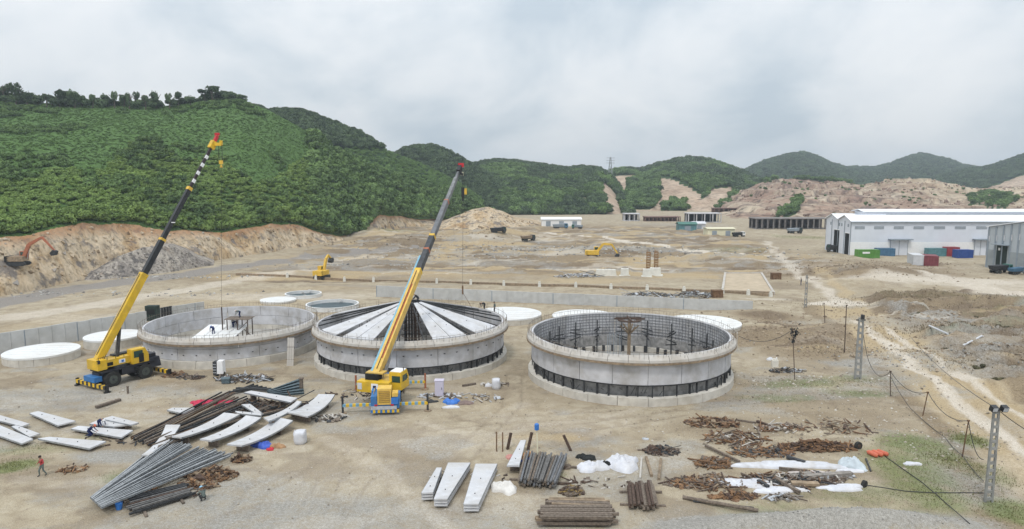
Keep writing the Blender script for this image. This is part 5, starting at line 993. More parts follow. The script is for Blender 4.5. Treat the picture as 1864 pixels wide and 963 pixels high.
gg = [(0, -.3), (LG_, -.3), (LG_, EG), (LG_ * .5, EG + 2.6), (0, EG)]
MB().prism(gg, .3).build('gable_wall', GCLAD, gw); MB().box((.15, 20, EG / 2), (.3, 40, EG)).box((LG_ - .15, 20, EG / 2), (.3, 40, EG)).build('side_wall', GCLAD, gw)
for s in (0, 1):
    x0, x1 = (-.5, LG_ * .5) if s == 0 else (LG_ * .5, LG_ + .5); z0, z1 = (EG, EG + 2.75) if s == 0 else (EG + 2.75, EG)
    MB().hexa([(x0, -.5, z0), (x1, -.5, z1), (x1, 40, z1), (x0, 40, z0)], [(x0, -.5, z0 + .2), (x1, -.5, z1 + .2), (x1, 40, z1 + .2), (x0, 40, z0 + .2)]).build('roof', WROOF, gw)
MB().box((LG_ / 2, -.2, 2.6), (LG_, .12, 5.2)).build('plinth', M('dark grey cladding', (.31, .34, .35), .6, .1, .5), gw)
for k in range(13):
    x = .2 + k * 2.4; hh = EG + 2.6 * (1 - abs(x / LG_ * 2 - 1)) - .1; MB().box((x, -.28, hh / 2), (.42, .16, hh)).build('strip', GREYT, gw); MB().box((x + .4, -.3, hh * .72), (.25, .15, 1.6)).build('light_box', CONTW, gw)
dr = MB().box((5.0, -.3, 3.3), (3.3, .1, 6.6)).build('door', M('dark green door', (.01, .022, .016), .6, .2, 2), gw); MB().box((4.2, -.36, 5.6), (.6, .05, .7)).build('sign', WHITE, dr); MB().box((5.0, -1.0, 6.9), (4.6, 1.5, .22)).build('canopy', GREYT, gw)
def container(pxl, pxr, pyb, mat, label, ang=0, dpt=2.5, h=2.6, plate=False):
    a = Vector(gp(pxl, pyb)); b = Vector(gp(pxr, pyb)); c = (a + b) / 2; wd = (b - a).length; t_ = thing('shipping_container', c, label, 'container', 'containers by the warehouse', rz=ang)
    MB().box((0, dpt / 2, h / 2), (wd, dpt, h)).build('body', mat, t_)
    for k in range(max(4, int(wd / .7))): MB().box((-wd / 2 + (k + .5) * wd / max(4, int(wd / .7)), -.03, h / 2), (.22, .06, h * .86)).build('rib', mat, t_)
    for x in (-1, 1): MB().box((x * (wd / 2 - .06), -.05, h / 2), (.14, .12, h + .04)).build('corner_post', mat, t_)
    MB().box((0, -.04, h - .05), (wd, .12, .14)).box((0, -.04, .08), (wd, .12, .16)).build('rail', mat, t_)
    if plate: MB().box((-wd * .14, -.1, h * .66), (wd * .34, .05, h * .22)).build('lettering_strip', WHITE, t_)
    return t_
container(1562, 1601, 470, CONTG, 'bright green container with white lettering strip by the white warehouse', plate=True)
container(1598, 1629, 467, CONTS, 'steel blue container just beside the bright green one')
container(1690, 1722, 467, CONTT, 'teal container against the white warehouse behind the maroon one')
container(1723, 1746, 467, CONTR, 'red container next to the deep blue one', h=3.0)
container(1742, 1771, 470, CONTB, 'deep blue container next to the red one')
container(1663, 1681, 483, CONTW, 'pale grey container seen end on, standing in the yard', ang=-.30, dpt=7, h=2.9)
container(1683, 1706, 484, CONTM, 'maroon container beside the pale grey one in the yard', ang=-.42, dpt=6, h=2.8)
def frame_building(px0, px1, pyb, h, dep, nb_, label, storeys=1, fill=None, name='unfinished_building', colm=CONC):
    a = Vector(gp(px0, pyb)); b = Vector(gp(px1, pyb)); wd = (b - a).length; t_ = thing(name, (a + b) / 2, label, 'building')
    MB().box((0, dep + .2, h / 2 - .5), (wd, .2, h + 1)).build('back_wall', DARK if fill is None else fill, t_)
    for s in range(storeys + 1): MB().box((0, dep / 2, h * s / storeys - .15), (wd + .8, dep + 1, .45)).build('floor_slab', colm, t_)
    for k in range(nb_ + 1):
        for y in (0, dep * .6): MB().box((-wd / 2 + wd * k / nb_, y, h / 2 - .4), (.55, .5, h - .3)).build('column', colm, t_)
    return t_
frame_building(1253, 1312, 405, 5.4, 9, 4, 'unfinished concrete frame building below the pink hillside')
frame_building(1137, 1164, 402, 4.4, 8, 3, 'dark block building with grey columns at the hill foot')
frame_building(1376, 1512, 417, 5.4, 10, 13, 'long dark unfinished building left of the white warehouse', 1, fill=M('dark brick', (.10, .088, .085), .9, .3, 1), colm=M('dark concrete frame', (.19, .175, .168), .9, .25, 1))
frame_building(1175, 1238, 403, 2.8, 7, 9, 'low brown unfinished row along the hill foot', fill=RUSTD, colm=M('red brown frame', (.2, .13, .11), .9, .25, 1))
frame_building(1300, 1420, 390, 4.5, 7, 14, 'brown line of scaffolds on the terrace behind the frame building', fill=M('terrace wall', (.22, .14, .11), .9, .3, .4), colm=M('red brown frame', (0, 0, 0)))
def shed(px0, px1, pyb, h, dep, wallm, roofm, label, n_open=3, rise=1.0):
    a = Vector(gp(px0, pyb)); b = Vector(gp(px1, pyb)); wd = (b - a).length; t_ = thing('shed', (a + b) / 2, label, 'shed')
    MB().box((0, dep / 2, h / 2 - .3), (wd, dep, h + .6)).build('wall', wallm, t_)
    MB().hexa([(-wd / 2 - .4, -.5, h + .02), (wd / 2 + .4, -.5, h + .02), (wd / 2 + .4, dep / 2, h + rise), (-wd / 2 - .4, dep / 2, h + rise)], [(-wd / 2 - .4, -.5, h + .2), (wd / 2 + .4, -.5, h + .2), (wd / 2 + .4, dep / 2, h + rise + .2), (-wd / 2 - .4, dep / 2, h + rise + .2)]).hexa([(-wd / 2 - .4, dep / 2, h + rise), (wd / 2 + .4, dep / 2, h + rise), (wd / 2 + .4, dep + .5, h), (-wd / 2 - .4, dep + .5, h)], [(-wd / 2 - .4, dep / 2, h + rise + .2), (wd / 2 + .4, dep / 2, h + rise + .2), (wd / 2 + .4, dep + .5, h + .2), (-wd / 2 - .4, dep + .5, h + .2)]).build('roof', roofm, t_)
    for k in range(n_open):
        x = -wd / 2 + wd * (k + .5) / n_open; MB().box((x, -.05, h * .4), (wd / n_open * .35, .12, h * .75)).build('door', GREYT, t_)
    return t_
shed(986, 1058, 412, 3.6, 8, WHITE, WROOF, 'long white shed at the hill foot behind the trucks', 3)
shed(1288, 1337, 432, 3.6, 7, CREAM, CREAM, 'cream site office with flat roof in the middle distance', 2, rise=.3)
shed(1236, 1268, 420, 3.0, 6, CONTT, GROOF, 'dark green roofed hut beside the cream site office', 1)
shed(1262, 1284, 417, 2.6, 6, CONTW, CONTW, 'small grey hut between the green hut and the cream office', 1)
# pylon on the ridge
q_ = hpoint(hillD, 1108, 0); pt = Vector(atd(1109, 286, q_.y)); o = thing('pylon', q_, 'faint lattice power pylon on the saddle of the far ridge', 'pylon'); hh = pt.z - q_.z
for sx in (-1, 1):
    for sy in (-1, 1): MB().bar((sx * 2.2, sy * 2.2, -1), (sx * .4, sy * .4, hh), .5, w2=.3).build('leg', STEEL, o)
for k in range(5):
    f_ = k / 5; a = 2.2 - 1.8 * f_; b = 2.2 - 1.8 * (f_ + .2); MB().bar((-a, -a, hh * f_), (b, -b, hh * (f_ + .2)), .25).bar((a, -a, hh * f_), (-b, -b, hh * (f_ + .2)), .25).build('brace', STEEL, o)
for z in (.72, .84, .96): MB().bar((-4.5, 0, hh * z), (4.5, 0, hh * z), .35).build('cross_arm', STEEL, o)

# ------------------------------------------------------------------ white roof panels lying about
def quad_panel(q, label, z0=.28, bow=0.0, th=.14, n=8, mat=None, group='white roof panels lying on the ground', legs=True, extra=0, curve_side=0.0, name='roof_panel'):
    """q: four pixels a,b (one end) c,d (other end), long sides a-d and b-c"""
    P = np.array(q, float); g0 = G(*P.mean(0)); top = []
    for i in range(n + 1):
        v = i / n; L = P[0] * (1 - v) + P[3] * v; Rr = P[1] * (1 - v) + P[2] * v; cs = curve_side * 4 * v * (1 - v); L = L + np.array([cs, cs * .4]); Rr = Rr + np.array([cs, cs * .4])
        z = g0.z + z0 + th + bow * (2 * v - 1) ** 2
        for pxy in (L, Rr): p = gp(pxy[0], pxy[1], z); top.append(Vector((p[0], p[1], z)) - g0)
    t_ = thing(name, g0, label, 'panel', group)
    def slab(off, th_, mt):
        vs = []; 
        for i in range(n + 1):
            a, b = top[2 * i], top[2 * i + 1]; o_ = Vector((0, 0, off)); vs += [a + o_, b + o_, b + o_ - Vector((0, 0, th_)), a + o_ - Vector((0, 0, th_))]
        fs = [(i * 4 + j, i * 4 + (j + 1) % 4, i * 4 + 4 + (j + 1) % 4, i * 4 + 4 + j) for i in range(n) for j in range(4)] + [(3, 2, 1, 0), tuple(n * 4 + j for j in range(4))]
        return MB().add(vs, fs).build('slab', mt, t_)
    slab(0, th, mat or WPANEL)
    for e in range(extra): slab(-(e + 1) * (th + .08), th, mat or WPANEL)
    rb = [MB(), MB()]
    for i in range(n):
        for s in (0, 1): rb[s].bar(top[2 * i + s] - Vector((0, 0, th * .6)), top[2 * i + 2 + s] - Vector((0, 0, th * .6)), .05, th * 1.1)
    for r_ in rb: r_.build('edge_channel', STEEL, t_)
    if legs:
        for v in (.22, .78):
            i = int(v * n); a, b = top[2 * i], top[2 * i + 1]; zb = -.05; zt = min(a.z, b.z) - th * 1.15 - extra * (th + .08)
            if zt - zb > .03: MB().bar(Vector((a.x, a.y, (zb + zt) / 2)).lerp(Vector((b.x, b.y, (zb + zt) / 2)), .12), Vector((a.x, a.y, (zb + zt) / 2)).lerp(Vector((b.x, b.y, (zb + zt) / 2)), .88), .16, zt - zb).build('sleeper', TIMBER, t_)
    for v in (.35, .68):
        i = int(v * n); c = (top[2 * i] + top[2 * i + 1]) / 2; MB().box(c + Vector((0, 0, .03)), (.06, .06, .08)).build('lifting_eye', STEELD, t_)
    return t_
quad_panel([(54, 752), (69, 748), (137, 766), (105, 774)], 'white panel lying alone, farthest from the camera on the left sand')
quad_panel([(-60, 750), (-40, 744), (53, 771), (40, 776)], 'white panel cut by the left frame edge, upper of the two there')
quad_panel([(21, 776), (30, 774), (72, 789), (54, 795)], 'short narrow white panel between two wider ones at the left edge')
quad_panel([(-60, 772), (-20, 766), (60, 799), (40, 807)], 'white panel cut by the left frame edge, lower of the two there')
quad_panel([(69, 798), (90, 795), (193, 803), (163, 816)], 'long white panel with the kneeling worker at its near end')
quad_panel([(129, 780), (143, 775), (242, 783), (221, 796)], 'long white panel behind the kneeling worker and before the stooping one')
quad_panel([(163, 771), (182, 763), (249, 771), (206, 776)], 'white panel under the stooping worker in navy', z0=.4)
quad_panel([(186, 762), (204, 757), (252, 769), (238, 773)], 'narrow white panel overlapping the one by the stooping worker', z0=.55)
quad_panel([(258, 828), (271, 828), (328, 773), (302, 773)], 'bent white panel sloping down over the fan of grey channels', z0=.35, bow=.3, curve_side=6)
quad_panel([(304, 746), (314, 742), (354, 742), (333, 752)], 'small white panel scrap beside the crimson sheet')
quad_panel([(313, 794), (330, 796), (436, 754), (408, 751)], 'curved white panel, leftmost of three lying side by side on the beams', z0=.55, bow=.35, curve_side=5)
quad_panel([(364, 799), (385, 802), (475, 760), (448, 756)], 'curved white panel, middle of three lying side by side on the beams', z0=.5, bow=.35, curve_side=6)
quad_panel([(413, 808), (440, 811), (533, 765), (503, 759)], 'curved white panel, rightmost of three, its tip by the blue tarpaulin', z0=.45, bow=.35, curve_side=7)
quad_panel([(523, 750), (560, 758), (609, 718), (580, 717)], 'upturned white panel standing clear to the right of the beams', z0=.5, bow=.45, curve_side=6)
quad_panel([(480, 760), (489, 766), (549, 731), (541, 729)], 'thin curved white strip crossing the rusty beams', z0=.9, bow=.25, curve_side=5)
quad_panel([(444, 714), (457, 711), (541, 724), (529, 732)], 'white panel lying across the far end of the rusty beams', z0=.9)
quad_panel([(440, 736), (455, 735), (479, 753), (468, 754)], 'short bent white piece in the middle of the rusty beams', z0=.9, bow=-.3)
quad_panel([(428, 748), (433, 752), (476, 756), (474, 752)], 'narrow white strip lying beside the short bent piece', z0=.8)
quad_panel([(767, 897), (788, 896), (804, 851), (795, 851)], 'leftmost and narrowest of three wedge panel stacks near the pipe bundle', z0=.62, extra=2, mat=WPANEL)
quad_panel([(790, 908), (814, 908), (856, 842), (816, 842)], 'middle wedge panel stack of three near the pipe bundle', z0=.60, extra=2)
quad_panel([(844, 917), (871, 917), (905, 844), (866, 844)], 'rightmost wedge panel stack of three near the pipe bundle', z0=.55, extra=2)
quad_panel([(923, 847), (945, 847), (957, 801), (948, 801)], 'narrow white panel propped up steeply beside the orange sand', z0=.45, bow=.3)

# ------------------------------------------------------------------ steel channels, beams, bundles
def bar_thing(name, a, b, w_, h_, mat, label, cat, group, parts=None):
    a = Vector(a); b = Vector(b); o_ = (a + b) / 2; t_ = MB()
    d = (b - a).normalized(); u = d.cross(Vector((0, 0, 1))).normalized(); nrm = u.cross(d)
    if parts == 'channel':
        t_.bar(a - o_, b - o_, w_ * .18, h_); t_.bar(a - o_ + u * w_ * .5 + nrm * h_ * .45, b - o_ + u * w_ * .5 + nrm * h_ * .45, w_, h_ * .12); t_.bar(a - o_ + u * w_ * .5 - nrm * h_ * .45, b - o_ + u * w_ * .5 - nrm * h_ * .45, w_, h_ * .12)
    elif parts == 'tube': t_.tube(a - o_, b - o_, w_ / 2, 8)
    else: t_.bar(a - o_, b - o_, w_, h_)
    return tag(t_.build(name, mat, loc=o_), label, cat, group)
nf = 58
for k in range(nf):
    f_ = k / (nf - 1); f2 = min(1, max(0, f_ + random.uniform(-.03, .03)))
    a = (164 + 20 * f2, 906 + 18 * f2); b = (305 + 118 * f_ + random.uniform(-8, 4), 802 + 26 * f_ + random.uniform(-4, 3)); lay = .14 + .22 * (k % 3)
    z = gz(*gp(*a)[:2]); pa = gp(a[0], a[1], z + lay + .25); pb_ = gp(b[0], b[1], z + lay)
    bar_thing('steel_channel', pa, pb_, .075, .14, [M('mid grey steel', (.30, .315, .325), .6, .3, 3, metal=.2), M('grey steel', (.37, .385, .40), .55, .25, 3, metal=.3), STEEL, M('mid grey steel', (0, 0, 0))][k % 4], 'long grey steel channel in the fan-shaped heap of channels', 'steel channel', 'grey steel channels in the fan-shaped heap', 'channel')
nm = 40
for k in range(nm):
    f_ = k / (nm - 1); a = (238 + 62 * f_ + random.uniform(-8, 8), 796 + 24 * f_ - 22 * (f_ > .8)); b = (415 + 105 * f_ + random.uniform(-30, 12), 712 + 36 * f_)
    lay = .12 + .14 * (k % 4); z = gz(*gp(*a)[:2]); bar_thing('rusty_beam', gp(a[0], a[1], z + lay), gp(b[0], b[1], z + lay), .10, .14, [RUSTD, RUST, STEELD, TIMBER][k % 4], 'long dark rusty beam lying under the curved white panels', 'beam', 'rusty beams under the curved white panels')
for k in range(9):
    f_ = k / 8; a = (486 + 8 * f_, 716 + 7 * f_); b = (548 + 6 * f_, 694 + 26 * f_); bar_thing('steel_beam', G(*a, .2 + .12 * (k % 2)), G(*b, .3 + .12 * (k % 2)), .18, .22, M('blue grey steel', (.10, .14, .16), .6, .3, 3, metal=.2), 'blue grey beam in the small heap left of the outriggers', 'beam', 'blue grey beams left of the outriggers', 'channel')
for k in range(7): 
    a = (415 + 3 * k, 722 - 2 * k); b = (462 + 8 * k, 704 + 2 * k); bar_thing('steel_beam', G(*a, .25 + .1 * (k % 2)), G(*b, .3), .16, .2, STEELD, 'black beam at the far end of the rusty beams', 'beam', 'black beams at the far end of the rusty beams')
pst = G(549, 712); tag(MB().box((0, 0, .7), (.35, .3, 1.7)).box((0, 0, 1.5), (.5, .42, .12)).build('timber_post', TIMBER, loc=pst), 'short thick post at the end of the blue grey beams', 'post')
def bundle(q, n_across, layers, w_, mat, label, piece, group=None, tube=False, jit=.05, bearers=True, cat='bundle', mats=None):
    """q: pixels of end A left/right and end B left/right"""
    P = np.array(q, float); g0 = G(*P.mean(0)); c3 = [G(*p) - g0 for p in P]; t_ = thing(piece + '_bundle', g0, label, cat, group)
    for L in range(layers):
        for k in range(n_across - (L % 2 if n_across > 3 else 0)):
            f_ = (k + .5 + .5 * (L % 2)) / n_across + random.uniform(-jit, jit) * .4
            a = c3[0].lerp(c3[1], f_); b = c3[3].lerp(c3[2], f_); d = (b - a); a = a - d * random.uniform(-jit, jit); b = b + d * random.uniform(-jit, jit); z = .16 + w_ / 2 + L * w_ * .92
            a.z = z + random.uniform(0, .03); b.z = z + random.uniform(0, .03); mt = random.choice(mats) if mats else mat
            (MB().tube(a, b, w_ * .48, 7) if tube else MB().bar(a, b, w_ * random.uniform(.8, .96), w_ * random.uniform(.75, .92))).build(piece, mt, t_)
    if bearers:
        for f_ in (.2, .8):
            a = c3[0].lerp(c3[3], f_); b = c3[1].lerp(c3[2], f_); e = (b - a) * .25; a.z = b.z = .06; MB().bar(a - e, b + e, .18, .17).build('bearer', TIMBER, t_)
    return t_
bundle([(943, 886), (1014, 891), (1034, 842), (955, 836)], 15, 3, .20, TIMBER, 'broad bundle of dark grey tubes and timbers beside the narrow propped panel', 'pipe', tube=True, mats=[TIMBER, PIPEG, PIPEG, GREYB], jit=.06)
bundle([(1143, 928), (1200, 930), (1190, 890), (1140, 890)], 9, 2, .22, TIMBER, 'bundle of dark timbers lying on two crosswise bearers', 'timber', mats=[TIMBER, TIMBER, RUSTD], jit=.08)
bundle([(1000, 918), (996, 933), (1112, 938), (1100, 918)], 6, 2, .24, TIMBER, 'long stack of brown timbers, the farther of two side by side at the front', 'timber', 'long timber stacks at the front', mats=[TIMBER, RUSTD, BOARDB], jit=.07, bearers=False)
bundle([(983, 938), (978, 962), (1122, 962), (1110, 938)], 7, 3, .24, TIMBER, 'long stack of brown timbers, the nearer of two side by side at the front', 'timber', 'long timber stacks at the front', mats=[TIMBER, BOARDB, TIMBER], jit=.07, bearers=False)
bundle([(228, 912), (240, 942), (352, 906), (338, 888)], 9, 2, .17, RUSTD, 'dark bundle of steel bars beside the fan of grey channels', 'steel_bar', mats=[RUSTD, PIPEG, STEELD, TIMBER], jit=.05)
for q, lab, mt, w_ in [(((1243, 908), (1380, 933)), 'long dark log lying alone at the front right', TIMBER, .3), (((1262, 914), (1372, 926)), 'thinner plank lying against the long dark log', STEELD, .16), (((175, 744), (219, 730)), 'single dark plank on the sand beside the left crane', TIMBER, .4),
                (((1176, 834), (1186, 868)), 'left one of two short brown stakes lying by the dark scrap', BOARDB, .22), (((1203, 838), (1199, 874)), 'right one of two short brown stakes lying by the dark scrap', BOARDB, .22), (((1168, 835), (1165, 872)), 'thin pale stake lying beside the white heaped tarpaulins', BOARD, .15),
                (((842, 704), (866, 700)), 'short brown timber lying before the middle tank', TIMBER, .25), (((1284, 815), (1346, 845)), 'dark plank sloping into the white sheet by the rusty scrap', TIMBER, .2), (((1418, 857), (1470, 862)), 'dark plank across the middle of the white sheets', TIMBER, .22), (((1432, 836), (1465, 846)), 'dark board lying on the farther white sheet', STEELD, .3),
                (((1412, 876), (1455, 901)), 'dark plank lying slantwise over the nearer white sheet', TIMBER, .26), (((1380, 880), (1398, 891)), 'short dark offcut on the nearer white sheet', STEELD, .3), (((1342, 766), (1376, 771)), 'dark stick beyond the rusty heap', TIMBER, .18), (((1378, 769), (1415, 783)), 'bent dark timber left of the upright pale sticks', RUSTD, .26),
                (((1460, 872), (1550, 866)), 'long grey timber between the two white sheets', M('grey timber', (.22, .2, .18), .9, .3, 3), .45), (((1440, 884), (1490, 886)), 'brown boards on the nearer white sheet', BOARDB, .5), (((1576, 836), (1585, 859)), 'short black pole beside the white tied bag', STEELD, .12), (((118, 858), (150, 852)), 'rusty stick left of the fan of channels', RUST, .2)]:
    a, b = G(*q[0]), G(*q[1]); sheet_ = 'white sheet' in lab; up_ = .22 if sheet_ else w_ * .45
    bar_thing('plank' if w_ != .3 else 'log', a + Vector((0, 0, up_)), b + Vector((0, 0, up_)), w_, min(w_, .24), mt, lab, 'timber', None, 'tube' if 'log' in lab else None)
# stakes standing in the orange mud
for k, (x0, y0, x1, y1) in enumerate([(904, 822, 904, 786), (915, 822, 915, 787), (923, 818, 930, 788), (960, 820, 968, 787), (1041, 821, 1026, 792)]):
    a = G(x0, y0); b = Vector(atd(x1, y1, a.y + .2)); tag(MB().bar((0, 0, -.2), b - a, .11 if k < 2 else .2).build('stake', RUST if k < 2 else RUSTD, loc=a), f'leaning rusty stake around the patch of orange sand, {ORD[k]} from the left', 'stake', 'rusty stakes around the orange sand')
a = G(979, 838); b = Vector(atd(977, 779, a.y)) - a; o = thing('marker_post', a, 'thin pale post topped with a blue can beside the orange sand', 'marker post'); MB().tube((0, 0, -.1), b, .045, 6).build('post', CREAM, o); MB().tube(b - Vector((0, 0, .15)), b + Vector((0, 0, .32)), .2, 12).tube(b + Vector((0, 0, .32)), b + Vector((0, 0, .40)), .2, 12, .12).build('can', BUCK, o)

# ------------------------------------------------------------------ heaps, tarpaulins, bags
def tarp(px, py, rx, ry, h, mat, label, seed=1, name='tarpaulin', cat='tarpaulin', n=44, rot=0, flat=False, group=None):
    g0 = G(px, py); rr = np.random.default_rng(seed); vs = []; fs = []; nr = 13; nseg = n
    ph = rr.random(6) * 6.28
    for i in range(nr + 1):
        q = i / nr
        for k in range(nseg):
            t = TAU * k / nseg; ir = 1 + .16 * math.sin(2 * t + ph[0]) + .14 * math.sin(3 * t + ph[1]) + .09 * math.sin(5 * t + ph[2]) + .05 * math.sin(9 * t + ph[3])
            x = rx * q * ir * math.cos(t); y = ry * q * ir * math.sin(t); nn = float(fbm(np.array([x * 2.2 + seed * 7]), np.array([y * 2.2 + 3]), 4)[0]) - .5; n3 = abs(float(fbm(np.array([x * 1.1 + seed * 3]), np.array([y * 4 + x]), 3)[0]) - .5)
            fo = abs(math.sin(t * 7 + ph[4] + 5 * nn)) ** .6; z = h * (1 - q ** 2.4) * (.62 + 1.2 * nn - .9 * n3 + .25 * fo * q) + .06 + (.03 + .10 * abs(nn)) * (q < 1) - .10 * (q == 1)
            vs.append((x * math.cos(rot) - y * math.sin(rot), x * math.sin(rot) + y * math.cos(rot), max(z, -.05)))
    for i in range(nr):
        for k in range(nseg): fs.append((i * nseg + k, i * nseg + (k + 1) % nseg, (i + 1) * nseg + (k + 1) % nseg, (i + 1) * nseg + k))
    return tag(MB().add(vs, fs).build(name, mat, loc=g0, smooth=True), label, cat, group)
def scrap(px, py, rx, ry, h, n, mats, label, seed=1, bars=.6, L=.9, name='scrap_heap'):
    g0 = G(px, py); rr = random.Random(seed); mb = MB()
    for k in range(n):
        a = rr.random() * TAU; q = math.sqrt(rr.random()); x = rx * q * math.cos(a); y = ry * q * math.sin(a); z = h * (1 - q) * rr.uniform(.2, 1) + .04; m_ = rr.randrange(len(mats)); yaw = rr.random() * TAU
        if rr.random() < bars: l_ = L * rr.uniform(.3, 1) * (2.2 if rr.random() < .08 else 1); dz = rr.uniform(-.25, .25); mb.bar((x - l_ * math.cos(yaw) * .5, y - l_ * math.sin(yaw) * .5, max(.02, z - dz * l_)), (x + l_ * math.cos(yaw) * .5, y + l_ * math.sin(yaw) * .5, max(.02, z + dz * l_)), rr.uniform(.05, .14), rr.uniform(.04, .12), m=m_)
        else: b_ = 2.0 if rr.random() < .12 else 1; mb.box((x, y, z), (b_ * rr.uniform(.12, .5), b_ * rr.uniform(.12, .4), rr.uniform(.02, .2)), rz=yaw, rx=rr.uniform(-.5, .5), ry=rr.uniform(-.5, .5), m=m_)
    return tag(mb.build(name, mats, loc=g0), label, 'scrap heap', None, 'stuff')
SC_R = [RUST, RUSTD, M('pale rust', (.20, .115, .06), .9, .4, 4), BOARDB]
scrap(385, 868, 2.1, 1.2, 1.0, 420, SC_R, 'large rust brown scrap heap beside the grey channels', 1, L=.7)
scrap(360, 885, 1.5, .7, .7, 160, SC_R, 'near end of the rust brown scrap heap', 12, L=.6)
scrap(440, 838, .8, .6, .8, 130, SC_R, 'small rust brown scrap heap by the blue tarpaulin', 2, L=.5)
scrap(262, 896, .8, .5, .4, 50, SC_R, 'few rusty pieces by the fan of channels', 3)
scrap(300, 903, 2.6, .5, .3, 70, SC_R, 'rusty offcuts along the dark bar bundle', 4, L=.8)
scrap(132, 856, 1.1, .6, .35, 50, SC_R, 'rusty debris on the sand behind the man in red', 5)
scrap(320, 684, 1.6, .9, .4, 70, SC_R, 'rusty debris beside the black crane carrier', 6)
scrap(345, 688, 2.0, .8, .3, 70, [RUSTD, TIMBER, STEELD], 'dark debris before the left open tank', 7)
scrap(1040, 896, .9, .7, .65, 130, [M('ochre scrap', (.24, .17, .07), .9, .4, 5), RUSTD, TIMBER], 'small ochre scrap heap beside the tube bundle', 8, L=.5)
scrap(1203, 822, 1.5, .9, .55, 230, [STEELD, TIMBER, RUSTD], 'dark tangled scrap heap beside the white heaped tarpaulins', 9, L=.8)
scrap(1487, 815, 3.6, 1.0, .9, 420, [RUST, RUSTD, M('pale rust', (0, 0, 0))], 'long rusty red heap behind the white sheets', 10, L=.8)
scrap(1295, 770, 2.6, 1.5, .5, 220, SC_R, 'loose rusty heap with timbers, farthest of the scrap', 11, L=.9)
scrap(1300, 845, 1.5, 1.0, .6, 160, [RUST, TIMBER, M('pale rust', (0, 0, 0))], 'rusty brushwood heap left of the white sheets', 13, L=1.0)
scrap(1335, 905, 2.0, .5, .45, 130, [RUST, M('pale rust', (0, 0, 0)), RUSTD], 'rusty strip of scrap before the nearer white sheet', 14, L=.6)
scrap(1425, 907, 1.4, .5, .3, 80, [M('grey timber', (0, 0, 0)), TIMBER, GREYSH], 'grey debris before the nearer white sheet', 15, L=.8)
scrap(1260, 880, 2.4, 1.0, .25, 110, [TIMBER, M('pale rust', (0, 0, 0)), RUSTD], 'thin scatter of brown offcuts left of the white sheets', 16, L=.9)
scrap(1385, 825, 3.0, 1.2, .3, 150, [TIMBER, RUST, M('pale rust', (0, 0, 0)), STEELD], 'sticks and rusty offcuts between the heaps', 17, L=1.1)
scrap(1420, 780, 2.4, 1.2, .35, 80, [TIMBER, RUST, BOARD], 'sticks on the rough ground behind the rusty red heap', 18, L=1.2)
scrap(1490, 868, 3.0, .8, .25, 90, [TIMBER, GREYSH, M('grey timber', (0, 0, 0))], 'offcuts strewn over the white sheets', 19, L=1.0)
scrap(1340, 800, 3.2, 2.0, .3, 130, [TIMBER, RUST, M('pale rust', (0, 0, 0)), BOARD, RUSTD], 'sticks and rusty scraps spread between the two farther heaps', 61, L=1.4, bars=.8)
scrap(1300, 880, 2.8, 1.6, .25, 110, [TIMBER, BOARDB, RUSTD, RUST], 'sticks and offcuts around the left ends of the white sheets', 62, L=1.3, bars=.8)
scrap(1440, 875, 4.2, 1.3, .3, 170, [TIMBER, RUSTD, BOARD, STEELD, RUST], 'dark sticks lying across both white sheets', 63, L=1.5, bars=.85)
scrap(1520, 780, 4.0, 2.2, .25, 110, [TIMBER, RUSTD, BOARDB, RUST], 'offcuts on the rough ground beyond the rusty red heap', 64, L=1.3, bars=.8)
scrap(1110, 880, 4.0, 1.2, .12, 40, [TIMBER, BOARD, RUSTD], 'small offcuts between the timber bundles', 65, L=.9, bars=.8)
scrap(860, 872, 3.5, 1.6, .12, 36, [TIMBER, BOARD, RUSTD], 'small offcuts around the wedge panel stacks', 66, L=.8, bars=.8)
scrap(230, 800, 4.5, 1.6, .12, 44, [TIMBER, RUSTD, STEELD], 'small offcuts by the panels on the left', 67, L=.8, bars=.8)
scrap(480, 745, 5.5, 2.4, .5, 150, [TIMBER, RUSTD, STEELD, RUST], 'loose bars and timbers among the rusty beams', 68, L=2.4, bars=.9)
scrap(640, 720, 3.5, 2.0, .15, 50, [TIMBER, RUSTD, STEELD, BOARD], 'offcuts on the ground around the left outriggers', 69, L=.9, bars=.8)
scrap(860, 725, 3.5, 1.6, .15, 46, [TIMBER, BOARD, GREYSH], 'offcuts on the ground right of the lavender cabinet', 70, L=.8, bars=.8)
scrap(1430, 676, 2.2, .7, .5, 70, [STEELD, GREYSH, TIMBER], 'dark debris on the rough ground right of the tanks', 20, L=1.0)
scrap(1180, 538, 5.5, 2.2, 1.0, 160, [GREYSH, STEELD, STEEL, TIMBER], 'grey steel scrap lying behind the long precast wall', 21, L=2.4)
scrap(1262, 540, 5.0, 2.6, 1.6, 160, [GREYSH, STEELD, STEEL, RUSTD], 'tall grey scrap pile near the end of the long precast wall', 22, L=2.6)
scrap(1050, 506, 6, 2.0, .9, 120, [GREYSH, STEELD, CONC], 'grey steel lying left of the white footing piers', 23, L=3)
scrap(445, 690, 3.6, 1.6, .4, 130, [STEELD, GREYSH, TIMBER, RUSTD], 'dark steel and timber lying before the left open tank', 24, L=1.5)
scrap(600, 762, 1.8, 1.0, .3, 50, [TIMBER, STEELD, BOARD], 'offcuts left of the striped outriggers', 25, L=1.0)
scrap(800, 722, 2.4, .9, .4, 70, [GREYSH, CONTW, TIMBER], 'pale tangle of rods beside the white cabinet', 26, L=.8)
scrap(900, 700, 2.0, .8, .25, 30, [TIMBER, BOARD], 'brown offcuts by the white bag before the middle tank', 27, L=1.0)
scrap(1015, 850, 1.0, .5, .5, 60, [RUSTD, TIMBER], 'brown rags on the tube bundle', 28, L=.6)
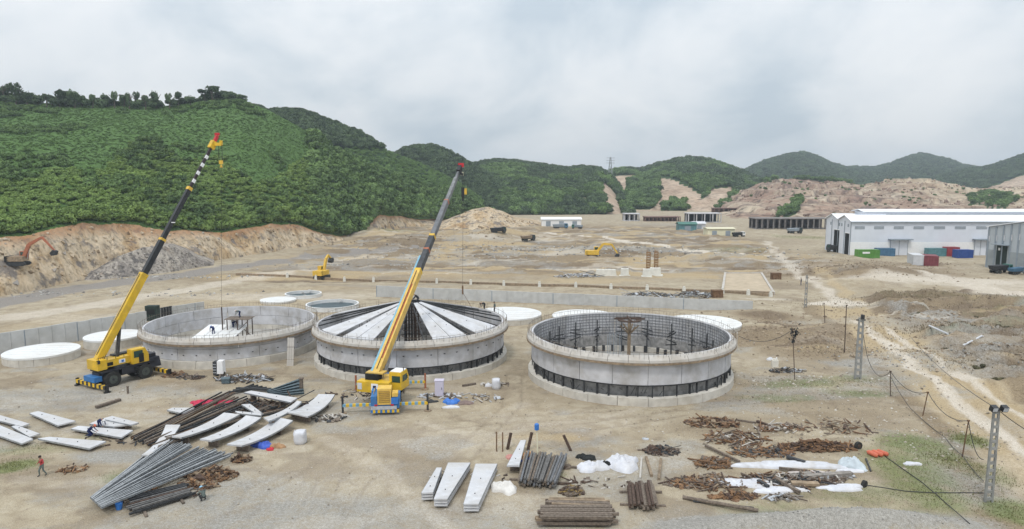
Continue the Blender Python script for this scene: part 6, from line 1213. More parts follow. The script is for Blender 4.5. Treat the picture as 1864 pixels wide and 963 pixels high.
tarp(1078, 852, 1.35, .95, .62, TARP, 'left one of two white heaped tarpaulins, the flatter one', 3); tarp(1132, 847, 1.75, 1.35, .95, TARP, 'right one of two white heaped tarpaulins, the larger mound', 5)
tarp(1102, 850, .4, .3, .95, NETB, 'dark stone weighing down the two white heaped tarpaulins', 6, name='stone', cat='stone'); tarp(1068, 835, .9, .4, .5, NETB, 'black sheet behind the flatter white heap', 7)
tarp(1440, 847, 4.2, .85, .18, TARP, 'farther white sheet spread among the rusty scrap', 11, rot=-.05); tarp(1365, 880, 2.6, 1.0, .2, TARP, 'nearer white sheet spread left of the planks', 12); tarp(1420, 893, 2.4, .45, .14, TARP, 'narrow tail of white sheet before the orange boards', 14); tarp(1532, 889, 2.0, .55, .16, TARP, 'white sheet at the right end of the scrap', 13)
tarp(1552, 848, 1.15, 1.0, .85, M('bluish tarpaulin', (.50, .56, .60), .55, .15, 2, bump=.4), 'tied bluish white bag of sheeting beside the black pole', 15); tarp(1480, 862, 2.2, .35, .12, M('pink grey sheet', (.46, .41, .39), .7, .2, 2), 'dull pinkish strip of sheet beyond the grey timber', 16)
tarp(918, 890, .95, 1.05, .75, M('cream tarpaulin', (.62, .60, .57), .6, .12, 2, bump=.4), 'pale crumpled tarpaulin right of the wedge panel stacks', 18)
tarp(478, 813, 1.0, .55, .55, M('blue tarpaulin', (.05, .10, .42), .5, .2, 3, bump=.4), 'bright blue tarpaulin heap at the panel tip', 19); tarp(505, 814, .65, .42, .45, M('brown cloth', (.33, .20, .11), .9, .3, 3), 'brown cloth heap beside the bright blue tarpaulin', 20); tarp(492, 819, .35, .25, .3, REDC, 'small red rag between blue and brown cloth', 21)
tarp(385, 735, 2.3, .75, .5, PINKC, 'crimson sheet lying at the edge of the rusty beams', 22)
tarp(962, 834, .75, .75, .7, M('orange tarpaulin', (.58, .33, .16), .7, .15, 3), 'orange sack of sand leaning on the narrow propped panel', 23, name='sand_sack', cat='sack'); tarp(972, 842, 1.1, .4, .42, M('blue tarpaulin', (0, 0, 0)), 'blue sheet rolled out before the orange sack', 24); tarp(932, 834, .5, .4, .4, M('pink cloth', (.5, .25, .22), .9, .2, 4), 'pinkish rag left of the narrow propped panel', 25)
tarp(1175, 800, .3, .2, .1, GREYSH, 'grey rag on the sand right of the tarpaulins', 26)
def bigbag(px, py, s, h, label, mat=None):
    g0 = G(px, py); o = thing('bulk_bag', g0, label, 'bulk bag', 'white bulk bags'); mb = MB(); pr_ = [(.90, 0), (1.02, .1), (1.04, .3), (1.0, .5), (1.03, .7), (.96, .86), (.72, .95), (.40, .90), (.0, .93)]
    n = 14; vs = []; fs = []
    for q, z in pr_:
        for k in range(n):
            t = TAU * k / n; r_ = s * .85 * q * (1 + .07 * math.sin(3 * t + z * 5) + .07 * math.sin(7 * t + 9 * z)); sq = 1 / max(abs(math.cos(t)), abs(math.sin(t))) ** .8; vs.append((r_ * sq * math.cos(t), r_ * sq * math.sin(t), h * z))
    for i in range(len(pr_) - 1):
        for k in range(n): fs.append((i * n + k, i * n + (k + 1) % n, (i + 1) * n + (k + 1) % n, (i + 1) * n + k))
    mb.add(vs, fs); mb.build('sack', mat or TARP, o, smooth=True)
    for sx in (-1, 1): MB().path([(sx * s * .75, -s * .5, h * .88), (sx * s * .8, -s * .1, h * .98), (sx * s * .75, s * .4, h * .88)], .035).build('loop_handle', TARP, o)
    return o
bigbag(547, 806, .62, 1.25, 'white bulk bag standing alone on the sand by the curved panels'); bigbag(903, 707, .55, 1.25, 'white bulk bag standing before the right side of the middle tank')
tarp(889, 703, .5, .3, .35, TARP, 'low white sack beside the bulk bag at the middle tank', 27, name='sack', cat='sack')
# cabinet, tarps, machine, cylinders
g0 = G(800, 721); o = thing('cabinet', g0, 'pale lavender upright cabinet right of the blue and yellow crane', 'cabinet'); LV = M('lavender cabinet', (.56, .53, .64), .5, .06, 1)
MB().box((0, 0, .95), (.95, .8, 1.75)).build('body', LV, o); MB().box((-.02, -.415, .95), (.86, .03, 1.6)).build('door', LV, o); MB().box((0, 0, 1.86), (1.05, .9, .08)).build('top', LV, o)
for sx in (-1, 1): MB().box((sx * .4, -.3, .03), (.1, .1, .2)).box((sx * .4, .3, .03), (.1, .1, .2)).build('foot', STEELD, o)
MB().box((.3, -.45, 1.0), (.05, .05, .25)).build('handle', STEELD, o)
tarp(822, 733, .95, .6, .6, M('bright blue sheet', (.05, .17, .52), .5, .2, 3, bump=.4), 'bright blue sheet heaped beside the lavender cabinet', 28); tarp(822, 742, .8, .35, .25, TARP, 'white sheet at the foot of the bright blue heap', 29)
tarp(847, 734, .75, .75, .12, M('brown board', (.19, .14, .125), .9, .2, 3), 'flat brown mat right of the bright blue heap', 30, name='mat', cat='mat'); tarp(784, 732, .8, .25, .2, STEELD, 'dark bundle lying before the lavender cabinet', 31, name='bundle', cat='bundle')
g0 = G(402, 684); o = thing('concrete_mixer', g0, 'small white and black site machine before the left open tank', 'machine'); MB().box((.1, 0, 1.15), (.75, .9, 1.6), taper=.9).build('cover', WHITE, o); MB().box((-.55, 0, 1.0), (.45, .8, 1.7)).build('frame', STEELD, o)
for k in range(4): MB().box((-.55, -.42, .5 + .35 * k), (.4, .05, .08)).build('bar', GREYSH, o)
for sx in (-1, 1): wheel(o, (sx * .4, 0, .25), .28, .15, (1, 0, 0))
MB().bar((.2, .2, .3), (.9, -1.6, .1), .12).build('tow_bar', STEELD, o)
g0 = G(412, 698); o = thing('pump', g0, 'small blue grey pump on the ground before the white machine', 'pump'); MB().box((0, 0, .35), (.9, .6, .55)).tube((-.5, 0, .5), (.5, 0, .5), .28, 10).build('body', M('blue grey steel', (0, 0, 0)), o); MB().tube((.5, 0, .5), (.9, 0, .5), .12, 8).build('nozzle', STEELD, o)
for k in range(3):
    g0 = G(1588 + 9 * k, 830 - k); tag(MB().tube((0, -.42, .2), (0, .42, .2), .2, 12).tube((0, .42, .2), (0, .52, .2), .2, 12, .08).tube((0, -.42, .2), (0, -.52, .2), .2, 12, .08).tube((0, .52, .2), (0, .62, .2), .05, 8).build('gas_cylinder', TERRA, loc=g0, rz=.35 + .1 * k), f'orange red cylinder lying at the end of the rusty heap, {ORD[k]} from the left', 'gas cylinder', 'orange red cylinders by the rusty heap')
g0 = G(1562, 817); tag(MB().tube((0, -.12, .3), (0, .12, .3), .36, 16).tube((0, -.14, .3), (0, .14, .3), .18, 12, m=1).build('old_tyre', [TYRE, RUSTD], loc=g0, rz=.3), 'old dark tyre standing at the right end of the rusty heap', 'tyre')
g0 = G(1573, 886); tag(MB().tube((0, -.12, .22), (0, .12, .22), .3, 14).tube((0, -.14, .22), (0, .14, .22), .14, 10, m=1).build('old_tyre', [TYRE, STEELD], loc=g0, rz=.6), 'small dark tyre at the end of the near white sheet', 'tyre')
g0 = G(217, 927); o = thing('bucket', g0, 'blue bucket at the end of the dark bar bundle', 'bucket'); MB().tube((0, 0, 0), (0, 0, .5), .2, 14, .26).build('body', BUCK, o); MB().path([(-.26, 0, .5), (-.15, 0, .7), (.15, 0, .7), (.26, 0, .5)], .02).build('handle', STEELD, o)
g0 = G(233, 716); tag(MB().box((0, 0, .35), (.16, .16, .9)).box((0, 0, .82), (.22, .22, .06)).build('marker_peg', TIMBER, loc=g0), 'short wooden peg in the sand beside the left crane', 'peg')
g0 = G(1410, 668); o = thing('jerrycan', g0, 'pale plastic container on the rough ground right of the tanks', 'jerrycan'); MB().box((0, 0, .45), (.8, .5, 1.0)).box((0, 0, 1.0), (.5, .3, .2)).build('body', M('pale plastic', (.68, .65, .58), .6, .1, 2), o); MB().tube((.2, 0, 1.05), (.2, 0, 1.25), .09, 8).build('cap', WHITE, o)
tarp(1402, 655, .5, .4, .35, CONTW, 'pale sack beside the plastic container', 41, name='sack', cat='sack')
tarp(1660, 845, .9, .25, .08, TARP, 'white rag on the grass left of the lamp pole', 42); tarp(1552, 858, 1.3, .3, .1, TARP, 'white strip of sheet under the bluish bag', 43)
# white pipes in the right field
for k, (a, b) in enumerate([((1690, 617), (1724, 624)), ((1738, 624), (1786, 622)), ((1786, 622), (1804, 625)), ((1688, 608), (1690, 620))]):
    pa, pb_ = G(*a, .15), G(*b, .15); bar_thing('white_pipe', pa, pb_, .3, .3, CONTW, f'white pipe lying in the rough field by the scrub, {ORD[k]} from the left', 'pipe', 'white pipes in the rough field', 'tube')
for k, (x, y, s_) in enumerate([(700, 902, .35), (1598, 520, .8), (1748, 570, .5), (1855, 592, .8), (670, 788, .3), (700, 791, .3), (760, 893, .15), (350, 720, .2)]):
    pass
# ------------------------------------------------------------------ poles, cables, lamp
POLEM = M('weathered pole concrete', (.25, .25, .24), .9, .2, 2)
def hpole(px, py0, py1, wpx, label, head=None, n=12):
    a = G(px, py0); top = atd(px + (px - CX) * .004, py1, a.y); h = top[2] - a.z; wd = wpx * np.hypot(a.y, 24) / F; o = thing('utility_pole', a, label, 'utility pole')
    for s in (-1, 1): MB().bar((s * wd * .5, 0, -.3), (s * wd * .34, 0, h), wd * .28, w2=wd * .22).build('leg', POLEM, o)
    for k in range(n): f_ = (k + .5) / n; MB().box((0, 0, h * f_), (wd * (.75 - .25 * f_), wd * .26, h / n * .38)).build('web', POLEM, o)
    return o, h, wd
o, h, wd = hpole(1799, 914, 744, 12, 'grey concrete ladder pole with two black floodlights on top', n=13)
LP_TOP = o.location + Vector((0, 0, h))
MB().bar((-.6, -.1, h - .05), (.6, -.1, h - .05), .12).build('cross_arm', STEELD, o)
for sx in (-.42, .35):
    f_ = MB().box((sx, -.3, h + .12), (.42, .38, .40), rx=.35).build('floodlight', BLACK, o); MB().box((sx, -.49, h + .06), (.34, .03, .3), rx=.35).build('lens', GREYSH, f_)
o, h, wd = hpole(1561, 690, 578, 10, 'pale grey ladder pole beside the muddy track, with a cable hanging from it', n=10); P2_TOP = o.location + Vector((0, 0, h))
MB().bar((-.6, 0, h - .3), (.5, 0, h - .3), .14).box((.1, -.1, h + .1), (.35, .3, .5)).build('insulator', STEELD, o)
o, h, wd = hpole(1466, 560, 500, 4, 'distant grey pole standing by the pale concrete pad', n=6)
def post(px, y0, y1, x1, r_, mat, label, grp='cable posts along the muddy track'):
    a = G(px, y0); b = Vector(atd(x1, y1, a.y)) - a; tag(MB().tube((0, 0, -.3), b, r_, 6, r_ * .8).box(b, (.2, .12, .12)).build('cable_post', mat, loc=a), label, 'post', grp); return a + b
PT = [post(1621, 722, 676, 1621, .05, RUSTD, 'thin rusty cable post, farthest of the three along the muddy track'), post(1679, 757, 714, 1689, .06, RUST, 'thin leaning cable post, middle of the three along the muddy track'), post(1751, 832, 766, 1763, .06, RUST, 'leaning cable post, nearest of the three, just left of the floodlight pole')]
PB = post(1537, 642, 556, 1541, .07, RUSTD, 'tall thin brown pole left of the pale grey ladder pole'); PC = post(1447, 692, 600, 1443, .05, RUSTD, 'thin pole with a dark tangle of net at its top'); post(1502, 590, 552, 1500, .06, RUSTD, 'short thin pole below the pale concrete pad'); PD = post(1342, 640, 606, 1342, .05, BOARD, 'pale thin stick right of the right tank')
def cable(pts, r_, label, sag=.5, mat=BLACK, group=None):
    g0 = Vector(pts[0]); P = []
    for a, b in zip(pts, pts[1:]):
        a = Vector(a); b = Vector(b)
        for i in range(8): f_ = i / 8; p = a.lerp(b, f_); p.z -= sag * 4 * f_ * (1 - f_); p.z = max(p.z, gz(p.x, p.y) + .03); P.append(p - g0)
    P.append(Vector(pts[-1]) - g0); return tag(MB().path(P, r_, 5).build('cable', mat, loc=g0), label, 'cable', group)
cable([P2_TOP, Vector(G(1585, 675, .6)), PT[0], PT[1], PT[2], Vector(G(1790, 845, .4))], .032, 'thick black cable slung over the posts along the muddy track', .9)
cable([PT[0] - Vector((0, 0, .5)), Vector(G(1655, 745, .25)), Vector(G(1720, 800, .2)), Vector(G(1752, 835, .3)), Vector(G(1790, 880, .2))], .03, 'second cable trailing low beside the slung one', .15)
cable([Vector(G(1612, 832, .04)), Vector(G(1680, 880, .04)), Vector(G(1720, 915, .04)), Vector(G(1765, 955, .04))], .035, 'black cable lying on the grass towards the near corner', 0)
cable([Vector(G(1578, 884, .04)), Vector(G(1650, 895, .04)), Vector(G(1700, 898, .04)), Vector(G(1790, 898, .04))], .035, 'thin cable lying across to the foot of the floodlight pole', 0)
cable([PC, Vector(atd(1345, 612, PC.y - 4))], .03, 'thin wire drooping from the net pole towards the right tank', 1.0); cable([LP_TOP, LP_TOP + Vector((9, 3, -4.5))], .03, 'thin wire running from the floodlight pole out of the frame', .5); cable([LP_TOP, PT[1] + Vector((5, 12, 3))], .025, 'faint wire running back from the floodlight pole', .6)
nt_ = MB(); rr = random.Random(4)
for k in range(60):
    p = Vector((rr.gauss(.25, .25), rr.gauss(0, .2), rr.gauss(-.5, .5))); d = Vector((rr.gauss(0, 1), rr.gauss(0, 1), rr.gauss(0, 1))).normalized(); u = d.orthogonal(); nt_.add([p - u * .14, p + d * .12, p + u * .14, p - d * .12], [(0, 1, 2, 3)])
tag(nt_.build('net_tangle', NETB, loc=PC), 'dark tangle of torn net caught on the thin pole', 'net')

# ------------------------------------------------------------------ people
def segd(c, s):
    a, e = s[0], s[1] - s[0]; f = max(0.0, min(1.0, (c - a).dot(e) / max(1e-9, e.length_squared)))
    return (c - a - e * f).length
def person(pos, rz, pose, jm, tm, label, hat=None, hairm=None, S=1.0):
    J = {'stand': dict(pel=(0, 0, .93), ch=(0, .02, 1.32), nk=(0, .02, 1.47), hd=(0, .05, 1.63), sh=(.19, .0, 1.42), el=(.27, -.03, 1.15), ha=(.27, .12, .93), hip=(.09, 0, .9), kn=(.11, .04, .50), an=(.12, -.02, .09), to=(.13, .16, .03)),
         'walk': dict(pel=(0, 0, .92), ch=(0, .04, 1.31), nk=(0, .05, 1.46), hd=(0, .09, 1.62), sh=(.19, .02, 1.41), el=(.30, .0, 1.16), ha=(.24, .24, 1.05), hip=(.09, 0, .89), kn=(.11, .1, .50), an=(.12, -.04, .09), to=(.13, .14, .03)),
         'kneel': dict(pel=(0, 0, .48), ch=(0, .30, .78), nk=(0, .44, .88), hd=(0, .56, .93), sh=(.19, .36, .85), el=(.26, .46, .58), ha=(.18, .68, .40), hip=(.1, .0, .46), kn=(.16, .34, .08), an=(.14, -.12, .08), to=(.14, -.30, .05)),
         'bend': dict(pel=(0, 0, .86), ch=(0, .34, 1.02), nk=(0, .48, 1.02), hd=(0, .62, .98), sh=(.19, .40, 1.02), el=(.24, .50, .72), ha=(.18, .62, .46), hip=(.09, 0, .84), kn=(.12, .10, .46), an=(.13, -.02, .09), to=(.14, .16, .03)),
         'squat': dict(pel=(0, 0, .32), ch=(0, .16, .70), nk=(0, .22, .84), hd=(0, .30, .98), sh=(.19, .18, .80), el=(.28, .36, .58), ha=(.16, .56, .42), hip=(.1, .02, .32), kn=(.2, .40, .50), an=(.15, .06, .09), to=(.17, .24, .03))}[pose]
    V = []; E = []; Rr = []; ids = {}
    def add(n, p, r, par=None):
        ids[n] = len(V); V.append(Vector(p) * S); Rr.append(r * S)
        if par: E.append((ids[par], ids[n]))
    add('pel', J['pel'], .15); add('ch', J['ch'], .165, 'pel'); add('nk', J['nk'], .06, 'ch'); add('hd', J['hd'], .105, 'nk'); h_ = Vector(J['hd']) + (Vector(J['hd']) - Vector(J['nk'])).normalized() * .08; add('top', h_, .085, 'hd')
    for s, sx in (('l', -1), ('r', 1)):
        f = lambda p: (p[0] * sx, p[1], p[2])
        add('sh' + s, f(J['sh']), .07, 'ch'); add('el' + s, f(J['el']), .05, 'sh' + s); add('ha' + s, f(J['ha']), .034, 'el' + s)
        add('hip' + s, f(J['hip']), .10, 'pel'); kn = f(J['kn']); an = f(J['an']); to = f(J['to'])
        if pose == 'walk': dy = .18 * sx; kn = (kn[0], kn[1] + dy * .6, kn[2]); an = (an[0], an[1] + dy * 1.2, an[2]); to = (to[0], to[1] + dy * 1.2, to[2])
        add('kn' + s, kn, .07, 'hip' + s); add('an' + s, an, .048, 'kn' + s); add('to' + s, to, .04, 'an' + s)
    me = bpy.data.meshes.new('body'); me.from_pydata([tuple(v) for v in V], E, []); ob = bpy.data.objects.new('body', me); COL.objects.link(ob)
    md = ob.modifiers.new('skin', 'SKIN'); md.use_smooth_shade = True; sk = me.skin_vertices[0].data
    for i, r in enumerate(Rr): sk[i].radius = (r, r)
    sk[0].use_root = True; ob.modifiers.new('sub', 'SUBSURF').levels = 1
    dg = bpy.context.evaluated_depsgraph_get(); m2 = bpy.data.meshes.new_from_object(ob.evaluated_get(dg)); bpy.data.objects.remove(ob)
    bm = bmesh.new(); bm.from_mesh(m2); seg = []
    names = list(ids)
    for a, b in E: seg.append((V[a], V[b], names[b]))
    for f in bm.faces:
        c = f.calc_center_median(); best = min(seg, key=lambda s: segd(c, s)); n = best[2]
        f.material_index = 0 if n in ('hd', 'top', 'nk') else (2 if n[:2] in ('hi', 'kn', 'an') else (3 if n[:2] == 'to' else 1))
    # hands: palm, four fingers and a thumb
    for sx in (-1, 1):
        h0 = Vector((J['ha'][0] * sx, J['ha'][1], J['ha'][2])) * S; e0 = Vector((J['el'][0] * sx, J['el'][1], J['el'][2])) * S; d = (h0 - e0).normalized(); u = d.cross(Vector((0, 1, .3))).normalized(); n_ = u.cross(d); hb_ = MB(); pe = h0 + d * .09 * S
        hb_.bar(h0 - d * .02, pe, .08 * S, .035 * S)
        for k in range(4):
            b0 = pe + u * (-.03 + .02 * k) * S; l_ = [.065, .078, .075, .058][k] * S; m_ = b0 + d * l_ * .55; hb_.tube(b0 - d * .01, m_, .009 * S, 5).tube(m_, m_ + (d * .7 + n_ * .6).normalized() * l_ * .5, .008 * S, 5, .006 * S)
        b0 = h0 + d * .03 * S + u * -.04 * S * sx; hb_.tube(b0, b0 + (d * .6 - u * sx * .8).normalized() * .055 * S, .010 * S, 5, .008 * S)
        vm = [bm.verts.new(v) for v in hb_.v]
        for f in hb_.f:
            try: bm.faces.new([vm[i] for i in f]).material_index = 0
            except ValueError: pass
    hp = Vector(J['hd']) * S; fwd = Vector((0, 1, -.25 if pose in ('kneel', 'bend') else 0)).normalized(); upv = (Vector(J['hd']) - Vector(J['nk'])).normalized(); fb = MB(); rt_ = fwd.cross(upv).normalized()
    fb.bar(hp + fwd * .09 * S + upv * .0, hp + fwd * .125 * S - upv * .03 * S, .025 * S); vm = [bm.verts.new(v) for v in fb.v]
    for f in fb.f: bm.faces.new([vm[i] for i in f]).material_index = 0
    for sx in (-1, 1):
        for q, mi in ((hp + fwd * .098 * S + rt_ * sx * .035 * S + upv * .02 * S, 4), (hp + rt_ * sx * .105 * S, 0)):
            fb = MB().box(q, (.02 * S, .02 * S, (.014 if mi == 4 else .05) * S)); vm = [bm.verts.new(v) for v in fb.v]
            for f in fb.f: bm.faces.new([vm[i] for i in f]).material_index = mi
    fb = MB().box(hp + fwd * .1 * S - upv * .055 * S, (.045 * S, .012 * S, .01 * S)); vm = [bm.verts.new(v) for v in fb.v]
    for f in fb.f: bm.faces.new([vm[i] for i in f]).material_index = 4
    me2 = bpy.data.meshes.new('body'); bm.to_mesh(me2); bm.free(); me2.polygons.foreach_set('use_smooth', [True] * len(me2.polygons))
    for m_ in (SKIN, jm, tm, STEELD, HAIR): me2.materials.append(m_)
    t_ = thing('person', pos, label, 'person', 'people on the site', rz=rz); bo = bpy.data.objects.new('body', me2); COL.objects.link(bo); bo.parent = t_
    c = hp + upv * .045 * S; hm = MB()
    q_ = upv.to_track_quat('Z', 'Y'); nn = 12
    vs = []; 
    for i in range(4):
        a = i / 3 * math.pi / 2; rr_ = .125 * S * math.cos(a) + .002; z = .115 * S * math.sin(a)
        for k in range(nn): t = TAU * k / nn; vs.append(c + q_ @ Vector((rr_ * math.cos(t), rr_ * math.sin(t), z)))
    hm.add(vs, [(i * nn + k, i * nn + (k + 1) % nn, (i + 1) * nn + (k + 1) % nn, (i + 1) * nn + k) for i in range(3) for k in range(nn)])
    if hat:
        hm.tube(c - upv * .012 * S, c + upv * .008 * S, .17 * S if hat is not SKYB else .42 * S, 14, .15 * S); hm.build('hat', hat, t_, smooth=True)
    else: hm.build('hair', HAIR, t_, smooth=True)
    return t_
REDV = M('red jacket', (.36, .045, .05), .85, .2, 8); GREYTR = M('grey trousers', (.13, .16, .15), .9, .2, 8); PALES = M('pale sleeve cloth', (.5, .44, .40), .9, .2, 8)
person(G(78, 866), 2.6, 'walk', REDV, GREYTR, 'person in a red jacket and grey trousers walking on the left grass', None)
person(G(162, 801) + Vector((0, 0, .43)), -1.4, 'kneel', NAVY, NAVY, 'person in navy with an orange cap kneeling on a white panel', TERRA)
person(G(181, 783) + Vector((0, 0, .1)), -1.9, 'bend', NAVY, NAVY, 'person in navy with a white hat stooping over a white panel', WHITE)
person(G(372, 912), 1.0, 'squat', GREYTR, STEELD, 'person squatting under a wide light blue hat by the rust heap', SKYB)
q_ = gp(437, 578, 3.95); person(Vector((q_[0], q_[1], 3.95)), 1.5, 'bend', GREYTR, NAVY, 'person bending on top of the scaffold platform in the left tank', WHITE)
q_ = gp(389, 612, 1.7); person(Vector((q_[0], q_[1], 1.9)), .8, 'bend', NAVY, NAVY, 'person in navy stooping on the white sheets in the left tank', BUCK, S=1.1)
q_ = gp(424, 597, 2.4); person(Vector((q_[0], q_[1], 2.3)), -.6, 'bend', NAVY, NAVY, 'person in navy stooping before the white board in the left tank', NAVY)
q_ = Vector((T2[0] + .9, T2[1] + .7, zap - .25)); person(q_, 1.8, 'kneel', STEELD, STEELD, 'person in dark clothes crouching at the top of the panel roof', BLACK, S=1.15)
for (x, lab, pose, s_) in ((883, 'person in dark clothes stooping on the far rim of the middle tank', 'bend', 1.1), (901, 'person in grey standing on the far rim of the middle tank', 'stand', .95)):
    th = rim_ang(x, 590); best = min((abs(proj(np.array([T2[0] + (T2[2] + .35) * math.cos(a), T2[1] + (T2[2] + .35) * math.sin(a), T2[3]]))[0] - x), a) for a in np.linspace(0, 1.45, 200)); a = best[1]
    person(Vector((T2[0] + (T2[2] + .3) * math.cos(a), T2[1] + (T2[2] + .3) * math.sin(a), T2[3] - .22)), 2.0, pose, STEELD if pose == 'bend' else GREYTR, STEELD, lab, None, S=s_)
person(G(1458, 520), 1, 'stand', STEELD, NAVY, 'distant person standing beside the pale winding path', None)

# ------------------------------------------------------------------ loose stones, clods and weeds
def rocks(name, label, spots, mat, seed):
    rr = np.random.default_rng(seed); V = []; Fc = []
    base = np.array([(1, 0, 0), (-1, 0, 0), (0, 1, 0), (0, -1, 0), (0, 0, 1), (0, 0, -.6)], float); bf = [(0, 2, 4), (2, 1, 4), (1, 3, 4), (3, 0, 4), (2, 0, 5), (1, 2, 5), (3, 1, 5), (0, 3, 5)]
    for px, py, rx, ry, n, s0_, s1_ in spots:
        c = gp(px, py); x = c[0] + rr.normal(0, .5, n) * rx; y = c[1] + rr.normal(0, .5, n) * ry; z = gh(x, y); s_ = s0_ + (s1_ - s0_) * rr.random(n) ** 3
        for i in range(n):
            b_ = base * rr.uniform(.6, 1.2, (6, 3)) * s_[i] * np.array([1, 1, .7]); a = rr.random() * 6.28; ca, sa = math.cos(a), math.sin(a); b_ = np.stack([b_[:, 0] * ca - b_[:, 1] * sa, b_[:, 0] * sa + b_[:, 1] * ca, b_[:, 2]], -1)
            o_ = len(V); V += [tuple(v) for v in b_ + np.array([x[i], y[i], z[i] + s_[i] * .1])]; Fc += [(f[0] + o_, f[1] + o_, f[2] + o_) for f in bf]
    me = bpy.data.meshes.new(name); me.from_pydata(V, [], Fc); me.materials.append(mat); o = bpy.data.objects.new(name, me); COL.objects.link(o); return tag(o, label, None, None, 'stuff')
def rockmat(nm, stops):
    m = bpy.data.materials.new(nm); m.use_nodes = True; t = m.node_tree; b = t.nodes['Principled BSDF']; b.inputs['Roughness'].default_value = .95; b.inputs['Specular IOR Level'].default_value = .1; g = N(t, 'ShaderNodeNewGeometry'); t.links.new(ramp_n(t, g.outputs['Random Per Island'], stops), b.inputs['Base Color']); return m
RKA = rockmat('mixed stones', [(0, (.17, .145, .115)), (.4, (.28, .235, .18)), (.75, (.38, .34, .28)), (1, (.55, .52, .47))]); RKB = rockmat('earth clods', [(0, (.15, .115, .08)), (.5, (.25, .195, .14)), (1, (.38, .31, .23))]); RKG = rockmat('grey stones', [(0, (.14, .135, .13)), (.5, (.30, .29, .27)), (1, (.50, .49, .46))])
rocks('rubble', 'loose stones and clods strewn over the site', [(930, 860, 50, 14, 900, .03, .12), (500, 880, 22, 9, 350, .03, .1), (1300, 780, 18, 9, 700, .03, .16), (1550, 760, 14, 10, 800, .04, .18), (1500, 700, 16, 7, 700, .05, .22), (1430, 690, 10, 5, 350, .05, .25), (250, 720, 22, 8, 450, .04, .16), (700, 640, 60, 20, 500, .05, .16), (1000, 760, 20, 6, 350, .03, .12), (1700, 800, 10, 10, 450, .04, .2), (620, 720, 12, 5, 200, .03, .14), (1400, 800, 12, 5, 300, .03, .14)], RKA, 1)
rocks('clods', 'brown clods on the rough ground right of the tanks', [(1440, 615, 14, 6, 900, .08, .32), (1390, 590, 8, 5, 350, .08, .3), (1500, 640, 10, 4, 450, .06, .28), (1560, 500, 30, 16, 900, .10, .45), (1640, 480, 18, 8, 350, .1, .4), (1740, 580, 34, 12, 1200, .08, .40), (1800, 650, 16, 8, 600, .08, .35), (880, 436, 22, 12, 350, .12, .5), (720, 445, 40, 20, 600, .15, .6)], RKB, 2)
rocks('rubble', 'grey broken stones in the middle distance', [(950, 455, 50, 16, 900, .15, .6), (1180, 460, 50, 18, 900, .15, .6), (800, 470, 40, 12, 500, .12, .5), (640, 485, 26, 6, 350, .12, .45), (1300, 470, 30, 14, 500, .12, .5), (900, 412, 26, 20, 300, .2, .9), (1690, 650, 20, 10, 450, .06, .25), (1540, 960, 10, 2, 500, .03, .10), (1640, 650, 5, 4, 180, .04, .14), (60, 535, 60, 5, 350, .1, .5), (260, 505, 40, 4, 250, .1, .5)], RKG, 3)
def rocks_on(name, label, hl, rows, n, s0_, s1_, mat, seed, cond=None):
    h2 = dict(hl); h2['E'] = hl['E'] * 0; P = scatter(h2, n, rows, cond, seed); rr = np.random.default_rng(seed); V = []; Fc = []
    base = np.array([(1, 0, 0), (-1, 0, 0), (0, 1, 0), (0, -1, 0), (0, 0, 1), (0, 0, -1)], float); bf = [(0, 2, 4), (2, 1, 4), (1, 3, 4), (3, 0, 4), (2, 0, 5), (1, 2, 5), (3, 1, 5), (0, 3, 5)]
    for p in P:
        b_ = base * rr.uniform(.6, 1.3, (6, 3)) * (s0_ + (s1_ - s0_) * rr.random() ** 3) @ np.linalg.qr(rr.normal(size=(3, 3)))[0]; o_ = len(V); V += [tuple(v) for v in b_ + p]; Fc += [(f[0] + o_, f[1] + o_, f[2] + o_) for f in bf]
    me = bpy.data.meshes.new(name); me.from_pydata(V, [], Fc); me.materials.append(mat); o = bpy.data.objects.new(name, me); COL.objects.link(o); return tag(o, label, None, None, 'stuff')
RKT = rockmat('tan bank rock', [(0, (.20, .15, .10)), (.4, (.36, .28, .19)), (.8, (.48, .40, .30)), (1, (.30, .28, .26))])
rocks_on('rubble', 'broken rock on the face of the cut bank', hillA, (1, hillA['nb'] - 1), 900, .12, .8, RKT, 51, lambda x, y: x < 720)
rocks_on('rubble', 'broken grey rock on the blasted heap', hillR, (0, hillR['nr']), 700, .1, .45, rockmat('dark blasted rock', [(0, (.11, .10, .09)), (.5, (.23, .21, .19)), (1, (.38, .35, .32))]), 52)
rocks_on('rubble', 'rock debris on the quarry slope', hillQ, (0, hillQ['nr']), 1500, .5, 3.0, rockmat('quarry rock', [(0, (.13, .09, .07)), (.5, (.28, .20, .16)), (1, (.42, .34, .27))]), 53)
rocks_on('rubble', 'stones on the spoil heap at the hill foot', hillS, (0, hillS['nr']), 350, .2, 1.2, RKT, 54)
def weeds(name, label, spots, mat, seed):
    rr = np.random.default_rng(seed); V = []; Fc = []
    for px, py, rx, ry, n, h0, h1 in spots:
        c = gp(px, py); x = c[0] + rr.normal(0, .5, n) * rx; y = c[1] + rr.normal(0, .5, n) * ry; z = gh(x, y)
        for i in range(n):
            for k in range(4):
                a = rr.random() * 6.28; h = rr.uniform(h0, h1); w_ = h * .16; dx, dy = math.cos(a), math.sin(a); l_ = rr.uniform(.2, .8) * h; o_ = len(V)
                V += [(x[i] - dy * w_, y[i] + dx * w_, z[i] - .02), (x[i] + dy * w_, y[i] - dx * w_, z[i] - .02), (x[i] + dx * l_, y[i] + dy * l_, z[i] + h)]; Fc.append((o_, o_ + 1, o_ + 2))
    me = bpy.data.meshes.new(name); me.from_pydata(V, [], Fc); me.materials.append(mat); o = bpy.data.objects.new(name, me); COL.objects.link(o); return tag(o, label, None, None, 'stuff')
WG = leaf_mat('weeds', (.16, .18, .075), .35)
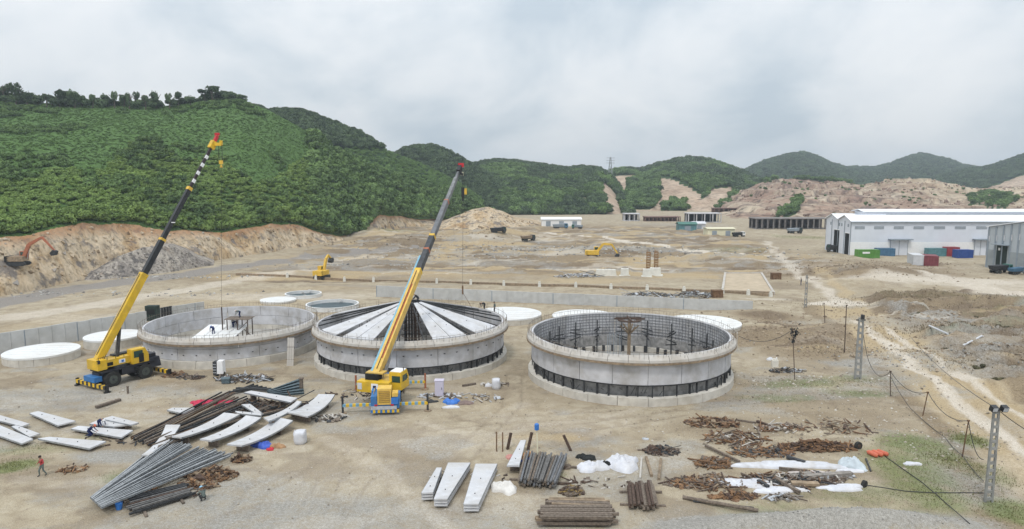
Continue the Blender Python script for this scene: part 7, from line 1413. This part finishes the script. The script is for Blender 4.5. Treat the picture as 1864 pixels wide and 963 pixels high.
weeds('grass', 'patchy green grass around the poles and scrap', [(1650, 850, 4, 4.5, 1100, .03, 0.12), (1660, 810, 3, 3, 800, .03, 0.12), (1720, 835, 2, 2, 400, .03, 0.18), (1580, 900, 6, 2.5, 900, .03, 0.09), (1690, 900, 3, 3, 700, .03, 0.11), (1400, 930, 5, 1.6, 500, .03, 0.07), (1765, 800, 1.8, 2, 450, .03, 0.21), (1850, 930, 3, 3, 600, .03, 0.15), (1450, 700, 6, 2, 700, .03, 0.13), (1420, 725, 5, 2, 500, .03, 0.12), (1545, 695, 6, 2, 800, .03, 0.13), (1560, 716, 4, 1.4, 500, .03, 0.12), (10, 850, 2.5, 1.6, 700, .03, 0.13), (60, 815, 4, 1.6, 350, .03, 0.10), (250, 868, 3.2, 1.4, 500, .03, 0.11), (1800, 865, 2, 3, 450, .03, 0.15), (1010, 866, 1.2, 1, 150, .03, 0.09), (1330, 455, 16, 8, 400, .03, 0.21), (1460, 433, 14, 8, 500, .03, 0.24), (720, 428, 16, 12, 600, .03, 0.30), (1740, 900, 3, 3, 300, .03, 0.12)], WG, 5)
cl_ = []; rq = np.random.default_rng(8)
while len(cl_) < 230:
    px, py = rq.uniform(1560, 1900), rq.uniform(545, 720); p = gp(px, py); a_ = np.array([p[0]]), np.array([p[1]])
    if dug_mask(*a_)[0] > .5 and dug_h(*a_)[0][0] > .4: cl_.append((p[0], p[1], gz(p[0], p[1]) + .1))
forest('scrub', cl_, .35, .95, leaf_mat('dark dry scrub', (.095, .095, .05), .3), 'low dark scrub growing in the dug rows of the rough field', 41, zs=.55)
weeds('scrub', 'dry dark scrub in the rough field', [(1700, 555, 30, 6, 900, .08, .28), (1790, 610, 16, 3.6, 700, .08, .3), (1720, 602, 10, 3, 400, .08, .3), (1810, 672, 9, 4, 500, .06, .26), (1650, 548, 18, 5, 500, .08, .3), (1830, 560, 24, 6, 600, .08, .3), (1500, 640, 6, 2.5, 200, .08, .2), (1560, 490, 28, 14, 600, .08, .3), (1740, 640, 16, 6, 500, .06, .2)], M('dry scrub stalks', (.17, .14, .085), .95, .4, 1), 6)
# ------------------------------------------------------------------ air
hz = MB().box((0, 1350, 73), (7600, 3900, 164)).build('haze', bpy.data.materials.new('haze'), kind='stuff')
hm = hz.data.materials[0]; hm.use_nodes = True; t = hm.node_tree; t.nodes.clear(); pv = N(t, 'ShaderNodeVolumePrincipled'); pv.inputs['Color'].default_value = (.80, .90, 1.0, 1); pv.inputs['Density'].default_value = .00023; pv.inputs['Anisotropy'].default_value = 0.2
ou = N(t, 'ShaderNodeOutputMaterial'); t.links.new(pv.outputs[0], ou.inputs['Volume'])
hz['label'] = 'pale humid haze over the site and hills'
